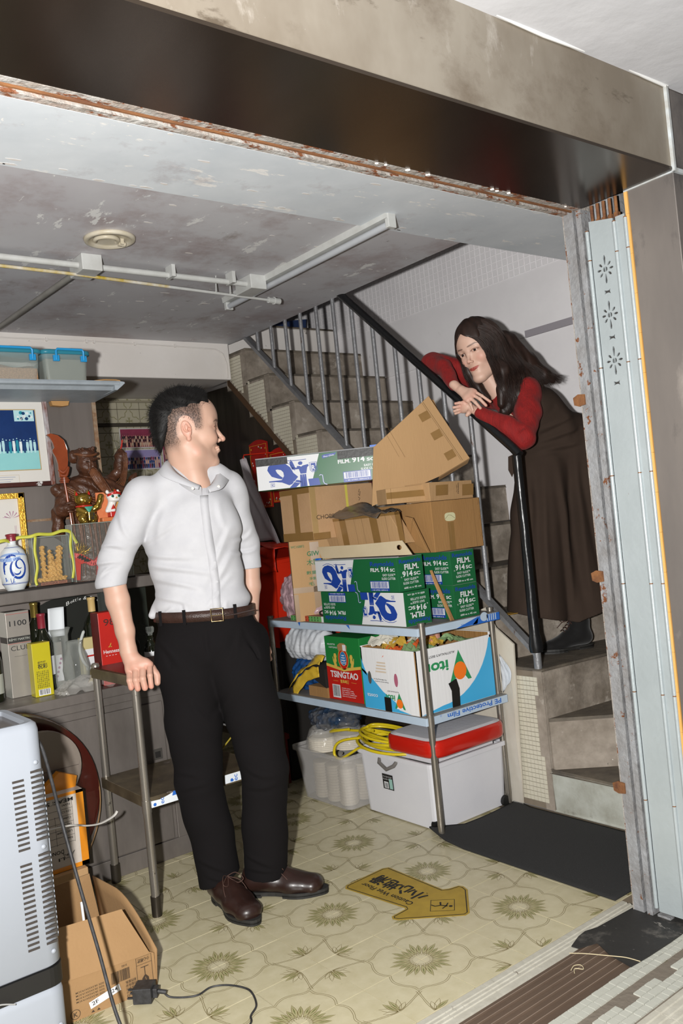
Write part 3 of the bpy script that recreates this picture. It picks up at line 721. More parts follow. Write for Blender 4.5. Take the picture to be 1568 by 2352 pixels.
def eyes(parent,Mh,tag_='eye'):
    wh=mt('eye_white','#e6dfd8',.15,coat=.5); ir=mt('iris','#241510',.1,coat=.5)
    for y in (-1,1):
        b=MB(); c=Vector((.0765,y*.031,-.002))
        pr=[(.0125*math.sin(a),-.0125*math.cos(a)) for a in [PI*i/14 for i in range(15)]]
        b.lathe(pr,(0,0,0),wh,20); 
        fr=Vector((1,.12*(1),-.05)).normalized(); q=Vector((0,0,1)).rotation_difference(fr)
        i0=len(b.v); b.v=[tuple(q@Vector(v)+c) for v in b.v]
        d=[(0,.01285),(.0035,.0125),(.0062,.0112)]; b2=MB().lathe([(r_,z_+.0002) for r_,z_ in d],(0,0,0),ir,16); b.add([q@Vector(v)+c for v in b2.v],b2.f,ir,True)
        b.v=[tuple(Mh@Vector(v)) for v in b.v]; b.obj(tag_,parent)
def hand(s,wr,kn,fingers,thumb,r=.0088,palm=.0125,k=.008):
    """wr wrist pt, kn list of 4 knuckle pts, fingers list of 4 lists of 3 joints, thumb list of pts"""
    wr=Vector(wr)
    for i,q in enumerate(kn):
        q=Vector(q); s.cone(wr.lerp(q,.15),q,palm*1.15,palm*.92,.012)
        if i: s.cone(Vector(kn[i-1]).lerp(wr,.2),q.lerp(wr,.2),palm,palm,.01)
    for i,f in enumerate(fingers):
        sc=[.92,1,1,.86][i] if True else 1
        pts=[kn[i]]+list(f); s.chain(pts,[r*1.08*sc,r*sc,r*.93*sc,r*.82*sc][:len(pts)],.0035)
    s.chain(thumb,[palm*1.05,r*1.25,r*1.12,r*.95][:len(thumb)],.006)
# ================================================================ people
RTv=Vector((math.cos(YAW),math.sin(YAW),0)); FWv=Vector((-math.sin(YAW),math.cos(YAW),0))
def person(label,u0,d0,z0=0):
    loc=Vector((CAM.x,CAM.y,0))+RTv*u0+FWv*d0; loc.z=z0
    return T('person',label,'person',loc,None,YAW), (u0,d0,z0)
skin_m=mt('skin_light','#e0ab8d',.5,attr='Col',sss=.06,bump=.03,bscale=350)
skinw_m=mt('skin_fair','#e8b79c',.5,attr='Col',sss=.06,bump=.02,bscale=350)
hairk_m=mt('hair_black','#0d0b0a',.6,spec=.3); stub_m=hairk_m
hairb_m=mt('hair_brown','#1a100b',.5,c2='#33211a',scale=60,contrast=.25,stretch=(1,1,.1))
shirt_m=mt('white_shirt_cotton','#b5b5b8',.85,c2='#aeaeb2',scale=30,bump=.06,bscale=300,sheen=.1)
trou_m=mt('black_trouser_cloth','#131112',.95,bump=.06,bscale=400,spec=.15)
lbrown=mt('brown_belt_leather','#3d2a24',.35,c2='#2d1d18',scale=20,bump=.25,bscale=250)
shoe_m=mt('dark_brown_shoe_leather','#33201b',.33,c2='#1c110e',scale=9,contrast=.35,coat=.08,rvar=.05,bump=.05,bscale=60)
sole_m=mt('black_rubber','#1b1b1a',.6,c2='#2c2b29',scale=30)
def place(V,O): return V-np.array(O)
def put(name,s,O,parent,m,label=None,C=None):
    V,F=s.net(); o=link(name,np_mesh(name,[(place(V,O),F,0)],[m]),parent)
    if label: o['label']=label
    return o
# ---------------------------------------------------------------- the man
man,MO=person('man in a white shirt and black trousers leaning one hand on the steel trolley',-.43,2.85)
HM=frame((.955,.295,.0),(-.03,0,1),(-.489,2.856,1.572),1.04)
V,F=head_sdf(False,True,.0016,(-.008,.030))
Ch=head_color(V,'#bb9885','#b06a58','#33231c',False)
Vf0=V.copy(); x,y,z=V.T; side=ss(np.abs(y),.03,.062)
hl=.052+.35*np.maximum(x-.03,0)      # fade zone lower limit
fade=ss(z,-.062,.035)*(1-(x>-.028)*(1-ss(z,-.02,.0)))*(x<.058-.3*np.abs(z-.03))*(np.hypot(x+.010,(z+.008)*.7)>.030)
fade=fade*(1-ss(x,.035,.058))*ss(x,-.2,-.02) if False else fade*(1-ss(x,.03,.056))
back=ss(-x,.02,.06)*ss(z,-.085,-.04)
Ch=mixc(Ch,np.clip(1.0*fade+.9*back,0,.95)*(.55+.5*RNG.random(len(V))),'#2c2624')
Vh=xf(V,HM)
# body: torso, arms with hands, legs under the clothes
s=SDF((-.90,2.62,.02),(-.20,3.12,1.46),.0035)
s.ell((-.505,2.865,1.18),(.135,.085,.17),.02); s.ell((-.49,2.87,.93),(.14,.10,.14),.04); s.cone((-.58,2.82,1.33),(-.42,2.91,1.33),.03,.03,.02); s.cone((-.485,2.865,1.30),(-.476,2.866,1.36),.045,.045,.03)
s.chain([(-.56,2.86,.85),(-.556,2.84,.44),(-.522,2.87,.09)],[.085,.058,.042],.02); s.chain([(-.41,2.86,.85),(-.342,2.85,.44),(-.38,2.87,.09)],[.085,.058,.042],.02)
s.chain([(-.65,2.815,1.35),(-.72,2.81,1.23),(-.768,2.81,1.10)],[.026,.026,.030],.008); s.chain([(-.37,2.94,1.34),(-.338,3.0,1.10)],[.034,.032],.008)
V1,F1=s.net()
s=SDF((-.86,2.68,.70),(-.60,2.88,1.14),.0018)
s.chain([(-.770,2.805,1.12),(-.757,2.80,1.03),(-.742,2.795,.93),(-.736,2.79,.865),(-.731,2.785,.84)],[.0395,.0375,.030,.0255,.026],.012,sq=(1,.88,1))
kn=[(-.7345,2.772,.800),(-.712,2.768,.808),(-.689,2.768,.810),(-.6675,2.772,.816)]
fg=[[(-.7290,2.742,.776),(-.7260,2.742,.752)],[(-.7080,2.738,.776),(-.7045,2.739,.748)],[(-.6855,2.738,.778),(-.6815,2.739,.748)],[(-.6625,2.742,.786),(-.6615,2.742,.750)]]
hand(s,(-.732,2.787,.85),kn,fg,[(-.700,2.785,.825),(-.668,2.795,.800),(-.652,2.797,.775),(-.652,2.79,.752)],r=.0105,palm=.0135)
V2,F2=s.net()
s=SDF((-.40,2.90,.74),(-.24,3.08,1.16),.0025)
s.chain([(-.338,3.0,1.12),(-.342,3.0,1.02),(-.352,2.995,.92),(-.350,2.985,.86)],[.036,.033,.027,.024],.012)
hand(s,(-.35,2.985,.86),[(-.352,2.975,.80),(-.336,2.975,.798),(-.32,2.972,.798),(-.306,2.97,.80)],[[(-.352,2.965,.77),(-.355,2.95,.75)],[(-.335,2.965,.768),(-.336,2.95,.75)],[(-.318,2.962,.775),(-.315,2.955,.76)],[(-.303,2.965,.785),(-.298,2.965,.765)]],[(-.33,2.98,.83),(-.312,2.97,.81),(-.303,2.962,.80),(-.298,2.96,.79)],r=.0105,palm=.013)
V3,F3=s.net()
base=np.array(lin('#bb9885')[:3])
def handcol(V,knl,base):
    C=np.tile(base,(len(V),1)); C=mixc(C,.12*(.5+npnoise(V,120,2)),'#b9735e')
    for q in knl: C=mixc(C,.35*np.exp(-(np.linalg.norm(V-np.array(q),axis=1)/.013)**2),'#c66c5c')
    return C
C2=handcol(V2,kn+[f[-1] for f in fg],base); C2=mixc(C2,.10*(V2[:,2]<.86),'#c66c5c')
me=np_mesh('body',[(place(Vh,MO),F,0,Ch),(place(V1,MO),F1,0,np.tile(base,(len(V1),1))),(place(V2,MO),F2,0,C2),(place(V3,MO),F3,0,handcol(V3,[],base))],[skin_m])
link('body',me,man)
MH=Matrix.Translation(-Vector(MO))@HM
eyes(man,MH)
b=MB(); pts=[Vector((.0935-.35*(yy*yy)*25,yy,-.0695)) for yy in [(-.019+.038*i/12) for i in range(13)]]
vs=[];
for p_ in pts: vs+=[p_+Vector((0,0,.0042)),p_+Vector((0,0,-.0042))]
b.add([MH@v for v in vs],[(2*i,2*i+1,2*i+3,2*i+2) for i in range(12)],mt('teeth','#e9e2d2',.2,coat=.4),True); b.obj('teeth',man)
# hair
s=SDF((-.135,-.095,-.07),(.11,.095,.165),.0022)
s.ell((-.006,0,.052),(.100,.072,.088),.01); s.ell((.040,0,.085),(.046,.054,.044),.02); s.ell((-.078,0,.02),(.034,.052,.07),.02); s.ell((-.086,0,-.02),(.016,.040,.05),.02)
s.cut((.22,0,-1),-.058+.0) if False else None
def hcut(f,X,Y,Z):
    side=Z-(.052+.0*X)              # keep above on the sides
    k=np.minimum(np.maximum(.060-Z-np.maximum(-X-.045,0)*3.2,-1),1)   # >0 removed
    front=np.minimum(X-.072,1)+.0*Z
    return np.maximum(f,np.maximum(k,front*.8))
s.apply(hcut); s.wave(.0006,[(160,60,40,0,1),(60,170,90,1,1),(90,50,210,2,.7)])
V,F=s.net(); hair=link('hair',np_mesh('hair',[(place(xf(V,HM),MO),F,0)],[hairk_m]),man); hair['label']='short black spiky hair, faded at the sides'
cv=[]; hm=np.array(MH); idx=RNG.choice(len(V),3800)
for i in idx:
    p0=V[i]; x_,y_,z_=p0
    nrm=np.array([x_/.1,y_/.075,(z_-.03)/.09]); nrm/=np.linalg.norm(nrm)+1e-9
    d=nrm+np.array([.55,.0,.35]) if x_>-.02 else nrm*1.1+np.array([-.1,0,-.25 if z_<.05 else .2])
    d=d/np.linalg.norm(d)+RNG.normal(size=3)*.22; L_=RNG.uniform(.007,.017)*(1 if z_>.02 else .75)
    if x_>.055: d[0]=abs(d[0])*.6; L_*=.8
    t=np.linspace(0,1,4)[:,None]; c=p0+d*L_*t+np.array([0,0,-.004])*t**2; cv.append(c@hm[:3,:3].T+hm[:3,3])
for i in RNG.choice(len(Vf0),20000):
    x_,y_,z_=Vf0[i]
    if abs(y_)<.045 and x_>-.06: continue
    if x_>.045-.25*abs(z_-.02) or z_<-.055 or z_>.075: continue
    if np.hypot(x_+.010,(z_+.008)*.75)<.028 or (x_>-.028 and z_<-.012): continue
    if RNG.random()>.35+6*(z_+.055): continue
    nrm=np.array([x_/.1,y_/.075,(z_-.03)/.09]); nrm/=np.linalg.norm(nrm); d=nrm*.5+np.array([-.15,0,-.8])+RNG.normal(size=3)*.15; d/=np.linalg.norm(d)
    t=np.linspace(0,1,3)[:,None]; c=Vf0[i]+d*RNG.uniform(.0025,.006)*(1+max(z_,0)*14)*t; cv.append(c@hm[:3,:3].T+hm[:3,3])
strands('hair_tufts',cv,.00038,hairk_m,man)
# shirt
s=SDF((-.90,2.62,.90),(-.22,3.14,1.50),.003)
s.ell((-.508,2.868,1.235),(.166,.108,.180),.02); s.ell((-.500,2.865,1.08),(.150,.108,.17),.05); s.ell((-.495,2.865,.99),(.162,.122,.075),.04)
s.cone((-.635,2.805,1.375),(-.375,2.935,1.365),.056,.054,.035); s.cone((-.55,2.84,1.41),(-.42,2.90,1.405),.052,.052,.03)
s.chain([(-.645,2.80,1.365),(-.708,2.80,1.25),(-.752,2.80,1.165),(-.774,2.80,1.09)],[.060,.055,.052,.049],.016)
s.chain([(-.375,2.94,1.36),(-.360,2.975,1.24),(-.347,2.995,1.16),(-.340,3.0,1.085)],[.056,.052,.047,.043],.014)
# waist flare over the belt at his right side
s.cone((-.640,2.83,.985),(-.655,2.82,.968),.012,.010,.02)
# drag folds as height ridges and valleys on the cloth
def folds(s_,L):
    def fn(f,X,Y,Z):
        g=0
        for u0,z0,u1,z1,w_,a in L:
            du,dz=u1-u0,z1-z0; l=math.hypot(du,dz); t_=((X-u0)*du+(Z-z0)*dz)/(l*l); d_=((X-u0)*dz-(Z-z0)*du)/l
            d_=d_+.010*np.sin(t_*3+u0*40)
            e=np.clip(1-(2*t_-1)**2,0,1)**1.0*(t_>0)*(t_<1)
            g=g+a*e*(np.exp(-(d_/w_)**2)-.8*np.exp(-((d_-1.7*w_)/(w_*1.1))**2))
        return f-g
    s_.apply(fn)
folds(s,[(-.69,1.21,-.52,1.265,.008,.0035),(-.68,1.19,-.47,1.135,.009,.0045),(-.66,1.15,-.42,1.075,.010,.0050),(-.65,1.10,-.46,1.03,.009,.0045),(-.66,1.05,-.50,.985,.008,.0035),(-.35,1.24,-.45,1.10,.009,.0040),(-.345,1.17,-.47,1.01,.010,.0045),(-.36,1.08,-.48,.975,.009,.0040),(-.57,1.33,-.60,1.19,.012,.0030),(-.40,1.34,-.37,1.22,.010,.0030),(-.80,1.22,-.70,1.19,.007,.0040),(-.82,1.17,-.72,1.145,.007,.0045),(-.80,1.125,-.73,1.14,.006,.0035),(-.72,1.32,-.67,1.22,.009,.0035),(-.31,1.22,-.37,1.18,.007,.0035),(-.30,1.16,-.37,1.14,.007,.0035),(-.58,1.0,-.60,.96,.007,.0035),(-.52,1.0,-.53,.96,.006,.0030),(-.40,1.0,-.385,.96,.007,.0030)])
s.wave(.0022,[(28,10,34,0,1),(-20,14,52,1,.9),(60,5,-38,2,.5),(15,9,90,.5,.3)])
s.cut((.10,0,-1),-.966-.05+0) if False else None
def hemcut(f,X,Y,Z):
    f=np.maximum(f,(.958+.004*np.sin(40*X))-Z)
    # sleeve ends
    e1=(1.078+.06*(X+.78))-Z; f=np.where(X<-.70,np.maximum(f,e1),f)
    e2=1.083-Z; m=(Y>2.945)&(X>-.385); f=np.where(m,np.maximum(f,e2),f)
    # neck opening
    g=np.sqrt(((X+.478)/1.0)**2+((Y-2.868)/1.05)**2)-.052
    v=np.maximum(np.abs(X+.455+(Z-1.36)*.05)-np.maximum(Z-1.352,0)*.42,Y-2.84)
    f=np.maximum(f,-np.minimum(np.maximum(g,1.36-Z),np.maximum(v,1.352-Z)))
    return f
s.apply(hemcut)
shirt=put('shirt',s,MO,man,shirt_m,'white button shirt with sleeves rolled to the elbow')
# collar: folded strip around the neck (u,d,z) inner top line -> outer lower line
seam=mt('shirt_seam','#c9c9cc',.8)
top=[(-.447,2.792,1.372),(-.478,2.785,1.392),(-.518,2.79,1.425),(-.548,2.82,1.462),(-.552,2.87,1.480),(-.525,2.93,1.486),(-.47,2.945,1.475),(-.425,2.92,1.455),(-.405,2.88,1.430),(-.405,2.845,1.405),(-.418,2.815,1.380),(-.432,2.80,1.366)]
bot=[(-.452,2.757,1.364),(-.500,2.745,1.385),(-.560,2.765,1.415),(-.585,2.81,1.436),(-.585,2.87,1.445),(-.55,2.95,1.448),(-.46,2.975,1.438),(-.395,2.95,1.418),(-.368,2.90,1.398),(-.372,2.845,1.378),(-.385,2.80,1.360),(-.418,2.768,1.352)]
def smoothc(P,n):
    P=[Vector(p) for p in P]; out=[]
    for i in range(len(P)-1):
        p0,p1,p2,p3=P[max(i-1,0)],P[i],P[i+1],P[min(i+2,len(P)-1)]
        for k in range(n):
            t=k/n; out.append(.5*((2*p1)+(p2-p0)*t+(2*p0-5*p1+4*p2-p3)*t*t+(3*p1-p0-3*p2+p3)*t**3))
    out.append(P[-1]); return out
tp,bt=smoothc(top,5),smoothc(bot,5); b=MB(); n=len(tp); off=Vector(MO)
mid=[t.lerp(q,.35)+Vector((0,-.004,.008)) if t.y<2.87 else t.lerp(q,.35)+Vector((0,.004,.008)) for t,q in zip(tp,bt)]
low=[t+Vector((0,0,-.035)) for t in tp]
vs=[v-off for v in low+tp+mid+bt]; b.add(vs,[(r_*n+i,r_*n+i+1,(r_+1)*n+i+1,(r_+1)*n+i) for r_ in range(3) for i in range(n-1)],shirt_m,True)
b.obj('collar',man,solid=.0025)
for c in ((-.468,2.746,1.369),(-.392,2.800,1.369)):
    b=MB()
    b.lathe([(0,.0022),(.004,.0022),(.0055,.001),(.0055,0)],(0,0,0),mt('button','#c9c6c0',.25),12)
    for v in range(len(b.v)-48,len(b.v)): q=b.v[v]; b.v[v]=(c[0]+q[0]-MO[0],c[1]-q[2]-MO[1],c[2]+q[1])
    b.obj('collar_button',man)
# placket
def surf(s_,u,z,d0=2.70,d1=2.90):
    # first surface crossing from the front
    g=(u-s_.lo[0])/s_.res; h=(z-s_.lo[2])/s_.res; i,k=int(g),int(h); a,b_=g-i,h-k
    col=(s_.f[i,:,k]*(1-a)+s_.f[i+1,:,k]*a)*(1-b_)+(s_.f[i,:,k+1]*(1-a)+s_.f[i+1,:,k+1]*a)*b_; j=int(np.argmax(col<0))
    return float(s_.lo[1]+(j-1+col[j-1]/(col[j-1]-col[j]))*s_.res) if col[j]<0 else None
b=MB(); vs=[];zz=[1.345-.0125*i for i in range(31)]
for z_ in zz:
    uc=-.441+.012*ss(np.array(1.345-z_),0,.3)
    for du in (-.013,.013):
        d_=surf(s,uc+du,z_) or 2.75; vs.append(Vector((uc+du,d_-.0012,z_))-off)
b.add(vs,[(2*i,2*i+1,2*i+3,2*i+2) for i in range(30)],shirt_m,True); b.obj('placket',man,solid=.001)
# trousers
s=SDF((-.72,2.64,.02),(-.22,3.08,.99),.003)
s.ell((-.488,2.865,.87),(.172,.125,.13),.02); s.ell((-.492,2.865,.955),(.160,.118,.06),.03)
s.chain([(-.560,2.86,.80),(-.556,2.845,.60),(-.560,2.84,.42),(-.520,2.862,.05)],[.108,.090,.078,.070],.02)
s.chain([(-.398,2.862,.80),(-.360,2.858,.60),(-.340,2.852,.42),(-.376,2.87,.05)],[.108,.091,.078,.072],.015)
s.ell((-.325,2.93,.83),(.028,.04,.06),.05)
for a,b_,r_ in [((-.475,2.74,.93),(-.465,2.745,.70),.004),((-.465,2.735,.72),(-.40,2.745,.78),.005),((-.47,2.735,.70),(-.55,2.745,.76),.005),((-.64,2.77,.90),(-.60,2.755,.80),.005),((-.35,2.78,.90),(-.32,2.80,.80),.005)]:
    s.cone(a,b_,r_,r_*.5,.014,'s')
s.wave(.0022,[(12,8,26,0,1),(30,10,-20,1,.6),(9,22,55,2,.5)])
s.wave(.0030,[(25,10,70,0,1)]) if False else None
def tc(f,X,Y,Z):
    hem=np.where(X<-.447,.055+.35*(X+.585)*.9,.075-.10*(X+.45))
    f=np.maximum(f,hem-Z); f=np.maximum(f,Z-.972+.03*(X+.49))
    slit=np.maximum(np.abs(X+.447)-.004,Z-.60)      # keep the two legs apart near the hem
    return f
folds(s,[(-.64,.90,-.56,.78,.010,.0030),(-.35,.90,-.41,.78,.010,.0030),(-.63,.46,-.52,.43,.009,.0030),(-.62,.39,-.51,.42,.009,.0030),(-.40,.45,-.29,.42,.009,.0030),(-.41,.38,-.29,.40,.009,.0025),(-.60,.16,-.47,.12,.008,.0030),(-.57,.11,-.47,.10,.007,.0025),(-.44,.15,-.32,.12,.008,.0030),(-.44,.10,-.33,.11,.007,.0025),(-.55,.70,-.48,.60,.010,.0030),(-.42,.70,-.47,.60,.010,.0030)])
s.apply(tc); put('trousers',s,MO,man,trou_m,'black straight trousers'); ts=s
# belt
b=MB(); vs=[]; n=40
for i in range(n):
    a=2*PI*i/n; u=-.492+.166*math.cos(a); d_=2.865+.124*math.sin(a); zc=.958-.028*(u+.49)
    for k,zz_ in enumerate((-.017,.017)): vs.append(Vector((u,d_,zc+zz_))-off)
b.add(vs,[(2*i,2*((i+1)%n),2*((i+1)%n)+1,2*i+1) for i in range(n)],lbrown,True); b.obj('belt',man,'brown grained leather belt',solid=.004)
b=MB(); b.tube([Vector(p)-off for p in ((-.405,2.735,.953),(-.37,2.745,.954),(-.335,2.765,.956),(-.318,2.785,.957))],.016,lbrown,8,flat=.12,up=(0,0,1)); 
b.v=[tuple(v) for v in b.v]; b.obj('belt_tip',man)
b=MB(); brass=mt('antique_brass','#8c7858',.3,.9)
fr=[(-.447,.938),(-.409,.938),(-.409,.978),(-.447,.978)]
b.tube([Vector((u,2.731,z_))-off for u,z_ in fr],.0026,brass,8,closed=True); b.cyl(Vector((-.447,2.731,.957))-off,Vector((-.413,2.729,.957))-off,.0018,brass,8); b.obj('buckle',man,'square brass buckle')
for u in (-.535,-.375,-.62):
    a=math.acos(max(-1,min(1,(u+.492)/.166))); d_=2.865-.124*math.sin(a)-.004
    b=MB(); b.box(Vector((u-.005,d_-.002,.935))-off,Vector((u+.005,d_+.002,.983))-off,trou_m); b.obj('belt_loop',man)
# shoes
def shoe(name,heel,toe,O,parent,L_=.285,w_=.050,m=shoe_m,boot=False,tilt=0,h0=0):
    heel=Vector(heel);toe=Vector(toe); f=(toe-heel); f.z=0; f.normalize(); Mx=frame(f,(0,0,1),(0,0,0))
    M_=Matrix.Translation(Vector((heel.x,heel.y,h0))-Vector(O))@Mx
    s=SDF((-.03,-.075,-.01),(L_+.03,.075,.26 if boot else .15),.002)
    k=L_/.285
    s.chain([(.035*k,0,.045),(.10*k,0,.048),(.17*k,0,.036),(.235*k,.0,.028)],[.034*k,.038*k,.041*k,.040*k],.02,sq=(1,w_/.044,.82))
    s.ell((.05*k,0,.068),(.045*k,.032,.045),.03); s.ell((.115*k,0,.062),(.05*k,.028,.030),.03)
    if boot:
        s.chain([(.058,0,.07),(.052,0,.12),(.054,0,.155)],[.040,.042,.043],.02)
        s.cut((0,0,1),.158)
    else:
        s.cut((.12,0,1),.112); s.cone((.052,0,.11),(.052,0,.13),.026,.030,.004,'s')
    s.cut((0,0,-1),-.014); s.cone((.06*k,-.05,.085),(.16*k,-.028,.045),.0012,.0012,.002,'s'); s.cone((.06*k,.05,.085),(.16*k,.028,.045),.0012,.0012,.002,'s')
    V,F=s.net(); r=link('shoe' if not boot else 'ankle_boot',np_mesh('shoe',[(xf(V,M_),F,0)],[m]),parent)
    # sole + heel
    o=[]
    for i in range(36):
        a=2*PI*i/36; c,sn=math.cos(a),math.sin(a); t=(c+1)/2
        wd=(.038+.016*math.exp(-((t-.72)/.22)**2)-.006*math.exp(-((t-.38)/.14)**2))*w_/.050
        o.append((L_*.5+(L_*.5+.006)*c, wd*math.copysign(abs(sn)**.75,sn)))
    b=MB(); b.prism(o,'z',.006,.018,sole_m,M_); 
    b.prism([q_ for q_ in o if q_[0]<=.09],'z',0,.012,sole_m,M_)
    b.prism([q_ for q_ in o if q_[0]>=.13],'z',0,.010,sole_m,M_)
    b.obj('sole',r,bevel=.0015)
    lc=mt('shoe_lace','#4a332b' if not boot else '#151313',.7); b=MB()
    tz=lambda x_: (.112-.12*x_ if x_<.06 else .105-.33*(x_-.06)) if not boot else (.155-.9*(x_-.06))
    for i in range(5):
        x_=.108+.015*i if not boot else .085+.012*i; h=(.092-.36*(x_-.108)) if not boot else (.130-.85*(x_-.085))
        b.tube([M_@Vector((x_,-.020,h-.006)),M_@Vector((x_+.002,0,h+.004)),M_@Vector((x_,.020,h-.006))],.0016,lc,6)
    x_,h=(.078 if boot else .106),(.100 if not boot else .135)
    for sgn in (-1,1):
        lp=[(x_,0,h),(x_+.02,sgn*.022,h+.012),(x_+.045,sgn*.036,h-.004),(x_+.04,sgn*.018,h-.014),(x_+.008,0,h)]
        b.tube([M_@p for p in smoothc(lp,5)],.0013,lc,6); b.tube([M_@p for p in smoothc([(x_,0,h),(x_+.03,sgn*.03,h-.012),(x_+.06,sgn*.04,h-.04)],5)],.0013,lc,6)
    b.obj('laces',r); return r
shoe('shoe',(-.551,2.888,0),(-.421,2.700,0),MO,man); shoe('shoe',(-.455,2.882,0),(-.200,2.845,0),MO,man)
# ---------------------------------------------------------------- the woman
woman,WO=person('woman in a red knit top and long brown dress leaning over the stair railing',.95,3.70,.56)
WHM=frame((-.66,-.66,-.17),(-.24,.02,1),(.657,3.626,1.880),1.06)
V,F=head_sdf(True,False,.0016,(-.035,-.085)); Cw=head_color(V,'#cba896','#9c4038','#4a3228',True)
x,y,z=V.T; Cw=mixc(Cw,.15*np.exp(-((np.abs(y)-.045)**2+(z+.035)**2)/.0005)*(x>.04),'#d98a80')
Vh=xf(V,WHM)
s=SDF((.52,3.36,.9),(1.20,3.90,1.80),.004)
s.cone((1.02,3.72,1.46),(.80,3.62,1.62),.09,.085,.03); s.cone((.80,3.56,1.66),(.74,3.70,1.68),.045,.045,.03); s.cone((.735,3.63,1.66),(.68,3.63,1.76),.05,.045,.03)
s.chain([(.99,3.72,1.42),(.97,3.74,1.1),(.98,3.74,.95)],[.06,.035,.035],.02)
V1,F1=s.net()
s=SDF((.86,3.60,.60),(1.10,3.82,1.1),.004); s.chain([(.975,3.735,1.05),(.978,3.725,.80),(.978,3.718,.66)],[.035,.035,.033],.01); V4,F4=s.net()
# hands
s=SDF((.46,3.44,1.54),(.72,3.64,1.78),.0014)
# near (left) hand: lies on the rail pointing up-left, wrist at the red cuff
s.cone((.604,3.507,1.602),(.578,3.525,1.622),.021,.0185,.008,sq=(1,1,.9))
kn=[(.545,3.520,1.650),(.540,3.530,1.640),(.538,3.540,1.630),(.538,3.548,1.622)]
hand(s,(.578,3.525,1.623),kn,[[(.528,3.520,1.651),(.512,3.520,1.650)],[(.522,3.530,1.637),(.505,3.534,1.636)],[(.522,3.538,1.625),(.508,3.545,1.622)],[(.525,3.545,1.615),(.512,3.552,1.612)]],[(.572,3.515,1.618),(.560,3.505,1.604),(.552,3.503,1.596)],r=.0068,palm=.0105)
VA,FA=s.net()
s=SDF((.46,3.42,1.58),(.74,3.66,1.80),.0014)
s.cone((.520,3.565,1.735),(.538,3.552,1.712),.021,.0195,.008,sq=(1,1,.9))
kn2=[(.594,3.512,1.690),(.585,3.505,1.676),(.573,3.502,1.664),(.560,3.503,1.656)]
hand(s,(.540,3.548,1.710),kn2,[[(.620,3.500,1.668),(.650,3.492,1.640)],[(.608,3.490,1.655),(.630,3.486,1.626)],[(.588,3.488,1.643),(.606,3.486,1.617)],[(.568,3.490,1.638),(.575,3.487,1.612)]],[(.545,3.535,1.695),(.552,3.520,1.672),(.560,3.51,1.655)],r=.0068,palm=.0115)
VB,FB=s.net()
bw=np.array(lin('#cba896')[:3])
tips=[(.650,3.49,1.64),(.63,3.486,1.626),(.606,3.486,1.617),(.512,3.52,1.65)]
me=np_mesh('body',[(place(Vh,WO),F,0,Cw),(place(V1,WO),F1,0,np.tile(bw,(len(V1),1))),(place(V4,WO),F4,0,np.tile(np.array(lin('#3a2c28')[:3]),(len(V4),1))),(place(VA,WO),FA,0,handcol(VA,kn+tips,bw)),(place(VB,WO),FB,0,handcol(VB,kn2+tips,bw))],[skinw_m]); link('body',me,woman)
WH=Matrix.Translation(-Vector(WO))@WHM
eyes(woman,WH)
# nails
b=MB()
# red knit top
red_m=mt('red_glitter_knit','#8c100e',.8,c2='#740b0b',scale=90,contrast=.2,bump=.35,bscale=260,stretch=(1,1,.25),sheen=.05,spots=[('#f0c8b8',420,.80,(1,1,1),.01)])
s=SDF((.36,3.32,1.38),(.98,3.86,1.98),.0028)
s.chain([(.815,3.565,1.680),(.800,3.50,1.58),(.757,3.43,1.475)],[.062,.052,.046],.02)      # near upper arm
s.chain([(.757,3.43,1.475),(.700,3.445,1.530),(.608,3.505,1.600)],[.044,.038,.025],.012)
s.chain([(.70,3.72,1.70),(.60,3.745,1.815),(.462,3.775,1.872)],[.056,.050,.043],.02)
s.chain([(.462,3.775,1.872),(.50,3.68,1.83),(.522,3.573,1.735)],[.043,.036,.025],.012)
s.cone((.81,3.585,1.67),(.72,3.71,1.69),.062,.062,.03); s.cone((.735,3.63,1.665),(.70,3.63,1.725),.055,.044,.02)
s.cone((.80,3.62,1.63),(.84,3.64,1.59),.085,.08,.03)
s.wave(.0016,[(70,20,60,0,1),(30,-60,20,1,.7)])
for a,b_ in [((.70,3.38,1.49),(.75,3.40,1.51)),((.56,3.69,1.85),(.585,3.70,1.80))]: s.cone(a,b_,.005,.003,.012,'s')
s.apply(lambda f,X,Y,Z: np.maximum(f,-np.maximum(np.sqrt((X-.69)**2+(Y-3.61)**2)-.052,1.73-Z)))
put('knit_top',s,WO,woman,red_m,'red ribbed knit top with tiny sparkles')
# brown dress
br_m=mt('dark_brown_dress_cloth','#3b3029',.92,c2='#342a24',scale=6,bump=.08,bscale=400,spec=.15)
s=SDF((.56,3.38,.64),(1.32,3.98,1.80),.0042)
s.cone((1.015,3.72,1.44),(.86,3.655,1.60),.125,.108,.04); s.cone((.86,3.645,1.60),(.79,3.63,1.655),.104,.088,.03)
s.chain([(.905,3.69,1.44),(.84,3.66,1.16),(.785,3.65,.74)],[.115,.120,.130],.03,sq=(1,.85,1)); s.chain([(1.02,3.73,1.44),(1.01,3.745,1.16),(.985,3.74,.70)],[.125,.135,.150],.03,sq=(1,.8,1))
s.ell((1.05,3.745,1.40),(.095,.12,.15),.05)
for a,b_,r_ in [((.90,3.55,1.45),(.885,3.50,.66),.012),((1.02,3.60,1.2),(1.05,3.58,.66),.007),((.76,3.53,1.1),(.72,3.50,.66),.006),((.95,3.56,1.35),(.99,3.55,1.0),.006)]: s.cone(a,b_,r_*.5,r_,.03,'s')
folds(s,[(.80,1.40,.72,.75,.016,.010),(.86,1.38,.82,.72,.016,.012),(.93,1.40,.93,.72,.018,.012),(1.0,1.42,1.03,.72,.018,.012),(1.06,1.40,1.10,.75,.016,.010),(.84,1.49,1.02,1.58,.010,.007),(.84,1.45,1.06,1.53,.010,.007),(.83,1.41,1.05,1.46,.010,.006)])
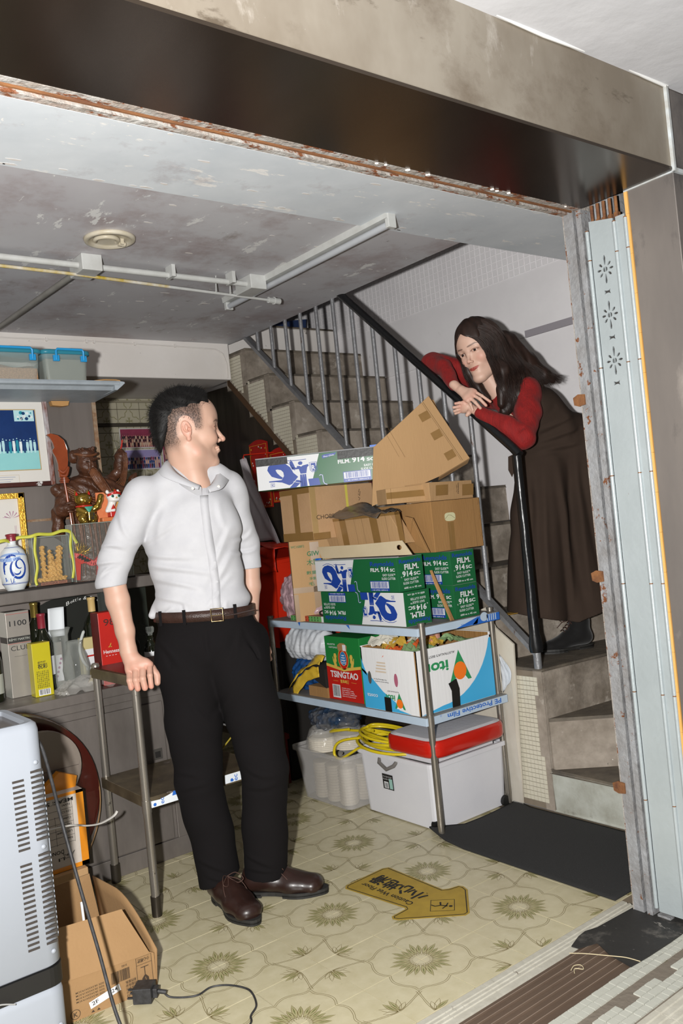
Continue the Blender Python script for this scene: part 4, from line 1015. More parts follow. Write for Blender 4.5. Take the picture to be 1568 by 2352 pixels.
s.wave(.003,[(55,10,6,0,1),(34,20,-8,1,.7),(80,0,3,2,.3)])
s.cone((.815,3.545,1.69),(.800,3.49,1.58),.062,.056,.02,'s'); s.ell((.70,3.62,1.74),(.08,.08,.07),.02,'s')
for a,b_,r_ in [((.83,3.50,1.50),(.93,3.55,1.60),.006),((.85,3.50,1.46),(.97,3.56,1.56),.005),((.84,3.50,1.42),(1.0,3.58,1.47),.005),((.90,3.53,1.38),(1.04,3.60,1.50),.005)]: s.cone(a,b_,r_*.4,r_,.02,'s')
def dcut(f,X,Y,Z):
    f=np.maximum(f,(.765-.26*np.clip((X-.65),0,.3)+.28*np.clip(X-.95,0,.2))-Z)
    return f
s.apply(dcut); put('dress',s,WO,woman,br_m,'long dark brown sleeveless dress')
b=MB(); wp=Vector(WO)
b.tube([Vector(p)-wp for p in smoothc([(.735,3.555,1.715),(.78,3.545,1.755),(.86,3.60,1.735),(.92,3.66,1.67)],5)],.016,br_m,8,flat=.35); b.obj('shoulder_strap',woman)
b=MB(); b.prism([(.705,1.41),(.76,1.43),(.765,1.38),(.735,1.37),(.712,1.325),(.700,1.355)],'y',3.512,3.518,br_m); b.v=[tuple(Vector(v)-wp) for v in b.v]; b.obj('sash_end',woman)
# boots
bt_m=mt('black_suede','#0e0d0d',.8,sheen=.2,spec=.3)
def boot(heel,toe,h0):
    r=shoe('ankle_boot',heel,toe,WO,woman,.235,.044,bt_m,True,0,h0); return r
bo=boot((1.028,3.735,0),(.835,3.685,0),.56)
boot((.86,3.80,0),(.72,3.66,0),.757)
pe=mt('pearl','#d9d6cf',.2,coat=.6)
for i in range(16):
    a=2*PI*i/16+.2; q=Vector((.977+.047*math.cos(a),3.722+.045*math.sin(a),.716+.008*math.sin(i*2.3)))-wp; r_=[.0065,.004,.003][i%3]
    b=MB(); b.lathe([(r_*math.sin(PI*k/6),-r_*math.cos(PI*k/6)) for k in range(7)],q,pe,8); b.obj('pearl',bo)
# hair: mass + strands
s=SDF((.50,3.44,1.50),(1.06,3.86,2.04),.0032)
im=np.array(WHM.inverted()); 
Vc=lambda p: tuple(WHM@Vector(p))
rot=WHM.to_3x3().normalized()
s.ell(Vc((-.004,0,.044)),(.119,.081,.099),.01,'u',rot); s.ell(Vc((-.03,0,.0)),(.085,.084,.09),.02,'u',rot)
def facecut(f,X,Y,Z):
    a=im[0,0]*X+im[0,1]*Y+im[0,2]*Z+im[0,3]; b=np.abs(im[1,0]*X+im[1,1]*Y+im[1,2]*Z+im[1,3]); c=im[2,0]*X+im[2,1]*Y+im[2,2]*Z+im[2,3]
    return np.maximum(f,-np.maximum(np.maximum(.028-a,c-.076+.80*b),b-.060))
s.apply(facecut)
s.chain([(.75,3.64,1.885),(.79,3.62,1.81),(.80,3.575,1.73),(.77,3.545,1.66),(.715,3.54,1.60)],[.052,.052,.045,.040,.022],.03)
s.chain([(.77,3.65,1.89),(.84,3.62,1.80),(.90,3.60,1.74),(.945,3.61,1.715)],[.060,.045,.030,.010],.03)
s.chain([(.70,3.56,1.83),(.725,3.53,1.77),(.715,3.525,1.69),(.70,3.52,1.63)],[.020,.024,.026,.016],.015)
s.chain([(.58,3.60,1.86),(.590,3.61,1.79),(.625,3.60,1.72),(.655,3.58,1.665)],[.012,.016,.020,.014],.012)
s.wave(.0010,[(150,40,30,0,1),(90,120,10,1,.8),(220,0,20,2,.5)])
V,F=s.net(); wh=link('hair',np_mesh('hair',[(place(V,WO),F,0)],[hairb_m]),woman); wh['label']='long wavy dark brown hair parted in the middle'
def path(P,n=26,m=31):
    P=[np.array(p,float) for p in P]; out=[]
    q=smoothc([Vector(p) for p in P],max(2,n//(len(P)-1))); A=np.array([tuple(v) for v in q]); s_=np.linspace(0,len(A)-1,m); i_=np.minimum(s_.astype(int),len(A)-2); f_=(s_-i_)[:,None]; return A[i_]*(1-f_)+A[i_+1]*f_
hc=lambda *p:(tuple(WHM@Vector(p)))
G=[ # guides root -> tip, grouped: neighbours interpolate. near side (head +y is the left side facing the camera ... )
 [hc(.088,.003,.088),hc(.096,.024,.060),hc(.084,.050,.030),(.652,3.528,1.862),(.664,3.525,1.826),(.680,3.52,1.78),(.69,3.505,1.72),(.705,3.505,1.66),(.700,3.50,1.595)],
 [hc(.072,.003,.108),hc(.066,.052,.078),hc(.020,.090,.02),(.725,3.54,1.81),(.745,3.515,1.74),(.735,3.50,1.68),(.745,3.505,1.62),(.725,3.50,1.575)],
 [hc(.02,.004,.130),hc(.01,.070,.095),hc(-.02,.095,.03),(.755,3.55,1.83),(.79,3.53,1.76),(.775,3.515,1.70),(.78,3.51,1.64),(.76,3.51,1.60)],
 [hc(-.01,.004,.133),hc(-.03,.070,.095),hc(-.06,.085,.03),(.79,3.57,1.84),(.83,3.56,1.78),(.86,3.55,1.75),(.885,3.55,1.715),(.90,3.56,1.67)],
 [hc(-.04,.004,.128),hc(-.07,.055,.085),hc(-.09,.06,.03),(.81,3.61,1.85),(.87,3.60,1.79),(.92,3.60,1.75),(.95,3.60,1.725),(.985,3.61,1.705)],
 [hc(-.07,.0,.11),hc(-.10,.02,.06),hc(-.10,.0,.01),(.82,3.66,1.84),(.88,3.66,1.79),(.93,3.64,1.75),(.965,3.63,1.73),(.985,3.62,1.74)]]
GF=[[hc(.088,-.003,.088),hc(.094,-.026,.060),hc(.070,-.068,.02),(.572,3.60,1.83),(.585,3.60,1.77),(.61,3.585,1.71),(.640,3.56,1.67),(.655,3.55,1.64)],
 [hc(.045,-.004,.122),hc(.05,-.06,.085),hc(.045,-.085,.02),(.572,3.64,1.84),(.59,3.64,1.78),(.62,3.62,1.72),(.65,3.60,1.68),(.675,3.58,1.63)]]
cv=[]
GP=[path(g) for g in G]; GFP=[path(g) for g in GF]
for _ in range(1900):
    P_=GP if RNG.random()<.84 else GFP
    t=RNG.random()*(len(P_)-1); i=int(t); f_=t-i; c=P_[i]*(1-f_)+P_[i+1]*f_
    n=len(c); k=np.linspace(0,1,n)[:,None]; off=RNG.normal(size=3)*.007; ph=RNG.uniform(0,6.3); a=RNG.uniform(.001,.006)
    wob=np.stack([np.sin(k[:,0]*16+ph),np.cos(k[:,0]*13+ph),np.sin(k[:,0]*11+ph)],1)*a*ss(k,.35,1)
    c=c+off*ss(k,.1,.7)+wob
    e=int(n*RNG.uniform(.78,1)); cv.append(c[:e]-np.array(WO))
strands('hair_strands',cv,.0012,hairb_m,woman,3)
# ================================================================ things
class Th:
    def __init__(s,name,label,cat,loc,group=None,rot=None,world=True):
        s.loc=Vector(loc); s.root=T(name,label,cat,loc,group,0,rot); s.world=world
    def put(s,mb,name,label=None,parent=None,**k):
        if isinstance(mb,Print): mb=mb.mb
        if s.world: mb.v=[tuple(Vector(v)-s.loc) for v in mb.v]
        return mb.obj(name,parent or s.root,label,**k)
steelpipe=mt('stainless_pipe','#aea89f',.30,.75,c2='#7a7369',scale=14,contrast=.3,stretch=(1,1,.4),rvar=.08,spots=[('#3a3128',20,.64)])
film_m=mt('blue_protective_film','#b4c4d4',.45,c2='#a8b8c8',scale=8,bump=.05); pblue=mt('print_blue','#2a63b8',.5)
shelf_top=mt('dusty_shelf','#8d8983',.6,.3,c2='#767069',scale=12)
card=mt('cardboard','#b08d64',.85,c2='#a5835b',scale=5,contrast=.3,bump=.12,bscale=140,stretch=(1,1,.15)); card2=mt('cardboard_dark','#9c7649',.85,c2='#8f6a3f',scale=5,bump=.12,bscale=140,stretch=(1,1,.15))
cardL=mt('cardboard_pinkish','#b8946f',.85,c2='#ad8963',scale=6,bump=.1,bscale=120); cream=mt('cream_board','#cbbb9c',.8,c2='#bfae8e',scale=8)
tape=mt('brown_tape','#7f6138',.3,c2='#8d6c40',scale=12,coat=.3); ctape=mt('clear_tape','#a5895d',.2,coat=.4); seam=mt('board_seam','#5d4527',.9)
ink=mt('ink_black','#1c1b1b',.6); inkb=mt('carton_ink','#3a2d20',.8); green_ink=mt('green_ink','#2f6b46',.7)
P_blue=mt('film_blue','#1f3f92',.35); P_green=mt('film_green','#1a5a33',.35,c2='#1d5f38',scale=5); P_white=mt('film_white','#d0d1d3',.35); P_edge=mt('film_grey_edge','#8a8b8e',.6); btape=mt('black_duct_tape','#1a1917',.45,bump=.1)
gl=mt('clear_plastic','#e6e6e6',.12,trans=1,alpha=.32,ior=1.3,bump=.25,bscale=30)
# ---- rack
rk=Th('steel_rack','stainless steel rack with pale blue film on its two shelves','shelf rack',(.43,-.14,0))
for x,y in ((.235,-.645),(.655,-.605),(.222,.375),(.655,.40)):
    b=MB(); b.cyl((x,y,.05),(x,y,.80),.0125,steelpipe,18); b.cyl((x,y,.797),(x,y,.806),.0145,steelpipe,18); b.tube([(x,y,.0),(x,y,.012),(x,y,.05)],[.009,.011,.013],steelpipe,14)
    for z in (.44,.77): b.cyl((x,y,z-.022),(x,y,z+.022),.0145,steelpipe,18)
    rk.put(b,'leg')
for z in (.79,.455):
    b=MB(); b.box((.212,-.648,z-.033),(.662,.385,z-.003),film_m); b.box((.214,-.646,z-.003),(.66,.383,z),shelf_top); o=rk.put(b,'shelf_board',bevel=.002)
    p=face((.212,-.648,z-.033),(.662,.385,z),'-y')
    if z>.6:
        p.poly([(.20,.0),(.33,.030),(.32,.002)],pblue); p.poly([(.29,.0),(.45,.0),(.45,.03),(.335,.03)],pblue)
        p.circle(.36,.024,.022,film_m,2,16,.018)
        for i in range(5): p.rect(.375+i*.012,.004,.381+i*.012,.03,film_m,2)
        p.text('PE Protective Film',.23,.008,.005,pblue,1,w=.05)
        p=p; q=face((.212,-.648,z-.033),(.662,.385,z),'-x'); q.poly([(.25,.03),(.27,.03),(.262,.012)],pblue); q.poly([(.60,.03),(.62,.03),(.625,.012)],pblue); rk.put(q,'film_print',parent=None)
    else:
        p.text('PE Protective Film',.41,.025,.019,pblue,1,w=.30,rot=PI,bold=.02)
        for i in range(5):
            cx,cy=.075+i*.07,.0255 if i<0 else .0262; st_=[]
            for k in range(10): a=PI/2+k*PI/5; r_=.005 if k%2==0 else .0022; st_.append((cx+r_*math.cos(a),cy+r_*math.sin(a)))
            p.line(st_,.001,pblue,1,True)
    rk.put(p,'film_print')
# ---- film cutter boxes
HB=.132; LB=.533
def knight(p,x0,y0,H):
    S=H/295; Sx=LB/720; f=lambda L:[(x0+(a-95)*Sx,y0+(468-b_)*S) for a,b_ in L]
    p.poly(f([(158,283),(165,250),(185,228),(220,218),(260,232),(290,275),(305,330),(330,370),(292,432),(275,440),(235,408),(200,398),(162,396),(162,386),(235,385),(250,350),(248,315),(236,292),(215,283),(205,287),(212,315),(228,345),(243,365),(236,378),(215,368),(180,345),(168,315)][::-1]),P_blue,1)
    p.line(f([(170,222),(200,207),(230,207),(262,218),(292,250),(315,310)]),.0022,P_blue,1)
    p.poly(f([(335,247),(340,233),(350,229),(360,235),(362,247),(356,262),(342,262)][::-1]),P_blue,1)
    p.poly(f([(328,270),(344,272),(352,280),(362,270),(392,262),(396,276),(386,290),(378,345),(345,345),(338,300),(300,300),(296,280),(328,284)][::-1]),P_blue,1)
    p.poly(f([(288,222),(304,220),(314,262),(318,284),(298,290),(290,262)][::-1]),P_blue,1)
    p.line(f([(276,213),(330,217),(384,215)]),.0024,P_blue,1); p.line(f([(296,206),(298,224)]),.003,P_blue,1)
    for a in (345,357,369): p.poly(f([(a-3,352),(a+7,352),(a+9,465),(a-8,465)][::-1]),P_blue,1)
    p.poly(f([(385,400),(445,400),(452,466),(390,466)][::-1]),P_blue,1)
    p.poly(f([(275,467),(318,398),(335,402),(348,420),(312,467)][::-1]),P_blue,1)
    p.line(f([(300,410),(340,430)]),.0018,P_white,2)
    p.line(f([(400,250),(440,248),(442,318),(430,338),(412,338),(402,320)]),.0022,P_blue,1,True); p.poly(f([(407,258),(434,256),(436,315),(426,330),(414,330),(408,316)][::-1]),P_blue,1); p.text('R',x0+(411-95)*Sx,y0+(468-318)*S,.019,P_white,2,w=.015,bold=.03)
    p.line(f([(450,380),(458,372),(468,378),(470,440),(476,460),(490,468)]),.005,P_blue,1); p.line(f([(450,380),(458,372),(468,378),(470,440),(476,460),(490,468)]),.0022,P_white,2)
    p.line(f([(170,408),(192,406),(192,440),(170,442)]),.0014,P_blue,1,True); p.text('SC',x0+(174-95)*Sx,y0+(468-434)*S,.009,P_blue,1,w=.012,bold=.03)
def film_box(label,c,rz,flip=False,taped=False,slider=False,grp=None):
    rot=(0,PI if flip else 0,0)
    t=Th('cling_film_box',label,'carton',c,grp,None,False); 
    m=Matrix.Rotation(rz,4,'Z')@(Matrix.Rotation(PI,4,'Y') if flip else Matrix.Identity(4)); t.root.rotation_euler=m.to_euler()
    if flip: pass
    a=(-LB/2,-HB/2,-HB/2); d=(LB/2,HB/2,HB/2)
    b=MB(); b.box(a,d,P_green); b.box((a[0],a[1]+.002,d[2]-.001),(d[0],d[1]-.002,d[2]+.0004),P_edge); t.put(b,'body',bevel=.0015)
    for sd in ('-y','+y'):
        p=face(a,d,sd); p.poly([(0.0015,.0015),(.225,.0015),(.27,HB-.0015),(.0015,HB-.0015)],P_white); knight(p,0.0,0.0,HB)
        if taped:
            p.text('FILM.',.345,.080,.0155,P_white,w=.052,bold=.03); p.text('914',.405,.080,.021,P_white,w=.052,bold=.03); p.text('SC',.465,.080,.0125,P_white,w=.035,bold=.03)
            p.text('EASY GLIDE',.520,.058,.0095,P_white,w=.068,bold=.015,align='r'); p.text('SLIDE CUTTER',.520,.044,.0095,P_white,w=.082,bold=.015,align='r')
            p.poly([(.283,.108),(.335,.118),(.342,.128),(.29,.124),(.28,.120)],P_blue,1); p.text('Easy-Glide',.287,.113,.006,P_white,2,w=.045,rot=.08,shear=.3)
        else:
            p.text('Reynolds',.372,.102,.018,P_blue,w=.143,bold=.025); p.text('FILM.',.372,.080,.0145,P_white,w=.054,bold=.03); p.text('914',.436,.080,.0185,P_white,w=.046,bold=.03); p.text('SC',.490,.080,.0115,P_white,w=.028,bold=.03)
            p.text('EASY GLIDE™',.518,.062,.0095,P_white,w=.074,bold=.01,align='r'); p.text('SLIDE CUTTER',.518,.048,.0095,P_white,w=.082,bold=.01,align='r')
        bx=.365; p.rect(bx-.003,.0 if taped else .004,bx+.112,.044,P_blue,0); p.rect(bx,.015,bx+.109,.041,P_white,1); p.bars(bx+.006,.017,bx+.103,.040,P_blue,2,34,3); p.text('1 00 27901 02914 2',bx+.006,.0055,.005,P_white,1,w=.095)
        if taped:
            p.rect(.0,HB-.03,.135,HB+.0,btape,3); p.rect(.345,HB-.034,.522,HB,btape,3)
        t.put(p,'print')
    for sd in ('+x','-x'):
        p=face(a,d,sd); p.text('Reynolds',.066,.108,.0155,P_blue,w=.112,bold=.025,align='c'); p.text('FILM.',.072,.082,.021,P_white,w=.074,bold=.03,align='c'); p.text('914',.022,.056,.021,P_white,w=.052,bold=.03); p.text('SC',.080,.057,.013,P_white,w=.035,bold=.03)
        p.text('c',.013,.053,.007,P_white,w=.006); p.text('EASY GLIDE™',.030,.040,.009,P_white,w=.072,bold=.01); p.text('SLIDE CUTTER',.022,.026,.009,P_white,w=.080,bold=.01); p.text('600 m x 45 cm',.025,.009,.0075,P_white,w=.088,bold=.015); t.put(p,'print')
    if slider:
        b=MB(); b.box((-LB/2,-HB/2-.002,HB/2),(LB/2,-HB/2+.012,HB/2+.004),P_edge); b.box((-LB/2+.01,-HB/2-.003,HB/2+.003) if slider==1 else (LB/2-.05,-HB/2-.003,HB/2+.003),(-LB/2+.035,-HB/2+.01,HB/2+.010) if slider==1 else (LB/2-.02,-HB/2+.01,HB/2+.010),mt('slider_blue','#1d62c4',.4)); t.put(b,'slide_cutter')
    return t
film_box('upside-down cling film box lying at the front of the rack top',(.22+HB/2,-.583+LB/2,.7905+HB/2),-PI/2,flip=True)
film_box('upright cling film box with blue slider stacked on the upside-down one',(.22+HB/2,-.562+LB/2,.9235+HB/2),-PI/2,slider=1)
film_box('lower cling film box of the right-hand pair, standing on the rack top',(.432+HB/2,-.635+LB/2,.7905+HB/2),-PI/2)
film_box('upper cling film box of the right-hand pair, under the big carton',(.432+HB/2,-.635+LB/2,.923+HB/2),-PI/2)
film_box('shrink-wrapped cling film box with black tape, topmost on the carton stack',(.235,-.125,1.3725+HB/2),R(-44),taped=True,slider=2)
# ---- cartons
def carton(name,label,a,b_,m=card,grp=None,rz=0,cat='carton',seams=True):
    c=((a[0]+b_[0])/2,(a[1]+b_[1])/2,a[2]); t=Th(name,label,cat,c,grp,(0,0,rz),False)
    A=(a[0]-c[0],a[1]-c[1],0); B=(b_[0]-c[0],b_[1]-c[1],b_[2]-a[2]); mb=MB(); mb.box(A,B,m); t.put(mb,'body',bevel=.002); t.A=A;t.B=B; return t
def tapes(t,sd,rects,m=tape,name='tape'):
    p=face(t.A,t.B,sd)
    for r in rects: p.rect(*r,m,1)
    t.put(p,name); return p
# WC/GIW carton
t=carton('cardboard_box','narrow brown carton with green printing standing on the rack under the others',(.215,.115,.7905),(.50,.215,1.1455),card,None,R(-32))
p=face(t.A,t.B,'-y'); p.text('WC1688F2',.006,.325,.011,green_ink,w=.06); p.text('GIW',.075,.285,.021,green_ink,w=.055,bold=.02); p.text('木製叉',.070,.245,.022,green_ink,w=.085,bold=.01); p.text('數量:2,00',.065,.205,.012,green_ink,w=.09); p.text('淨重',.075,.18,.010,green_ink,w=.03); p.text('毛 0',.07,.155,.013,green_ink,w=.05)
p.rect(.09,.0,.13,.345,tape,0); p.rect(0,.125,.284,.15,tape,0); p.rect(0,.0,.02,.12,tape,0); t.root.location=(.335,.075,.7905); t.put(p,'print')
# chopstick/paper bag carton
t=carton('cardboard_box','pinkish carton printed CHOPSTICK PAPERBAG with a yellow strap, below the taped film box',(.176,-.10,1.147),(.522,.125,1.371),cardL)
p=face(t.A,t.B,'-y'); w_=.346; p.text('CHOPSTICK PAPERBAG',.025,.085,.019,inkb,w=.308,bold=0); p.rect(.19,.08,.203,.2235,mt('yellow_strap','#c9bd55',.5),1); p.rect(0,0,.03,.2235,ctape,0); p.rect(.0,.0,.09,.028,tape,1)
p.line([(.27,.20),(.265,.185),(.275,.19),(.268,.17),(.262,.18)],.0025,ink,1); p.line([(.26,.165),(.27,.16),(.262,.15)],.0022,ink,1); p.line([(.255,.14),(.262,.13)],.002,ink,1); t.put(p,'print')
p=face(t.A,t.B,'-x'); p.rect(.0,.200,.225,.2235,tape,1); p.rect(0,0,.225,.035,tape,1); p.rect(.095,.035,.135,.20,tape,1); t.put(p,'tape')
# big carton with hand hole
t=carton('cardboard_box','large brown carton with an oval hand hole, on the right-hand film boxes',(.40,-.59,1.0565),(.675,-.25,1.256),card2)
p=face(t.A,t.B,'-y'); hole=[(.098+.030*math.copysign(abs(math.cos(a))**.6,math.cos(a)),.133+.017*math.copysign(abs(math.sin(a))**.6,math.sin(a))) for a in [2*PI*i/24 for i in range(24)]]
p.poly(hole,mt('pale_liner','#c5c29b',.8),1); p.line([(.07,.126),(.09,.141),(.105,.138),(.125,.125)],.0012,seam,2); p.rect(.082,0,.115,.112,tape,1); p.line([(.275*.86,.002),(.275*.86,.197)],.001,seam,1)
for z in (.04,.11,.17): p.line([(.262,z),(.268,z+.012),(.264,z+.018)],.001,seam,1)
t.put(p,'print'); p=face(t.A,t.B,'-x'); p.line([(.002,.10),(.338,.10)],.0008,seam,1) if False else None
# flat cartons on it
def slab(label,pts8,m,tp,cat='carton',name='cardboard_box'):
    """general hexahedron: 4 front pts (ccw from lower-left) + depth vector"""
    P=[Vector(p) for p in pts8[:4]]; d=Vector(pts8[4]); c=sum(P,Vector())/4+d/2; c.z=min(p.z for p in P)
    t=Th(name,label,cat,c); b=MB(); b.add(P+[p+d for p in P],[(0,1,2,3),(7,6,5,4),(0,4,5,1),(1,5,6,2),(2,6,7,3),(3,7,4,0)],m); t.put(b,'body',bevel=.0015)
    ux=(P[1]-P[0]); uy=(P[3]-P[0]); pr=Print(P[0],ux,uy-ux*(uy.dot(ux)/ux.dot(ux)),lift=.0008); tp(pr,ux.length,uy.length); t.put(pr,'tape'); return t
slab('crumpled flat carton strip with brown tape, left one on the big carton',[(.255,-.50,1.262),(.43,-.555,1.262),(.43,-.555,1.328),(.255,-.50,1.322),(.035,.10,0)],card,lambda p,w,h:(p.rect(0,.02,w,.045,tape,1),p.line([(.02,0),(.02,h)],.001,seam,1)))
slab('taped flat carton lying at the right on top of the big carton',[(.415,-.575,1.2575),(.668,-.565,1.2575),(.668,-.565,1.330),(.405,-.585,1.332),(.0,.14,0)],card,lambda p,w,h:(p.rect(.03,.02,.10,.062,tape,1),p.rect(.185,.012,w,.058,tape,1),p.text('CONSTRUPLE',.158,.066,.006,inkb,w=.045,rot=-PI/2,bold=.02),p.text('SAMPLE LINE',.150,.058,.003,inkb,w=.03,rot=-PI/2)))
# tall leaning carton
def tallt(p,w,h):
    p.line([(.0,h*.82),(w,h*.82)],.0016,seam,1)
    for x in (.06,.17,.275): p.rect(x,h*.70,x+.05,h*.84 if x<.1 else h*.80,tape,1)
O=Vector((.262,-.36,1.262)); ux=Vector((.365,0,.105)); 
P0=Vector((.262,-.38,1.262)); 
fr=[Vector((.45,-.34,1.30)),Vector((.80,-.36,1.435)),Vector((.612,-.36,1.712)),Vector((.262,-.34,1.545))]
t=Th('cardboard_box','big opened-out carton leaning diagonally against the stair railing behind the stack','carton',(.46,-.42,1.262))
def thick(q,d,m,nm):
    q=[Vector(p) for p in q]; d=Vector(d); b=MB(); n=len(q); b.add(q+[v+d for v in q],[tuple(range(n)),tuple(range(2*n-1,n-1,-1))]+[(i,n+i,n+(i+1)%n,(i+1)%n) for i in range(n)],m); t.put(b,nm,bevel=.0008)
nb=Vector((.494,.869,0))
thick([(.301,-.352,1.262),(.553,-.496,1.357),(.673,-.563,1.421),(.545,-.491,1.691),(.327,-.367,1.5)],nb*.006,card,'panel')
thick([(.545,-.492,1.691),(.573,-.470,1.682),(.690,-.545,1.428),(.673,-.564,1.421)],(.003,.004,.002),card2,'edge_flap')
thick([(.553,-.497,1.357),(.575,-.470,1.345),(.690,-.535,1.405),(.673,-.564,1.421)],(.0,.004,-.004),card,'bottom_flap')
thick([(.575,-.45,1.688),(.60,-.46,1.680),(.690,-.50,1.44),(.672,-.49,1.435)],(.003,.004,0),card2,'rear_flap')
O_=Vector((.545,-.491,1.691)); e=(Vector((.673,-.563,1.421))-O_); L=e.length; e.normalize(); w2=(Vector((.327,-.367,1.5))-O_); w2=(w2-e*w2.dot(e)).normalized()
p=Print(O_,w2,e,lift=.0012); 
if p.n.dot(nb)>0: p.n=-p.n
p.line([(.035,0),(.030,L*.97)],.0014,seam,1); p.line([(.041,0),(.036,L*.96)],.001,seam,1)
for y in (.045,.135,.235): p.poly([(.040,y),(.082,y-.004),(.084,y+.030),(.042,y+.034)],tape,1)
p.line([(.215,-.02),(.225,L*.5)],.001,seam,1); p.line([(.235,.0),(.245,L*.45)],.0008,seam,1)
for v in range(0): pass
t.put(p,'tape')
# small slanted carton, cream board
def st3(p,w,h):
    p.rect(.0,h-.012,w,h,tape,1); p.poly([(.10,0),(.14,0),(.14,h),(.10,h)],tape,1); p.poly([(.30,0),(.345,0),(.345,h),(.30,h)],tape,1); p.rect(w-.03,0,w,h,tape,1)
    for x in (.06,.2,.25,.4): p.line([(x,0),(x,h)],.0007,seam,1)
slab('slanting carton flap with diagonal brown tape stripes behind the blue slider box',[(.300,-.045,1.100),(.300,-.535,1.105),(.290,-.465,1.225),(.285,-.005,1.220),(.05,0,0)],card,st3)
slab('thin folded board leaning at the end of the taped flap',[(.352,-.50,1.11),(.352,-.60,1.06),(.345,-.53,1.20),(.345,-.49,1.21),(.012,0,0)],card2,lambda p,w,h:p.line([(0,0),(0,h)],.001,seam,1))
t=Th('cardboard_sheet','cream board with a round hole lying on the blue slider box','board',(.33,-.33,1.0605))
b=MB(); hole=[(-.535+.016*math.cos(2*PI*i/18),1.092+.010*math.sin(2*PI*i/18)) for i in range(18)]
b.prism([(-.03,1.0605),(.005,1.112),(-.30,1.112),(-.555,1.118),(-.572,1.100),(-.605,1.062)],'x',.262,.266,cream,holes=[hole]); t.put(b,'board')
t=Th('cardboard_sheet','folded corrugated strip wedged upright between the film boxes','board',(.40,-.62,.7905))
b=MB(); 
for k in range(3): b.add([Vector(q) for q in ((.372+.005*k,-.60,.93),(.396+.005*k,-.64,.7905),(.404+.005*k,-.64,.7905),(.380+.005*k,-.575,.98),(.366+.005*k,-.585,.99))],[(0,1,2,3,4)],card2)
b2=b; t.put(b,'sheet',solid=.003)
# dark crinkled plastic sheet
def wavy(fn,nu,nv,seed,amp):
    r=random.Random(seed); ph=[(r.uniform(5,25),r.uniform(5,25),r.uniform(0,6)) for _ in range(6)]
    def g(u,v):
        p=Vector(fn(u,v)); h=sum(math.sin(a*u+b_*v+c) for a,b_,c in ph)/6*amp; return p+Vector((h*.5,h*.5,h))
    return g
dk=mt('dark_grey_plastic_film','#6a6560',.3,c2='#3f3b38',scale=14,contrast=.2,bump=.5,bscale=30,coat=.3,stretch=(1,.3,1))
t=Th('plastic_sheet','dark grey crinkled plastic sheet draped over the slanting carton','plastic sheet',(.30,-.2,1.22))
b=MB(); b.grid(wavy(lambda u,v:(.22+.13*v+.03*math.sin(PI*u),.08-.55*u,1.226+.045*math.sin(PI*min(1,u*1.15+.05))*v+ .01*v),1,1,5,.02),40,10,dk); t.put(b,'sheet',solid=.001)
# packet with green print
t=Th('joss_packet','flat red and green printed packet in clear wrap on the rack top','packet',(.23,-.02,.7905))
pg=mt('packet_green','#5f9a58',.5); prd=mt('packet_red','#b0472c',.5); b=MB(); b.box((.222,-.035,.7905),(.285,.20,.815),mt('packet_top','#8f5a48',.6)); b.box((.220,-.05,.7905),(.285,-.035,.815),P_white); t.put(b,'body')
p=Print((.2215,.20,.7905),(0,-1,0),(0,0,1)); p.rect(0,.001,.235,.024,pg,0); p.rect(.075,.001,.14,.024,prd,1)
for i in range(10):
    for j in range(2): p.text('囍',.006+i*.022,.004+j*.011,.006,ink if not 3<=i<=5 else mt('dark_red_ink','#6e2015',.6),2)
t.put(p,'print')
t=Th('black_loop','dark rubber band loop standing on the joss packet','band',(.235,-.03,.815)); b=MB(); b.tube([(.235,-.03+.045*math.cos(a)-.02,.828+.012*math.sin(a)) for a in [2*PI*i/20 for i in range(20)]],.003,mt('dark_rubber','#2b2522',.5),8,closed=True); t.put(b,'band')
# translucent pink plastic bag behind
bagm=mt('translucent_white_bag','#d8d2d4',.3,alpha=.62,c2='#b9aeb2',scale=9,bump=.8,bscale=22,coat=.2)
def blob_bag(label,c,r,m,seed,amp=.02,cat='plastic bag',res=.006,extra=None,name='plastic_bag'):
    s=SDF([c[i]-r[i]*1.5-.04 for i in range(3)],[c[i]+r[i]*1.5+.04 for i in range(3)],res); s.ell(c,r,.02)
    for e in (extra or []): s.ell(*e,.03)
    rr=np.random.default_rng(seed); s.wave(amp,[tuple(rr.normal(size=3)*(40+25*q_))+(rr.uniform(0,6),.6-.07*q_) for q_ in range(7)]); lo=c[2]-r[2]*.8
    s.cut((0,0,-1),-lo); V,F=s.net(); t=Th(name,label,cat,(c[0],c[1],lo)); o=link('bag',np_mesh('bag',[(V-np.array([c[0],c[1],lo]),F,0)],[m]),t.root); return t
blob_bag('translucent pinkish plastic bag slumped on the left end of the rack top',(.30,.22,.885),(.07,.13,.118),mt('pinkish_bag','#c7a7ad',.3,alpha=.72,c2='#a58890',scale=9,bump=.8,bscale=20,coat=.2),3,.005,extra=[((.30,.12,.83),(.06,.08,.05))])
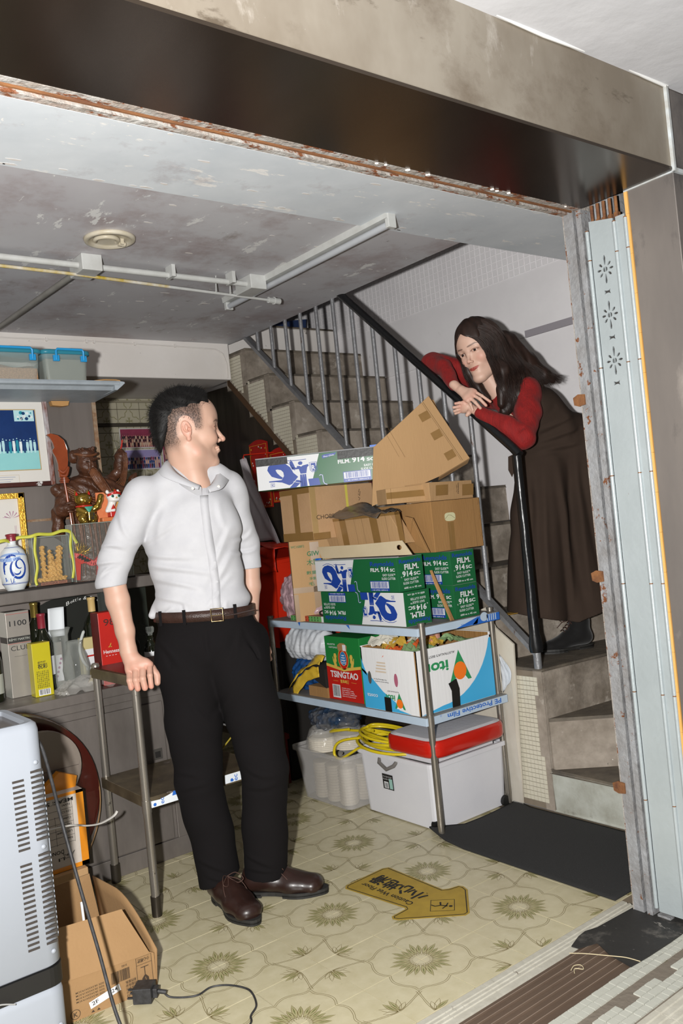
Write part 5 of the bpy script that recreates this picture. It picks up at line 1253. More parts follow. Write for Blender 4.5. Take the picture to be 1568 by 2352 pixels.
# ---- middle shelf
Z2=.4555
gR,gG,gO,gB,gW=mt('beer_red','#b32018',.4),mt('beer_green','#1f7436',.4),mt('gold_print','#c9a94c',.4),mt('crate_blue','#3fa3d3',.5),mt('crate_white','#dcdcdd',.6,bump=.1,bscale=90,stretch=(1,1,.1))
t=carton('beer_carton','red and green beer carton with a gold lion crest on the middle shelf','x' and (.245,-.245,Z2),(.52,-.005,.727),gG,cat='carton')
p=face(t.A,t.B,'-x'); w_=.24; p.rect(.001,.001,w_-.001,.145,gR); p.poly([(.001,.143),(.001,.155),(.06,.147),(.12,.138),(.18,.147),(.239,.155),(.239,.143),(.12,.126)],gO,1)
p.circle(.125,.180,.036,gO,1,24,.046); p.circle(.125,.180,.033,gR,2,24,.042); p.circle(.125,.181,.024,gO,3,24,.031); p.circle(.125,.181,.022,mt('crest_blue','#2c6da8',.4),4,24,.029)
for k in range(3): p.poly([(.112+.003*k,.172+.010*k),(.138-.003*k,.172+.010*k),(.142-.003*k,.176+.010*k),(.108+.003*k,.176+.010*k)],P_white,5)
for k in range(2): p.line([(.105,.168-.006*k),(.118,.164-.006*k),(.13,.168-.006*k),(.145,.164-.006*k)],.002,P_white,5)
p.poly([(.095,.214),(.155,.214),(.158,.236),(.140,.246),(.110,.246),(.092,.236)],card2,5); p.rect(.128,.214,.150,.240,P_white,6)
for sx in (-1,1):
    L_=[(0,0),(.022,0),(.020,.012),(.016,.02),(.022,.028),(.020,.040),(.024,.048),(.018,.060),(.006,.060),(.002,.050),(.006,.040),(.002,.030),(-.002,.046),(-.006,.044),(-.004,.026),(.002,.012)]
    q=[(.125-sx*.068+sx*a,.140+c) for a,c in L_]; p.poly(q if sx>0 else q[::-1],gO,3)
p.text('TSINGTAO',.025,.098,.027,P_white,2,w=.19,bold=.03); p.text('青島啤酒',.12,.076,.012,gO,2,w=.06,bold=.02,align='c'); p.line([(.04,.082),(.075,.082)],.001,gO,2); p.line([(.165,.082),(.2,.082)],.001,gO,2)
p.rect(.03,.010,.085,.066,P_white,2); p.bars(.034,.016,.081,.063,ink,3,22,8)
for i,(s_,w2) in enumerate((('ALCOHOL: 5.0% Vol.',.06),('GROSS WEIGHT: 10.20kg',.08),('NET WEIGHT: 7.68kg',.085),('PRODUCED BY THE BREWERY',.10),('KEEP IN A COOL PLACE',.09))): p.text(s_,.095,.052-i*.0085,.0045,P_white,2,w=w2)
p.text('640ml BOTTLE',.02,.235,.007,P_white,1,w=.055); p.text('12 BOTTLE PACK',.03,.222,.007,P_white,1,w=.06); t.put(p,'print')
# fruit crate (open top)
t=Th('fruit_crate','open white and blue fruit carton stuffed with papers on the middle shelf','carton',(.41,-.44,Z2))
x0,x1,y0,y1,zt=.215,.628,-.618,-.29,.700; th=.006
inner=mt('corrugated_inner','#8f6a3c',.9,bump=.5,bscale=30,stretch=(3,3,.1))
for a,b_,nm in (((x0,y0,Z2),(x0+th,y1,zt),'side_panel'),((x1-th,y0,Z2),(x1,y1,zt+.012),'side_panel'),((x0,y0,Z2),(x1,y0+th,zt),'front_panel'),((x0,y1-th,Z2),(x1,y1,zt+.005),'back_panel')):
    b=MB(); b.box(a,b_,gW); i=.0006
    if nm=='back_panel': b.box((a[0]+th,a[1]-i,a[2]),(b_[0]-th,a[1],b_[2]-.002),inner)
    elif b_[0]==x1: b.box((a[0]-i,a[1]+th,a[2]),(a[0],b_[1]-th,b_[2]-.002),inner)
    t.put(b,nm)
b=MB(); b.box((x0+th,y0+th,Z2),(x1-th,y1-th,Z2+.004),inner); t.put(b,'bottom')
def logo(p,x,y,s_,k=1):   # triangle with ring, upside-down writing
    p.poly([(x-.5*s_,y-.52*s_),(x+.5*s_,y-.52*s_),(x,y+.5*s_)],mt('logo_green','#2d8a55',.5),k); p.poly([(x-.34*s_,y-.53*s_),(x+.34*s_,y-.53*s_),(x,y-.1*s_)],gW,k+1); p.circle(x,y-.18*s_,.29*s_,mt('logo_orange','#e8731f',.5),k+2,24)
lg=mt('logo_green','#2d8a55',.5); p=face((x0,y0,Z2),(x1,y1,zt),'-y'); W_=x1-x0; H_=zt-Z2
p.poly([(0.002,0.001),(W_-.001,.001),(W_-.001,H_-.01)]+[(W_-.012-(.19)*(1-math.cos(t_))-.12*t_*.5,H_-.012-(H_-.03)*math.sin(t_)) for t_ in [PI/2*i/10 for i in range(11)]],gB,0)
p.poly([(W_-.002,.001),(.09,.001),(.10,.004),(.22,.02),(.30,.06),(.37,.13),(.405,H_-.02),(W_-.001,H_-.02)],gB,1)
logo(p,.225,.155,.12,2); p.text('itor',.165,.185,.042,lg,3,w=.13,rot=PI,bold=.03); p.text("AUSTRALIA'S BEST",.205,.215,.009,ink,3,w=.14,rot=PI)
p.poly([(.155,.095),(.20,.107),(.212,.065),(.17,.06)],btape,5); p.poly([(.168,.064),(.212,.068),(.208,.0),(.165,.0)],btape,6)
t.put(p,'print'); p=face((x0,y0,Z2),(x1,y1,zt),'-x'); W_=y1-y0
p.poly([(0,.16),(0.0,.001),(W_-.05,.001),(W_-.12,.012),(.19,.04),(.12,.075),(.05,.13)],gB,0); p.poly([(.0,.20),(0,.15),(.03,.13)],gB,0)
logo(p,.215,.048,.062,2); p.text('itor',.190,.066,.022,lg,3,w=.065,rot=PI,bold=.03); p.text("AUSTRALIA'S BEST",.215,.083,.005,ink,3,w=.07,rot=PI); p.text('costa',.085,.060,.016,P_white,3,w=.065,rot=PI); p.text('Waxed cartons recycled by',.16,.115,.005,ink,3,w=.085,rot=PI); p.text('Vitor Marketing Pty Ltd',.15,.124,.005,ink,3,w=.08,rot=PI)
hx=lambda cx,cy,m_:p.poly([(cx+.011*math.cos(a),cy+.026*math.sin(a)) for a in [2*PI*i/20 for i in range(20)]],m_,2)
hx(.045,.125,mt('hole_dark','#4a4c48',.9)); hx(.205,.127,mt('hole_pink','#a3596f',.8)); p.rect(.125,.0,.165,.055,btape,5)
for k in range(4): p.rect(.085+.004*k,.15+.012*k,.15,.156+.012*k,mt('old_label','#c9b9a5',.8),1)
t.put(p,'print')
paper=[mt('paper_white','#d9d4c6',.7),mt('paper_pink','#d39a85',.7),mt('paper_orange','#d9602c',.6,spots=[('#f0e0c8',60,.6)]),mt('paper_green','#7d9a6b',.7),mt('paper_yellow','#c9a23f',.7)]
rr=random.Random(11)
for i in range(11):
    cx=rr.uniform(x0+.07,x1-.07); cy=rr.uniform(y0+.06,y1-.06); q=Th('crumpled_paper','crumpled printed paper or wrapper in the open fruit carton','paper',(cx,cy,.66),'papers in the open fruit carton')
    a0=rr.uniform(0,6); b=MB(); b.grid(wavy(lambda u,v,cx=cx,cy=cy,a0=a0:(cx+(u-.5)*.13*math.cos(a0)-(v-.5)*.09*math.sin(a0),cy+(u-.5)*.12*math.sin(a0)+(v-.5)*.09*math.cos(a0),.668+.008*i%.05+.03*math.sin(u*3)*v),1,1,i,.022),8,8,paper[i%5],False); q.put(b,'paper',solid=.0006)
b=MB(); b.box((x0+.01,y0+.01,Z2+.03),(x1-.01,y1-.01,.64),mt('paper_white','#fff')); t.put(b,'lining')
# yellow envelope/bag, black box, white & blue bags
t=Th('black_box','matt black flat box leaning under a yellow bag on the middle shelf','box',(.26,.09,Z2)); b=MB(); b.prism([(.00,.50),(.005,.58),(.14,.59),(.145,.555)],'x',.235,.40,mt('matt_black','#1d1a17',.8)); b.box((.24,.0,Z2),(.4,.14,.50),card2); t.put(b,'body')
yb=mt('yellow_bag','#c7a128',.45,c2='#d6b545',scale=10,bump=.4,bscale=20)
t=Th('yellow_bag','yellow printed plastic bag sagging beside the beer carton','plastic bag',(.235,.15,Z2)); b=MB(); b.grid(wavy(lambda u,v:(.225+.04*v,.03+.26*u,.600+.03*v-.13*u*u*1.05+.012*v*math.sin(9*u)),1,1,8,.012),24,6,yb); b.grid(wavy(lambda u,v:(.232,.04+.22*u,.59-.11*u*u-(.045+.02*u)*v),1,1,9,.008),24,5,yb); t.put(b,'bag',solid=.0008)
blob_bag('bulging white plastic bag on the middle shelf behind the yellow bag',(.34,.20,.665),(.07,.15,.085),mt('white_bag','#cdd0d4',.35,c2='#b6bac0',scale=8,bump=.9,bscale=14,coat=.2),5,.005,extra=[((.33,.31,.66),(.06,.07,.08))])
blob_bag('dark blue plastic bag under the white bag on the middle shelf',(.35,.24,.525),(.08,.14,.085),mt('blue_bag','#1d4c86',.3,c2='#143763',scale=9,bump=.8,bscale=20,coat=.3),6,.005)
# ---- tubs under the rack
tubm=mt('translucent_tub','#dedee2',.35,alpha=.8,c2='#d4d4da',scale=3,coat=.1,bump=.05); tubL=mt('clear_tub','#c9c6c3',.3,alpha=.30,coat=.15)
def tub(t,a,b_,tp,m,th=.004,z0=0.0,rim=.010,nm='wall'):
    """open tapered tub: a,b bottom rect corners, tp taper outwards at the top"""
    x0,y0=a;x1,y1=b_; 
    def ring(z,g,rad=.03):
        H=[]; X0,Y0,X1,Y1=x0-g,y0-g,x1+g,y1+g
        for cx,cy,a0 in ((X1-rad,Y1-rad,0),(X0+rad,Y1-rad,90),(X0+rad,Y0+rad,180),(X1-rad,Y0+rad,270)):
            for k in range(5): an=R(a0+90*k/4); H.append(Vector((cx+rad*math.cos(an),cy+rad*math.sin(an),z)))
        return H
    return ring
def mk_tub(t,a,b_,h,tp,m,z0=.006,rim=True):
    ring=tub(t,a,b_,tp,m); b=MB(); L=[(z0,0),(z0+.002,.0),(h*.35,tp*.35),(h*.8,tp*.8),(h-.015,tp)]+([(h-.015,tp+.010),(h,tp+.010),(h,tp+.002)] if rim else [(h,tp)]); vs=[];n=20
    for z,g in L: vs+=ring(z,g)
    fs=[tuple(range(n))[::-1]]+[(i*n+k,i*n+(k+1)%n,(i+1)*n+(k+1)%n,(i+1)*n+k) for i in range(len(L)-1) for k in range(n)]
    b.add(vs,fs,m,False); return t.put(b,'tub_body',solid=.003)
t=Th('storage_tub','large frosted plastic storage tub under the rack with black castors','storage tub',(.44,-.37,0))
mk_tub(t,(.268,-.595),(.655,-.165),.262,.012,tubm)
for x,y in ((.28,-.575),(.635,-.60)):
    b=MB(); b.cyl((x,y-.012,.022),(x,y+.012,.022),.021,mt('castor_black','#141414',.5),18); t.put(b,'castor')
b=MB(); b.tube([(.262,-.40,.245),(.245,-.39,.225),(.243,-.345,.205),(.245,-.30,.225),(.262,-.29,.245)],.008,mt('smoky_handle','#6f6b68',.3,alpha=.8),8); b.box((.247,-.405,.18),(.256,-.39,.25),mt('smoky_handle','#6')) if False else None; t.put(b,'handle')
p=Print((.2575,-.30,.118),(0,-1,0),(-.04,0,1)); p.rect(0,0,.065,.062,mt('label_black','#1b1a1a',.5),0); p.rect(.008,.004,.034,.03,P_white,1); p.bars(.011,.006,.031,.026,ink,2,14,4); p.text('インコイルズ',.003,.048,.006,P_white,1,w=.055); p.text('キャスター付',.003,.038,.005,P_white,1,w=.04); p.rect(.04,.004,.060,.045,mt('label_teal','#8fb5ac',.5),1); t.put(p,'product_label')
b=MB(); b.box((.29,-.57,.03),(.635,-.19,.16),mt('white_contents','#c9c7c6',.8,c2='#b5b3b3',scale=7)); t.put(b,'contents')
# red cushion/lid
t=Th('red_rimmed_lid','white padded lid with a shiny red rim resting on the frosted tub','lid',(.43,-.50,.275))
redv=mt('shiny_red_vinyl','#b01d12',.22,coat=.5); 
def rr_ring(x0,x1,y0,y1,z,rad,n=7):
    H=[]
    for cx,cy,a0 in ((x1-rad,y1-rad,0),(x0+rad,y1-rad,90),(x0+rad,y0+rad,180),(x1-rad,y0+rad,270)):
        for k in range(n): an=R(a0+90*k/(n-1)); H.append(Vector((cx+rad*math.cos(an),cy+rad*math.sin(an),z)))
    return H
LX0,LX1,LY0,LY1=.212,.628,-.672,-.375; n=28; prof=[(.0,.012,.285),(.0,.004,.29),(0,.0,.300),(0,0,.335),(0,.004,.346),(0,.012,.350)]
b=MB(); vs=[]
for _,g,z in prof: vs+=rr_ring(LX0+g,LX1-g,LY0+g,LY1-g,z+.012,.06-g*.5)
b.add(vs,[tuple(range(n))[::-1]]+[(i*n+k,i*n+(k+1)%n,(i+1)*n+(k+1)%n,(i+1)*n+k) for i in range(5) for k in range(n)],redv,True)
t.put(b,'rim'); b=MB(); vs=rr_ring(LX0+.010,LX1-.010,LY0+.010,LY1-.010,.3625,.055); vs2=rr_ring(LX0+.025,LX1-.025,LY0+.025,LY1-.025,.368,.05); b.add(vs+vs2,[tuple(range(n,2*n))]+[(k,(k+1)%n,n+(k+1)%n,n+k) for k in range(n)],mt('white_vinyl','#cfcdd0',.4,c2='#c2c0c4',scale=6,bump=.1)); t.put(b,'top_pad')
b=MB(); b.box((.27,-.60,.262),(.60,-.42,.296),mt('white_vinyl','#fff')); t.put(b,'underside')
# yellow cable coil
t=Th('yellow_hose','coil of bright yellow cable hose heaped on the tubs','hose',(.30,-.22,.265)); ym=mt('yellow_pvc','#d0bb22',.35,c2='#c2ab18',scale=20,coat=.2); b=MB(); rr=random.Random(5); pts=[]
for i in range(230):
    a=i*.20; wob=.012*math.sin(i*.13); rx=.085+.02*math.sin(i*.071)+wob; ry=.165+.02*math.sin(i*.05+1); pts.append((.325+rx*math.cos(a)*.9+.008*math.sin(i*.31),-.30+ry*math.sin(a)+.015*math.sin(i*.045),.282+.045*(i/230)+.012*math.sin(i*.23)))
b.tube(pts,.0062,ym,8)
b.tube(smoothc([(.27,-.16,.30),(.24,-.08,.285),(.225,-.04,.26),(.222,-.03,.22),(.228,-.06,.205),(.24,-.12,.235),(.25,-.17,.262),(.255,-.22,.262)],6),.0075,ym,8,flat=.8)
b.tube(smoothc([(.26,-.10,.33),(.25,-.02,.315),(.262,.04,.30),(.29,.02,.305),(.30,-.10,.315),(.31,-.2,.325)],6),.006,ym,8)
t.put(b,'hose')
# left tubs, bags of boxes
t=Th('storage_tub','clear ribbed storage tub packed with paper cups left of the frosted tub','storage tub',(.33,.07,0))
mk_tub(t,(.20,-.13),(.55,.20),.235,.022,tubL)
b=MB(); b.box((.195,-.135,0.0),(.24,-.05,.2),tubL); t.put(b,'front_rib') if False else None
cup=mt('paper_cup','#d6cebf',.7,c2='#c4bba8',scale=20)
for i,(x,y) in enumerate(((.25,-.07),(.25,.02),(.25,.11),(.34,-.06),(.34,.05),(.34,.14))):
    q=Th('paper_cup_stack','stack of cream paper cups inside the clear tub','cups',(x,y,.012),'paper cup stacks in the clear tub'); b=MB(); pr_=[(.0,0)]
    for k in range(13): pr_+=[(.036,.012*k+.0),(.041,.012*k+.010),(.0425,.012*k+.012)]
    pr_+=[(0,.158)]; b.lathe(pr_,(x,y,.012),cup,20,smooth=False); q.put(b,'cups')
clearb=mt('clear_crinkled_film','#cfccc6',.15,alpha=.25,bump=.9,bscale=25,coat=.5)
for i,(x,y,z,r_) in enumerate(((.27,.10,.215,.07),(.33,.0,.225,.065),(.30,.17,.20,.06))):
    q=Th('lid_stack',('widest stack of white lids in clear film, middle of the clear tub','stack of white lids in clear film, nearest the yellow hose','stack of white lids in clear film, at the left end of the clear tub')[i],'lids',(x,y,z),'bagged white lids on the clear tub'); b=MB(); pr_=[(0,0)]
    for k in range(7): pr_+=[(r_,.008*k),(r_+.003,.008*k+.003),(r_,.008*k+.006)]
    pr_+=[(r_*.8,.06),(0,.06)]; b.lathe(pr_,(x,y,z),cup,26,smooth=False); q.put(b,'lids'); b=MB(); b.grid(wavy(lambda u,v,x=x,y=y,z=z,r_=r_:(x+(r_+.014-.03*v*v)*math.cos(2*PI*u),y+(r_+.014-.03*v*v)*math.sin(2*PI*u),z+.01+.085*v),1,1,i,.012),24,8,clearb); q.put(b,'film')
blob_bag('clear bag with black and blue items on the tubs under the middle shelf',(.36,.13,.33),(.10,.15,.06),mt('clear_dark_bag','#6a6a6c',.15,alpha=.55,c2='#23405f',scale=14,contrast=.1,bump=.9,bscale=25,coat=.5),9,.006)
t=Th('red_crate','dull red plastic crate on the floor behind the clear tub','crate',(.20,.50,0)); b=MB(); b.box((.13,.42,0),(.28,.60,.24),mt('dull_red','#6d1d14',.6)); b.box((.122,.412,.21),(.288,.608,.235),mt('dull_red','#8')) ; t.put(b,'body',bevel=.004)
# wrapped white board between rack and stair
t=Th('foam_board','white board wrapped in clear film standing between the rack and the mosaic','board',(.69,-.55,0)); wb=mt('white_board','#c9c2b4',.6,c2='#bdb5a6',scale=5,bump=.1)
b=MB(); b.prism([(-.655,.0),(-.33,.0),(-.30,.72),(-.56,.80),(-.60,.72),(-.69,.655)],'x',.680,.688,wb); t.put(b,'board')
b=MB(); b.grid(wavy(lambda u,v:(.672+.004*math.sin(9*v),-.600-.065*u,.0+.50*v),1,1,4,.008),8,40,clearb); t.put(b,'film')
t=Th('cat_print_bag','white bag with a small printed face between rack and board','plastic bag',(.665,-.62,.45)); blm=mt('white_bag','#fff'); b=MB(); b.grid(wavy(lambda u,v:(.668,-.60-.055*math.sin(PI*v)*u-.02,.46+.15*v),1,1,2,.008),10,14,blm); t.put(b,'bag',solid=.001)
# red bin, hanging plastic bag, red ornaments on the panel
t=Th('bin_shade_block','added black shade locker under the red bin bag','block',(.45,.60,0)); b=MB(); b.box((.30,.44,0),(.66,.80,.655),mt('matt_black','#fff')); t.put(b,'body',bevel=.004)  # added block; its black stands for the shadow under the red bin
redp=mt('red_plastic_bin','#c1270f',.4,c2='#a81f0c',scale=4,bump=.1,bscale=10)
t=Th('red_bin','bright red plastic bin bag slumped behind the left end of the rack','bin',(.40,.58,.66)); b=MB()
b.prism([(.44,.66),(.80,.66),(.80,1.13),(.42,1.06)],'x',.29,.66,redp); t.put(b,'bin_body',bevel=.02)
b=MB(); b.grid(wavy(lambda u,v:(.262-.004*math.sin(PI*v),.34+.46*u,1.14-.02*(1-u)-.12*v),1,1,12,.02),24,8,redp); b.grid(wavy(lambda u,v:(.262+.3*v,.34+.46*u,1.135+.012*math.sin(7*u)-.02*(1-u)),1,1,13,.02),20,10,redp); t.put(b,'liner',solid=.002)
t=Th('hanging_plastic_bag','translucent white plastic bag hanging from the panel behind the man','plastic bag',(.55,.85,1.15)); hb=mt('hanging_bag','#dcd8dd',.25,alpha=.72,c2='#b3a8ab',scale=7,bump=.9,bscale=16,coat=.3,stretch=(1,1,.25))
b=MB(); b.grid(wavy(lambda u,v:(.50+.02*math.sin(5*u),.93-.02*v*(1-u)+(.10*v)*(u-.5)*2-.16*v,1.60-.47*v+.03*(u)*v),1,1,21,.02),16,30,hb); t.put(b,'bag',solid=.001)
b=MB(); b.tube([(.50,.93,1.60),(.51,.935,1.62),(.715,.94,1.63)],.004,redp,6); t.put(b,'handle')
orn=mt('ornament_red','#a81a12',.45,c2='#8d120d',scale=9); og=mt('ornament_gold','#c99a2e',.4); ogr=mt('ornament_green','#4d8a3f',.5); ow=mt('ornament_white','#d9cfc6',.5)
def orna(label,y0,y1,z0,z1,seed):
    t=Th('spring_banner',label,'banner',(.712,(y0+y1)/2,z0)); b=MB(); n=8; top=[(y0+(y1-y0)*i/n,z1+.02*math.sin(PI*i/n)) for i in range(n+1)]; b.prism([(y0,z0),(y1,z0)]+top[::-1],'x',.706,.712,orn); t.put(b,'card')
    p=Print((.7055,y1,z0),(0,-1,0),(0,0,1)); w=y1-y0; h=z1-z0; p.line([(.008,.008),(w-.008,.008),(w-.008,h-.01),(.008,h-.01)],.004,og,1,True); r=random.Random(seed)
    for k in range(46):
        e=r.choice((0,1,2,3)); x,y=[(r.uniform(.014,w-.014),r.uniform(.014,.03)),(r.uniform(.014,.03),r.uniform(.014,h-.014)),(r.uniform(w-.03,w-.014),r.uniform(.014,h-.02)),(r.uniform(.014,w-.014),r.uniform(h-.035,h-.014))][e]
        p.circle(x,y,r.uniform(.003,.0065),r.choice((og,ogr,ow,ow,redp)),2,6)
    p.circle(w/2,h*.6,w*.2,og,2,16,h*.1); p.circle(w/2,h*.6,w*.14,orn,3,16,h*.07); t.put(p,'print')
orna('red flowered new year banner, left one behind the taped film box',1.00,1.19,1.33,1.70,1)
orna('red flowered new year banner tucked nearest the stair edge board',.78,.985,1.35,1.63,2)
# ================================================================ counter side (left)
pan=mt('counter_steel','#857e79',.4,.45,c2='#5f5954',scale=6,contrast=.2,stretch=(1,1,.3),rvar=.1,spots=[('#8f8880',30,.66),('#3f3a36',6,.64,(1,1,.6),.1)])
pan2=mt('wall_sheet_steel','#857d78',.45,.55,c2='#6b645f',scale=5,contrast=.3,stretch=(2,1,.15),spots=[('#b5afa8',18,.66,(1.5,1,.06),.05),('#6a4327',5,.68,(1,1,2),.03)])
rustp=mt('rusty_edge','#9a8a76',.7,.3,c2='#7a5230',scale=22,contrast=.15,bump=.3)
ct=Th('steel_counter','stainless steel counter cabinet along the left wall under the bottles','counter',(-1.5,.3,0))
b=MB(); b.box((-2.5,.045,.0),(-.455,.50,.655),pan); ct.put(b,'body',bevel=.002)
b=MB(); b.box((-2.5,.025,.655),(-.445,.50,.690),pan); b.box((-2.5,.035,.625),(-.45,.05,.655),pan); ct.put(b,'top_rail',bevel=.003)
for x0,x1 in ((-1.5,-1.02),(-1.0,-.515)):
    b=MB(); b.box((x0,.033,.075),(x1,.047,.60),pan); o=ct.put(b,'door',bevel=.003)
    b=MB(); b.box((x1-.055,.030,.385),(x1-.02,.034,.425),mt('recess_trim','#9a9690',.3,.9)); b.box((x1-.05,.0290,.392),(x1-.028,.0345,.415),mt('recess_dark','#15120f',.8)); o2=ct.put(b,'recessed_handle',parent=o)
b=MB(); b.box((-2.5,.035,.0),(-.447,.048,.07),pan); b.box((-.50,.034,.07),(-.447,.046,.62),pan); ct.put(b,'kick_plate',bevel=.002)
wp=Th('sheet_metal_panel','streaked grey sheet steel panel behind the shelf of ornaments','panel',(-1.5,.46,.69))
b=MB(); b.box((-2.5,.45,.69),(-.505,.47,1.835),pan2); wp.put(b,'sheet'); b=MB(); b.box((-.512,.443,.69),(-.495,.472,1.83),rustp); wp.put(b,'edge_angle'); b=MB(); b.box((-2.5,.446,1.335),(-.51,.451,1.345),rustp); b.box((-2.5,.447,1.347),(-.51,.4495,1.352),pan2); wp.put(b,'seam_strip')
sh=Th('steel_shelf','dull steel shelf with thick edge carrying the ornaments','shelf',(-1.4,.32,1.03)); b=MB(); b.box((-2.5,.20,1.032),(-.39,.45,1.076),pan); sh.put(b,'board',bevel=.004); b=MB(); b.box((-2.5,.198,1.0765),(-.5,.205,1.082),mt('dark_lip','#16120f',.5)); sh.put(b,'lip')
b=MB(); b.box((-.405,.43,.69),(-.385,.45,1.04),pan); b.box((-.60,.36,.69),(-.39,.365,1.03),mt('dark_glass','#20231f',.08,c2='#2c302a',scale=3,coat=.5)); sh.put(b,'rear_support')
us=Th('upper_shelf','pale blue-grey enamelled shelf under the two storage boxes','shelf',(-1.4,.3,1.82)); b=MB(); em=mt('enamel_grey','#9ea6ad',.45,c2='#8a9298',scale=14,spots=[('#6e5238',26,.68)],bump=.1)
b.prism([(.17,1.858),(.165,1.85),(.17,1.842),(.185,1.838),(.20,1.825),(.45,1.818),(.45,1.83),(.21,1.845),(.20,1.858)],'x',-2.5,-.50,em); b.prism([(-.50,1.858),(-.478,1.855),(-.476,1.85),(-.49,1.838),(-.51,1.822),(-.52,1.822),(-.52,1.858)],'y',.172,.45,em); b.box((-2.5,.20,1.845),(-.5,.45,1.858),em); us.put(b,'board')
for k in range(2): pass
t=Th('wooden_strip','thin warped wooden strip lying on the right end of the upper shelf','stick',(-.53,.19,1.859)); b=MB(); b.tube([(-.59,.20,1.862),(-.55,.20,1.867),(-.50,.205,1.868),(-.483,.20,1.864)],.006,mt('pale_stick','#a87f4d',.7),6,flat=.5); t.put(b,'strip')
t=Th('wooden_wedge','short wooden wedge nailed under the upper shelf','wedge',(-.66,.43,1.80)); b=MB(); b.prism([(-.695,1.818),(-.62,1.818),(-.625,1.80),(-.65,1.797),(-.69,1.80)],'y',.41,.44,mt('pale_stick','#fff')); t.put(b,'wedge')
# storage boxes
lidb=mt('blue_lid','#2d7f93',.35,alpha=.85); clipb=mt('blue_clip','#1f86bd',.35); boxm=mt('clear_box_plastic','#a9b3ae',.2,alpha=.38,coat=.2); rice=mt('brown_grains','#b98a5f',.9,c2='#9a6b42',scale=160,contrast=.15,bump=.8,bscale=220)
for x0,x1,lab,fill in ((-1.0,-.775,'clear storage box with teal lid half full of brown grains',1),(-.765,-.583,'clear storage box with teal lid and grey contents, nearer the shelf end',0)):
    t=Th('storage_box',lab,'storage box',((x0+x1)/2,.33,1.859)); b=MB(); n=28
    L=[(1.859,.012),(1.862,.008),(1.975,.0),(1.976,-.004),(1.98,-.004)]; vs=[]
    for z,g in L: vs+=rr_ring(x0+g,x1-g,.255+g,.42-g,z,.022)
    b.add(vs,[tuple(range(n))[::-1]]+[(i*n+k,i*n+(k+1)%n,(i+1)*n+(k+1)%n,(i+1)*n+k) for i in range(4) for k in range(n)],boxm,False); t.put(b,'box')
    b=MB(); vs=[]
    for z,g in ((1.976,-.010),(1.990,-.010),(1.995,.0),(1.997,.02)): vs+=rr_ring(x0+g,x1-g,.255+g,.42-g,z,.03)
    b.add(vs,[tuple(range(n))[::-1],tuple(range(3*n,4*n))]+[(i*n+k,i*n+(k+1)%n,(i+1)*n+(k+1)%n,(i+1)*n+k) for i in range(3) for k in range(n)],lidb,True); t.put(b,'lid')
    b=MB(); w_=(x1-x0); cx=(x0+x1)/2+.01
    b.tube([(cx-w_*.30,.238,1.95),(cx-w_*.30,.236,1.985),(cx-w_*.27,.236,1.992),(cx+w_*.27,.236,1.992),(cx+w_*.30,.236,1.985),(cx+w_*.30,.238,1.95)],.005,clipb,8)
    for s_ in (-1,1): b.box((cx+s_*w_*.30-.012,.236,1.945),(cx+s_*w_*.30+.012,.246,1.968),clipb)
    t.put(b,'handle',bevel=.001)
    b=MB()
    if fill: b.grid(lambda u,v,x0=x0,x1=x1:(x0+.012+(x1-x0-.024)*u,.266+.143*v,1.925+.006*math.sin(u*9)+.004*math.sin(v*11+u*5)),20,14,rice); b.box((x0+.012,.266,1.864),(x1-.012,.409,1.919),rice)
    else: b.box((x0+.012,.267,1.864),(x1-.012,.408,1.958),mt('grey_contents','#77756a',.9,c2='#6a685e',scale=9))
    o=t.put(b,'contents'); 
# framed photo
def figs(p,x0,x1,y,h,n,cols,seed,k=2):
    r=random.Random(seed)
    for i in range(n):
        x=x0+(x1-x0)*(i+.5)/n+r.uniform(-.001,.001); hh=h*r.uniform(.88,1.05); c=r.choice(cols); w=(x1-x0)/n*.42
        p.poly([(x-w*.6,y),(x+w*.6,y),(x+w,y+hh*.55),(x+w*.8,y+hh*.8),(x-w*.8,y+hh*.8),(x-w,y+hh*.5)],c,k); p.circle(x,y+hh*.9,w*.42,cols[-1],k+1,8)
mah=mt('mahogany_frame','#4a1f16',.4,c2='#341410',scale=12,spots=[('#c8c6c4',14,.64,(1,1,1),.02)]); matte=mt('mat_board','#c9c6c0',.7); ph1=mt('photo_navy','#12346b',.35,c2='#0d2857',scale=12); ph2=mt('photo_turquoise','#7fb8bb',.35,c2='#8cc5c4',scale=6); fc=[mt('fig_white','#cfd9da',.4),mt('fig_teal','#1f7f93',.4),mt('fig_navy','#123a66',.4),mt('fig_pale','#a9cdd2',.4)]
t=Th('picture_frame','worn mahogany frame with a bluish group photograph in a white mat','picture',(-.88,.43,1.48),None,(R(-3),0,0)); fx0,fx1,fz0,fz1=-1.15,-.706,1.476,1.838
b=MB()
b.box((fx0,.415,fz0),(fx1,.44,fz0+.018),mah); b.box((fx0,.415,fz1-.016),(fx1-.02,.44,fz1),mah); t.put(b,'frame_rail',bevel=.003); b=MB(); b.box((fx1-.018,.413,fz0),(fx1,.44,fz1),mt('worn_white_paint','#b9bcc0',.6,c2='#6a3a2a',scale=18,contrast=.12,stretch=(1,1,.3))); t.put(b,'frame_stile',bevel=.003)
p=Print((fx0,.424,fz0),(1,0,0),(0,0,1)); p.rect(0,0,fx1-fx0,fz1-fz0,matte,0); gx=mt('gilt_line','#a8946a',.5)
X=lambda x:x-fx0; Z=lambda z:z-fz0
p.rect(X(-1.10),Z(1.541),X(-.753),Z(1.789),gx,1); p.rect(X(-1.10),Z(1.545),X(-.757),Z(1.785),ph1,2); p.rect(X(-1.10),Z(1.545),X(-.757),Z(1.62),ph2,3); p.rect(X(-.84),Z(1.74),X(-.762),Z(1.785),fc[3],3)
rr=random.Random(2)
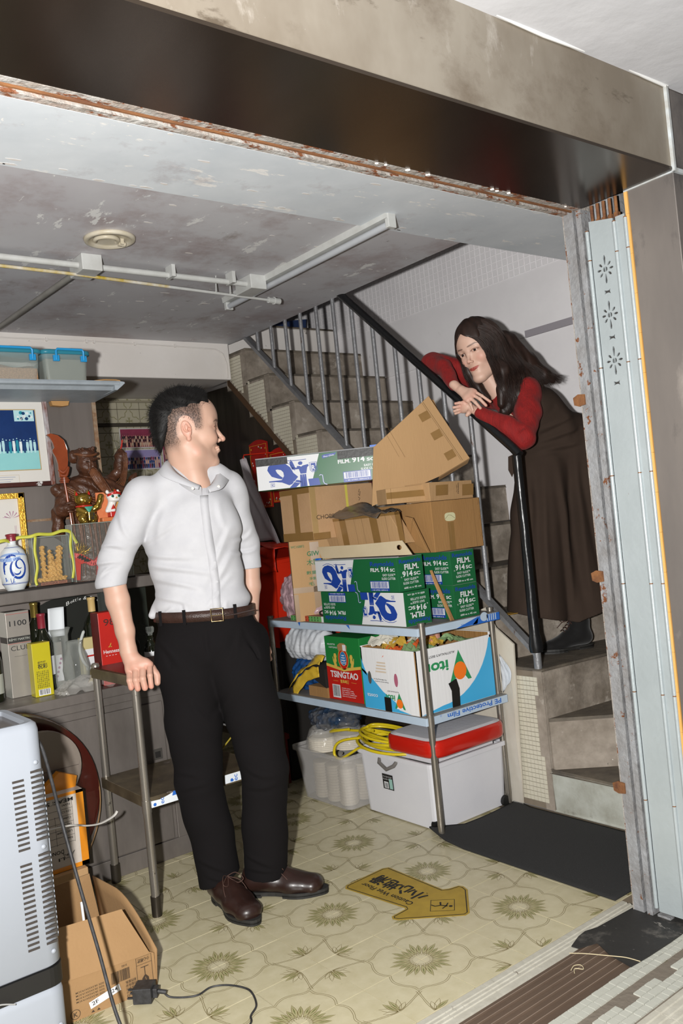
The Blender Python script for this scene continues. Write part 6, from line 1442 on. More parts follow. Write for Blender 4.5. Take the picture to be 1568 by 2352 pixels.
for i in range(14): a=rr.uniform(-.835,-.77); p.circle(X(a),Z(rr.uniform(1.745,1.775)),rr.uniform(.003,.008),fc[rr.choice((1,2,0))],4,6)
figs(p,X(-1.09),X(-.765),Z(1.612),.062,24,fc,3,4); p.rect(X(-.95),Z(1.49),X(-.845),Z(1.525),gx,1); p.rect(X(-.949),Z(1.491),X(-.846),Z(1.524),matte,2)
for k in range(3): p.line([(X(-.94),Z(1.517-.009*k)),(X(-.86-.01*k),Z(1.517-.009*k))],.0015,mt('faint_ink','#6b7a9a',.6),3)
t.put(p,'photograph')
# certificate
gold=mt('gilt_frame','#c79a35',.35,.55,c2='#e0b84c',scale=60,contrast=.2,bump=.5,bscale=120)
t=Th('certificate_frame','ornate gold frame with a printed certificate standing on the shelf','picture',(-.96,.41,1.085)); b=MB()
for a,c in (((-1.10,.392,1.43),(-.845,.412,1.452)),((-.868,.392,1.085),(-.845,.412,1.452))): b.box(a,c,gold)
for i in range(24): b.cyl((-.8565,.391,1.095+i*.0145),(-.8565,.391,1.103+i*.0145),.0045,gold,6)
for i in range(17): b.cyl((-.868-i*.0145,.391,1.441),(-.876-i*.0145,.391,1.441),.0045,gold,6)
o=t.put(b,'frame',bevel=.002); p=Print((-1.10,.404,1.085),(1,0,0),(0,0,1)); p.rect(0,0,.235,.35,matte,0); pk=mt('pink_print','#9a6a86',.6)
for k in range(6): a=R(20+k*28); p.poly([(.205+.003*math.cos(a),.268+.003*math.sin(a)),(.205+.03*math.cos(a+.07),.268+.03*math.sin(a+.07)),(.205+.03*math.cos(a-.07),.268+.03*math.sin(a-.07))][::-1],pk,1)
p.line([(.213,.24),(.213,.04)],.0012,pk,1); p.line([(.218,.24),(.218,.04)],.0012,pk,1); p.line([(.17,.275),(.20,.272)],.0012,pk,1); t.put(p,'certificate')
# wooden warrior statue with glaive
wood=mt('carved_rosewood','#56331f',.42,c2='#331c11',scale=18,contrast=.3,bump=.5,bscale=70,coat=.08); wood2=mt('reddish_blade_wood','#8d4322',.3,c2='#6e3018',scale=14,coat=.3)
SX,SY=-.60,.345
s=SDF((-.80,.24,1.075),(-.36,.445,1.65),.0026)
s.cone((SX,SY,1.10),(SX,SY,1.42),.105,.075,.03,sq=(1,.6,1)); s.ell((SX+.0,SY,1.43),(.115,.055,.075),.03)
s.ell((SX-.01,SY-.03,1.545),(.040,.038,.050),.015); s.ell((SX-.012,SY-.02,1.590),(.043,.040,.022),.01); 
for k in range(5): s.ell((SX-.040+.014*k,SY-.045,1.604+.003*math.sin(k*2)),(.006,.008,.007),.003)
s.ell((SX-.052,SY,1.58),(.02,.02,.028),.01)
s.cone((SX-.002,SY-.068,1.548),(SX-.001,SY-.072,1.532),.006,.008,.006)      # nose
for q in (-1,1): s.ell((SX-.004+q*.015,SY-.067,1.551),(.007,.004,.0025),.002,'s'); s.cone((SX-.004+q*.006,SY-.066,1.559),(SX-.004+q*.027,SY-.060,1.563),.003,.003,.003)
s.ell((SX-.002,SY-.068,1.520),(.010,.006,.003),.002,'s')
s.chain([(SX,SY-.058,1.512),(SX+.015,SY-.070,1.47),(SX+.045,SY-.072,1.425),(SX+.085,SY-.07,1.39)],[.014,.018,.018,.008],.008)
for k in range(4): s.chain([(SX-.012+.008*k,SY-.075,1.505),(SX+.004+.010*k,SY-.095,1.46),(SX+.03+.013*k,SY-.092,1.41)],[.002,.003,.002],.004,'s')
s.cone((SX-.09,SY,1.44),(SX-.125,SY-.03,1.37),.045,.032,.02); s.ell((SX-.108,SY-.055,1.375),(.026,.022,.022),.006)
for k in range(4): s.ell((SX-.108,SY-.078,1.358+.011*k),(.020,.007,.005),.002)
s.ell((SX-.135,SY-.01,1.45),(.022,.02,.026),.01); s.chain([(SX-.135,SY,1.36),(SX-.140,SY,1.28),(SX-.118,SY,1.24)],[.025,.022,.008],.01)
s.cone((SX+.09,SY,1.43),(SX+.17,SY-.01,1.405),.045,.035,.03); s.chain([(SX+.03,SY,1.47),(SX+.10,SY+.02,1.475),(SX+.145,SY+.02,1.515),(SX+.160,SY+.02,1.58),(SX+.162,SY+.02,1.602)],[.02,.022,.021,.024,.008],.012)
s.chain([(SX+.185,SY,1.44),(SX+.195,SY,1.48),(SX+.21,SY,1.50)],[.016,.014,.008],.01)
for k in range(9):
    x=SX-.08+.02*k; s.chain([(x,SY-.065,1.40),(x+.01*math.sin(k),SY-.075,1.28),(x-.008,SY-.082,1.12)],[.003,.005,.004],.006,'s')
for k in range(4): s.chain([(SX-.09+.012*k,SY-.05,1.47-.012*k),(SX-.03+.008*k,SY-.07,1.41-.012*k),(SX+.06,SY-.06,1.385-.01*k)],[.0025]*3,.004,'s')
s.wave(.0012,[(120,40,160,0,1),(60,150,90,1,1)]); V,F=s.net(); t=Th('warrior_statue','carved dark wooden warrior statue with long beard holding a glaive','statue',(SX,SY,1.077)); o=link('carved_figure',np_mesh('carved_figure',[(V-np.array([SX,SY,1.077]),F,0)],[wood]),t.root)
cv=[]; lo_=np.array([SX,SY,1.077])
def cvp(P): return np.array([tuple(q) for q in smoothc(P,6)])-lo_
for k in range(16):
    f=k/15; cv.append(cvp([(SX-.020+.034*f,SY-.068-.006*math.sin(PI*f),1.522),(SX-.012+.040*f,SY-.085-.006*math.sin(PI*f),1.485),(SX+.012+.045*f,SY-.088,1.445-.01*f),(SX+.045+.05*f,SY-.084,1.41-.006*k*.5),(SX+.10+.045*f,SY-.075,1.385+.02*f)]))
for k in range(7):
    f=k/6; cv.append(cvp([(SX-.11+.02*f,SY-.045,1.46-.01*k),(SX-.05,SY-.072,1.42-.010*k),(SX+.03,SY-.078,1.39-.010*k),(SX+.12,SY-.060,1.385-.012*k)]))
for k in range(14):
    x=SX-.10+.015*k; cv.append(cvp([(x,SY-.060,1.37-.004*(k%3)),(x+.008*math.sin(k*1.7),SY-.075,1.26),(x-.006*math.sin(k),SY-.080,1.10)]))
for k in range(5): cv.append(cvp([(SX+.05,SY-.03,1.46-.008*k),(SX+.12+.004*k,SY-.02,1.47-.006*k),(SX+.155+.004*k,SY-.01,1.53),(SX+.158+.004*k,SY-.01,1.59)]))
strands('carved_folds',cv,.0042,mt('rosewood_highlight','#6e4328',.4,c2='#4a2a18',scale=30,bump=.2,bscale=90),t.root,6,None,.35)
b=MB(); b.tube([(SX-.008+.046*math.cos(a),SY-.018+.042*math.sin(a),1.583+.006*math.cos(2*a)) for a in [2*PI*i/28 for i in range(28)]],.0055,mt('rosewood_highlight','#f'),8,closed=True); 
for q in (-1,1):
    b.tube([(SX-.004+q*.005,SY-.071,1.560),(SX-.004+q*.016,SY-.072,1.566),(SX-.004+q*.028,SY-.064,1.564)],.0028,mt('carved_rosewood','#f'),6); b.tube([(SX-.004+q*.004,SY-.078,1.527),(SX-.004+q*.014,SY-.080,1.520),(SX-.004+q*.020,SY-.078,1.505)],.003,mt('carved_rosewood','#f'),6)
    b.tube([(SX-.004+q*.009,SY-.0665,1.552),(SX-.004+q*.020,SY-.0655,1.552)],.0016,mt('eye_slit_dark','#1a0f0a',.5),6)
t.put(b,'face_carving')
GX,GY=-.705,.285
b=MB(); b.tube([(GX+.012,GY,1.09),(GX-.002,GY,1.35),(GX-.012,GY,1.475)],.0048,wood2,10); 
for z,r_ in ((1.475,.018),(1.482,.021),(1.490,.017)): b.tube([(GX-.012,GY,z-.003),(GX-.012,GY,z+.003)],r_,wood2,16)
b.tube(smoothc([(GX-.030,GY,1.525),(GX-.018,GY-.008,1.512),(GX-.005,GY-.010,1.52),(GX+.006,GY-.004,1.532),(GX-.008,GY-.012,1.50),(GX-.026,GY-.004,1.503)],5),.006,wood2,8)
bl=[(-.026,1.495),(-.0,1.495),(.006,1.52),(.013,1.56),(.014,1.605),(.004,1.640),(-.018,1.660),(-.046,1.668),(-.062,1.663),(-.050,1.652),(-.040,1.630),(-.036,1.612),(-.045,1.602),(-.043,1.592),(-.034,1.575),(-.028,1.55)]
b.prism([(GX-.005+x,z) for x,z in bl],'y',GY-.006,GY+.006,wood2); t.put(b,'glaive',bevel=.003)
b=MB()
for k in range(9): b.tube([(SX+.16+.004*k-.01,SY+.02,1.60),(SX+.165+.006*(k-4),SY+.02,1.64),(SX+.17+.008*(k-4),SY+.02,1.675)],[.0012,.001,.0006],ink,4)
b.tube([(SX+.158,SY+.015,1.60),(SX+.166,SY+.012,1.625),(SX+.170,SY+.012,1.645)],.003,redp,6); t.put(b,'plume')
# clear acrylic cases
acr=mt('acrylic','#aab0aa',.03,alpha=.035,coat=.3,fres=.5); acre=mt('acrylic_edge','#a9b5aa',.1,alpha=.6,coat=.5)
def case(t,a,b_,e=.0018):
    x0,y0,z0=a;x1,y1,z1=b_
    for A,B in (((x0,y0,z0),(x1,y0+.002,z1)),((x0,y1-.002,z0),(x1,y1,z1)),((x0,y0,z0),(x0+.002,y1,z1)),((x1-.002,y0,z0),(x1,y1,z1)),((x0,y0,z1-.002),(x1,y1,z1))): m=MB(); m.box(A,B,acr); t.put(m,'pane')
    m=MB()
    for x in (x0,x1):
        for y in (y0,y1): m.box((x-e/2,y-e/2,z0),(x+e/2,y+e/2,z1),acre)
    for z in (z1,):
        for y in (y0,y1): m.box((x0,y-e/2,z-e/2),(x1,y+e/2,z+e/2),acre)
        for x in (x0,x1): m.box((x-e/2,y0,z-e/2),(x+e/2,y1,z+e/2),acre)
    t.put(m,'edge_strip')
t=Th('acrylic_case','tall clear acrylic display case that the gold cat stands on','display case',(-.61,.25,1.083)); case(t,(-.735,.212,1.083),(-.50,.275,1.305))
t=Th('acrylic_case','small clear acrylic case holding golden landmark miniatures','display case',(-.80,.25,1.083)); case(t,(-.885,.225,1.085),(-.745,.30,1.268)); b=MB(); b.box((-.88,.228,1.0835),(-.75,.298,1.098),mt('plaque_base','#3d2418',.4)); t.put(b,'base'); p=Print((-.875,.2275,1.086),(1,0,0),(0,0,1)); p.rect(.01,.0,.11,.010,mt('plaque_copper','#8d5a45',.4),1); p.text('BEAUTIFUL CITY',.015,.002,.006,ink,2,w=.09); t.put(p,'plaque')
ysl=mt('sandy_resin','#c79a4f',.5,c2='#b5883f',scale=30,bump=.4,bscale=90)
t=Th('landmark_miniature','golden resin city landmark miniature inside the small case','figurine',(-.81,.262,1.0985)); s=SDF((-.885,.235,1.096),(-.748,.292,1.25),.002); s.box((-.815,.262,1.104),(.055,.022,.007),.002,.002)
s.box((-.838,.262,1.165),(.008,.008,.068),.001,.003); s.cone((-.800,.262,1.11),(-.800,.262,1.17),.020,.008,.01); s.chain([(-.815,.262,1.11),(-.808,.262,1.19),(-.812,.262,1.215)],[.012,.010,.005],.006); s.chain([(-.785,.262,1.11),(-.778,.262,1.17),(-.772,.262,1.218)],[.016,.010,.012],.006); s.wave(.0016,[(400,0,300,0,1),(0,350,420,1,1),(500,100,0,2,.6)]); V,F=s.net(); link('figure',np_mesh('figure',[(V-np.array([-.81,.262,1.0985]),F,0)],[ysl]),t.root)
rib=mt('yellow_ribbon','#c3c04a',.5,c2='#aeb03c',scale=40); t=Th('yellow_ribbon','printed yellow-green ribbon trailing over the acrylic case and vase','ribbon',(-.85,.24,1.27))
def ribbon(P,w,up=(0,0,1)):
    P=smoothc(P,6); b=MB(); vs=[]
    for i,q in enumerate(P):
        d=(P[min(i+1,len(P)-1)]-P[max(i-1,0)]).normalized(); n=d.cross(Vector((0,-1,0.15)).normalized()).normalized(); vs+=[q+n*w/2,q-n*w/2]
    b.add(vs,[(2*i,2*i+1,2*i+3,2*i+2) for i in range(len(P)-1)],rib,True); return b
t.put(ribbon([(-1.02,.22,1.262),(-.985,.22,1.268),(-.955,.24,1.262),(-.93,.235,1.274),(-.89,.22,1.274),(-.86,.218,1.280),(-.81,.222,1.276),(-.77,.218,1.285),(-.738,.22,1.278),(-.722,.22,1.245),(-.715,.22,1.232)],.012),'ribbon',solid=.0005)
t.put(ribbon([(-.872,.218,1.272),(-.880,.215,1.22),(-.876,.215,1.16),(-.888,.212,1.112),(-.885,.21,1.09)],.010),'ribbon',solid=.0005); t.put(ribbon([(-.735,.22,1.27),(-.742,.22,1.22),(-.736,.22,1.15),(-.745,.22,1.10)],.010),'ribbon',solid=.0005)
# vase
por=mt('porcelain','#d3d8da',.15,coat=.6); cob=mt('cobalt','#1d3f93',.2,coat=.5); cob2=mt('cobalt_wash','#8aa3cf',.25,coat=.5)
VX,VY=-.952,.248
t=Th('porcelain_bottle','white porcelain wine bottle with swirling cobalt blue brushwork','bottle',(VX,VY,1.077)); b=MB(); pr_=[(0,0),(.027,0),(.030,.004),(.046,.03),(.051,.06),(.052,.09),(.049,.125),(.040,.150),(.024,.166),(.016,.172),(.015,.182),(.0175,.188)]
b.lathe(pr_,(VX,VY,1.077),por,36); t.put(b,'body'); b=MB(); b.lathe([(.0178,.186),(.0185,.198),(.0175,.204),(.021,.208),(.019,.213),(0,.215)],(VX,VY,1.077),mt('wax_red','#7d2430',.4,coat=.3),24); t.put(b,'cap')
def rad(z):
    for (r0,z0),(r1,z1) in zip(pr_,pr_[1:]):
        if z0<=z<=z1 and z1>z0: return r0+(r1-r0)*(z-z0)/(z1-z0)
    return .05
def wrapline(P,w,m,closed=False):
    b=MB(); n=len(P); vs=[]; A0=math.atan2(CAM.y-VY,CAM.x-VX)
    def pt(u,z,l=.0008): r_=rad(z)+l; a=A0+u/.05; return (VX+r_*math.cos(a),VY+r_*math.sin(a),1.077+z)
    for i in range(n):
        a=P[max(i-1,0)];c=P[min(i+1,n-1)]; dx,dz=c[0]-a[0],c[1]-a[1]; l=math.hypot(dx,dz) or 1; ww=w*(.35+.65*math.sin(PI*(i+.3)/n)) if not closed else w
        vs+=[pt(P[i][0]-dz/l*ww/2,P[i][1]+dx/l*ww/2),pt(P[i][0]+dz/l*ww/2,P[i][1]-dx/l*ww/2)]
    b.add(vs,[(2*i,2*i+1,2*i+3,2*i+2) for i in range(n-1)],m,True); return b
sw=MB()
arc=lambda cx,cz,rx,rz,a0,a1,n=18:[(cx+rx*math.cos(R(a0+(a1-a0)*i/n)),cz+rz*math.sin(R(a0+(a1-a0)*i/n))) for i in range(n+1)]
for P_,w_,m_ in ((arc(-.02,.130,.05,.012,200,340),.014,cob2),(arc(.0,.128,.06,.01,10,170),.010,cob2),(arc(.015,.085,.026,.036,100,450),.009,cob),(arc(-.005,.09,.030,.045,60,200),.010,cob),(arc(.02,.10,.012,.016,80,300),.006,cob),([(-.035,.12),(-.036,.08),(-.032,.04)],.005,cob),(arc(.01,.075,.012,.012,180,360),.006,cob),([(-.03,.10),(-.01,.125),(.02,.122)],.012,cob),([(-.015,.05),(-.012,.03),(-.006,.035),(-.003,.05)],.003,cob),([(.02,.15),(.028,.143),(.024,.138)],.003,cob),([(-.05,.03),(-.03,.045),(0,.035)],.008,cob2)):
    q=wrapline(P_,w_,m_); sw.add(q.v,q.f,m_,True)
for z_ in (.163,.031,.028): 
    q=wrapline([(u*.3142/30-.0785*2+.0,z_) for u in range(31)],.0016,cob,True); sw.add(q.v,q.f,cob,True)
t.put(sw,'brushwork')
# lucky cat
au=mt('gold_paint','#c2a04a',.16,.9,c2='#8e7430',scale=20,bump=.15,bscale=60); jade=mt('jade_bib','#3b8f7c',.4); enr=mt('enamel_red','#b3221a',.3,coat=.3); enw=mt('enamel_white','#dfdcd8',.25,coat=.4); cp=mt('ink_black','#fff')
CX,CY,CZ=-.663,.243,1.3065
s=SDF((CX-.06,CY-.05,CZ-.004),(CX+.075,CY+.05,CZ+.14),.0018)
s.ell((CX,CY,CZ+.038),(.037,.030,.042),.01); s.ell((CX-.006,CY-.008,CZ+.093),(.034,.028,.027),.012); s.ell((CX-.020,CY-.022,CZ+.018),(.018,.018,.020),.006); s.ell((CX+.022,CY-.022,CZ+.018),(.018,.018,.020),.006)
for q in (-1,1): s.cone((CX-.006+q*.021,CY,CZ+.108),(CX-.006+q*.026,CY,CZ+.128),.011,.003,.005,sq=(1,.6,1)); s.ell((CX+q*.016,CY-.036,CZ+.006),(.010,.010,.007),.003)
s.chain([(CX+.028,CY-.01,CZ+.05),(CX+.045,CY-.02,CZ+.062),(CX+.056,CY-.022,CZ+.085),(CX+.060,CY-.022,CZ+.100)],[.014,.012,.011,.012],.005); s.cone((CX-.028,CY-.012,CZ+.055),(CX-.010,CY-.036,CZ+.040),.012,.009,.005)
s.ell((CX-.004,CY-.034,CZ+.086),(.012,.007,.008),.004); s.cut((0,0,-1),-CZ); V,F=s.net(); t=Th('lucky_cat','golden beckoning cat figurine with raised paw on the acrylic case','figurine',(CX,CY,CZ)); link('cat_body',np_mesh('cat_body',[(V-np.array([CX,CY,CZ]),F,0)],[au]),t.root)
FY=CY-.0345; b=MB(); b.tube([(CX-.004+.030*math.cos(a),CY-.004+.027*math.sin(a),CZ+.067) for a in [2*PI*i/20 for i in range(20)]],.0035,enr,8,closed=True); t.put(b,'collar')
b=MB(); b.grid(lambda u,v:(CX+.004+(u-.5)*.036*(1-v*.9),CY-.031-.004*math.cos((u-.5)*2)+.0,CZ+.064-.024*v),8,6,jade); t.put(b,'bib',solid=.002)
for q in (-1,1): b=MB(); b.prism([(CX-.006+q*.018,CZ+.112),(CX-.006+q*.030,CZ+.110),(CX-.006+q*.026,CZ+.126)],'y',CY-.010,CY-.007,enr); t.put(b,'ear_lining')
for q in (-1,1):
    b=MB(); b.lathe([(0,.0),(.0055,.0),(.0055,.0015),(0,.0018)],(0,0,0),enw,14); b.lathe([(0,.0017),(.0028,.0017),(.0028,.0026),(0,.003)],(0,0,0),ink,10); b.v=[(CX-.006+q*.013+v[0],CY-.0325-v[2]+.002,CZ+.096+v[1]) for v in b.v]; t.put(b,'eye')
b=MB(); b.box((CX-.004,CY-.047,CZ+.008),(CX+.022,CY-.041,CZ+.042),au); t.put(b,'coin_plaque',bevel=.002); p=Print((CX-.002,CY-.0475,CZ+.010),(1,0,0),(0,0,1)); p.text('千萬',.002,.016,.011,ink,1,w=.020); p.text('両',.006,.003,.010,ink,1); t.put(p,'plaque_print')
# lion dance toy on card
LX_,LY_,LZ_=-.553,.243,1.3065; t=Th('lion_dance_ornament','red and white lion dance ornament beside the gold cat','figurine',(LX_,LY_,LZ_))
b=MB(); b.box((LX_-.055,LY_+.015,LZ_),(LX_+.05,LY_+.02,LZ_+.118),mt('orange_card','#c76a3d',.6,c2='#d9895a',scale=30)); t.put(b,'card'); b=MB(); b.box((LX_-.05,LY_-.02,LZ_),(LX_+.045,LY_+.014,LZ_+.016),mt('terracotta','#c46f3f',.5)); b.box((LX_-.015,LY_-.022,LZ_+.016),(LX_+.05,LY_+.012,LZ_+.038),enr); t.put(b,'pedestal',bevel=.003)
s=SDF((LX_-.045,LY_-.045,LZ_+.035),(LX_+.055,LY_+.03,LZ_+.14),.0016); s.ell((LX_+.01,LY_-.008,LZ_+.098),(.030,.024,.020),.005); s.ell((LX_+.01,LY_-.012,LZ_+.084),(.026,.022,.010),.006); s.chain([(LX_-.02,LY_-.01,LZ_+.045),(LX_+.0,LY_-.006,LZ_+.07),(LX_+.005,LY_-.006,LZ_+.085)],[.010,.014,.015],.006); s.ell((LX_+.03,LY_-.008,LZ_+.05),(.012,.012,.012),.006); s.cone((LX_-.025,LY_-.014,LZ_+.041),(LX_+.0,LY_-.014,LZ_+.044),.007,.010,.005)
for q in (-1,1): s.ell((LX_+.01+q*.022,LY_,LZ_+.118),(.007,.006,.008),.004)
V,F=s.net(); link('lion_head',np_mesh('lion_head',[(V-np.array([LX_,LY_,LZ_]),F,0)],[enw]),t.root)
b=MB(); b.grid(lambda u,v:(LX_+.01+.030*math.sin((u-.5)*2.6),LY_-.008-.0255*math.cos((u-.5)*2.6),LZ_+.102+.010*v+.004*math.cos((u-.5)*6)),12,3,enr); b.tube([(LX_+.01,LY_-.032,LZ_+.108),(LX_+.01,LY_-.026,LZ_+.122)],.005,enr,8); b.lathe([(0,0),(.006,.002),(.006,.006),(0,.010)],(LX_+.01,LY_-.02,LZ_+.118),au,10); t.put(b,'forehead_band',solid=.0012)
for q in (-1,1):
    b=MB(); b.lathe([(0,0),(.006,0),(.006,.0015),(0,.002)],(0,0,0),jade,12); b.lathe([(0,.0018),(.0035,.0018),(.0035,.003),(0,.0035)],(0,0,0),ink,10); b.v=[(LX_+.01+q*.013+v[0],LY_-.0315-v[2]+.002,LZ_+.098+v[1]) for v in b.v]; t.put(b,'eye')
b=MB(); b.lathe([(0,0),(.005,.002),(0,.008)],(LX_+.01,LY_-.036,LZ_+.088),ysl,8); b.box((LX_+.012,LY_-.034,LZ_+.046),(LX_+.038,LY_-.026,LZ_+.074),mt('straw_yellow','#c9a14a',.6)); t.put(b,'drum'); b=MB(); b.prism([(LX_-.012,LZ_+.046),(LX_+.004,LZ_+.048),(LX_+.0,LZ_+.066)],'y',LY_-.024,LY_-.020,enr); t.put(b,'leg_patch')
# tinsel dragon inside tall case
pinkf=mt('pink_foil','#d9524f',.35,c2='#b93a3a',scale=40,bump=.5,bscale=120); t=Th('foil_dragon','pink and red foil dragon toy with gold tinsel inside the tall case','toy',(-.66,.245,1.085)); b=MB(); b.prism([(-.728,1.09),(-.71,1.088),(-.70,1.17),(-.728,1.18)],'y',.235,.255,redp); b.prism([(-.728,1.168),(-.70,1.150),(-.655,1.160),(-.70,1.19)],'y',.232,.258,redp); t.put(b,'body')
b=MB(); 
pts=smoothc([(-.735,.243,1.188),(-.705,.243,1.180),(-.675,.243,1.160),(-.65,.243,1.148),(-.625,.243,1.165),(-.60,.243,1.175)],6)
for i,q in enumerate(pts): b.prism([(q.x-.006,q.z-.010),(q.x+.006,q.z-.008),(q.x+.004,q.z+.010),(q.x-.004,q.z+.008)],'y',.232+.003*(i%2),.254,pinkf)
b.prism([(-.635,1.150),(-.622,1.155),(-.628,1.10),(-.640,1.10)],'y',.236,.25,pinkf); t.put(b,'foil_spine')
cvs=[]; 
for i in range(140):
    a=RNG.uniform(0,6.28); c0=np.array([-.70+RNG.normal()*.012,.243+RNG.normal()*.006,1.195+RNG.normal()*.008]); d=np.array([RNG.normal()*.5+.35,RNG.normal()*.3,abs(RNG.normal())]); d/=np.linalg.norm(d); k=np.linspace(0,1,4)[:,None]; cvs.append(c0+d*k*RNG.uniform(.012,.045)-np.array([-.66,.245,1.085]))
strands('gold_tinsel',cvs,.0009,mt('tinsel_gold','#c9a22b',.2,.9),t.root,3)
# ---- bottles and boxes on the counter, z=.69
def pbox(name,label,a,b_,m,rz=0,cat='box',grp=None): 
    t=carton(name,label,a,b_,m,grp,rz,cat); return t
sv=mt('silver_box','#8f8a83',.35,.4,c2='#a29c94',scale=5,contrast=.3); svw=mt('silver_light','#b5b8b0',.3,.3)
t=pbox('cognac_box','tall silver-grey cognac gift box with 1100 handwritten on it','x' and (-1.01,.215,.6905),(-.925,.30,1.005),sv); p=face(t.A,t.B,'-y'); W_=.085; p.text('1100',.012,.262,.020,ink,2,w=.062,bold=.01); p.rect(.001,.20,W_-.001,.222,mt('label_dark','#2a2826',.5),1); p.text('RÉMY MARTIN',.006,.208,.0085,svw,2,w=.073,bold=.01); p.text('CLUB',.010,.172,.018,ink,2,w=.068,bold=-.004); p.line([(.02,.15),(.065,.15)],.0008,ink,2); p.line([(0,.198),(W_,.198)],.001,enr,2); p.line([(.0,.306),(W_,.306)],.001,enr,2); t.put(p,'print'); p=face(t.A,t.B,'-x'); p.rect(0,0,.085,.3145,svw,0); p.rect(.0,.200,.085,.222,mt('label_dark','#fff'),1); t.put(p,'print')  # left face overlaid in paler silver for the light it catches
yl=mt('yellow_carton','#b7ab18',.4,c2='#a99d14',scale=6); t=pbox('liquor_box','bright yellow liquor box with brushed characters and a barcode','x' and (-.952,.135,.6905),(-.885,.185,.885),yl); p=face(t.A,t.B,'-y'); p.text('紹竹梅',.017,.120,.007,ink,1,w=.03); p.text('祝彩',.016,.102,.014,ink,1,w=.036,bold=.02)
for i in range(7):
    for j in range(9): p.text('金龍酒香米醇人家日'[(i*3+j)%9],.010+.0065*i,.088-.007*j,.0042,ink,1,w=.0042)
p.rect(.012,.004,.055,.026,P_white,1); p.bars(.016,.007,.052,.025,ink,2,18,5); t.put(p,'print'); p=face(t.A,t.B,'-y'); p.rect(0,.1935,.067,.1945,card2,1); t.put(p,'edge_print')
red2=mt('crimson_box','#b3241c',.4,c2='#a41d17',scale=6); t=pbox('cognac_box','crimson cognac box with 98 handwritten, behind the trolley','x' and (-.714,.088,.6905),(-.628,.16,.963),red2); p=face(t.A,t.B,'-y'); p.text('98',.020,.222,.026,mt('faint_pen','#4a1a16',.6),1,w=.045); p.text('Hennessy',.010,.118,.014,P_white,1,w=.070,bold=.01); 
for i in range(3): p.line([(.030+.004*i,.140),(.038,.146+.004*i),(.044-.002*i,.140)],.0015,mt('gold_print','#fff'),1)
p.line([(.038,.140),(.042,.155)],.0015,gO,1)
for i in range(4): p.rect(.018+.012*i,.108,.024+.012*i,.1095,P_white,1)
t.put(p,'print'); p=face(t.A,t.B,'-x'); p.rect(0,0,.072,.2725,mt('dark_crimson','#5a1612',.5),0); t.put(p,'side_print')
def bottle(label,x,y,h,r_,gm,capm,cap=.055,neck=.013,lab=None,name='wine_bottle',z=.6905):
    t=Th(name,label,'bottle',(x,y,z)); b=MB(); sh_=h-.115 if h>.2 else h*.6
    b.lathe([(0,0),(r_*.95,0),(r_,.006),(r_,sh_),(r_*.85,sh_+.02),(neck*1.15,sh_+.05),(neck,sh_+.065),(neck,h-.012)],(x,y,z),gm,28); t.put(b,'glass'); b=MB(); b.lathe([(neck+.001,h-cap),(neck+.001,h-.012),(neck+.0025,h-.010),(neck+.0025,h-.002),(neck,h),(0,h)],(x,y,z),capm,22); t.put(b,'capsule')
    if lab:
        m_,z0,z1=lab; b=MB(); b.lathe([(r_+.0006,z0),(r_+.0006,z1)],(x,y,z),m_,28); t.put(b,'paper_label')
    return t
dg=mt('dark_green_glass','#15180f',.06,coat=.6); wax=mt('wax_red','#fff'); goldc=mt('gold_capsule','#a38f4a',.25,.8); tanc=mt('tan_capsule','#c0a46c',.4)
bottle('dark bottle with gold foil capsule behind the silver box','x' and -.886,.275,.335,.037,dg,goldc,.075)
bottle('dark bottle with oxblood wax neck behind the yellow box',-.873,.245,.292,.036,dg,wax,.068,.014,(P_white,.06,.13))
bottle('wine bottle with tan capsule and white label beside the crimson box',-.662,.275,.325,.039,dg,tanc,.062,.0135,(P_white,.02,.155))
glass=mt('drinking_glass','#b8bcb6',.03,alpha=.06,coat=.6,fres=.8); wrap=mt('clear_crinkled_film','#fff')
t=Th('glass_jug','curved clear glass jug holding a folded white note','jug',(-.81,.24,.6905)); b=MB(); b.lathe([(0,0),(.035,.002),(.042,.03),(.040,.09),(.028,.15),(.030,.20),(.040,.225)],(-.81,.24,.6905),glass,28); t.put(b,'glass',solid=.002)
t=Th('paper_note','folded white note with faint pencil circle sticking out of the jug','note',(-.81,.25,.86)); b=MB(); b.grid(lambda u,v:(-.838+.012*(1-v)*-1+.062*u-.006*v,.245+.01*math.sin(3*u),.885+.11*v),6,6,mt('note_white','#cfd4d8',.7)); t.put(b,'note',solid=.0006)
t=Th('crescent_decanter','crescent-mouthed clear glass decanter','decanter',(-.765,.19,.6905)); b=MB(); b.lathe([(0,0),(.03,.002),(.045,.03),(.050,.07),(.040,.12),(.028,.15),(.030,.175)],(-.775,.19,.6905),glass,28); b.tube(smoothc([(-.735,.185,.898),(-.752,.183,.86),(-.758,.183,.82),(-.745,.183,.775),(-.715,.18,.745)],6),[.0015]+[.005]*23+[.002],mt('glass_edge','#cfd3cf',.08,alpha=.6,coat=.8),8); t.put(b,'glass',solid=.002)
t=pbox('whisky_box','small cream whisky carton with pale label in front of the wine bottle',(-.735,.225,.6905),(-.672,.262,.865),mt('cream_carton','#b5a877',.5)); p=face(t.A,t.B,'-y'); p.rect(.01,.05,.055,.13,P_white,1); p.rect(.01,.10,.055,.106,enr,2); t.put(p,'print')
t=pbox('small_bottle_box','slim carton with pink flower print behind the jug',(-.83,.285,.6905),(-.79,.31,.86),mt('silver_box','#fff')); p=face(t.A,t.B,'-y'); p.rect(.004,.02,.036,.12,P_white,1); 
for i in range(5): p.circle(.012+.005*i,.04+.016*i,.005,mt('pink_print','#fff'),2,8)
t.put(p,'print')
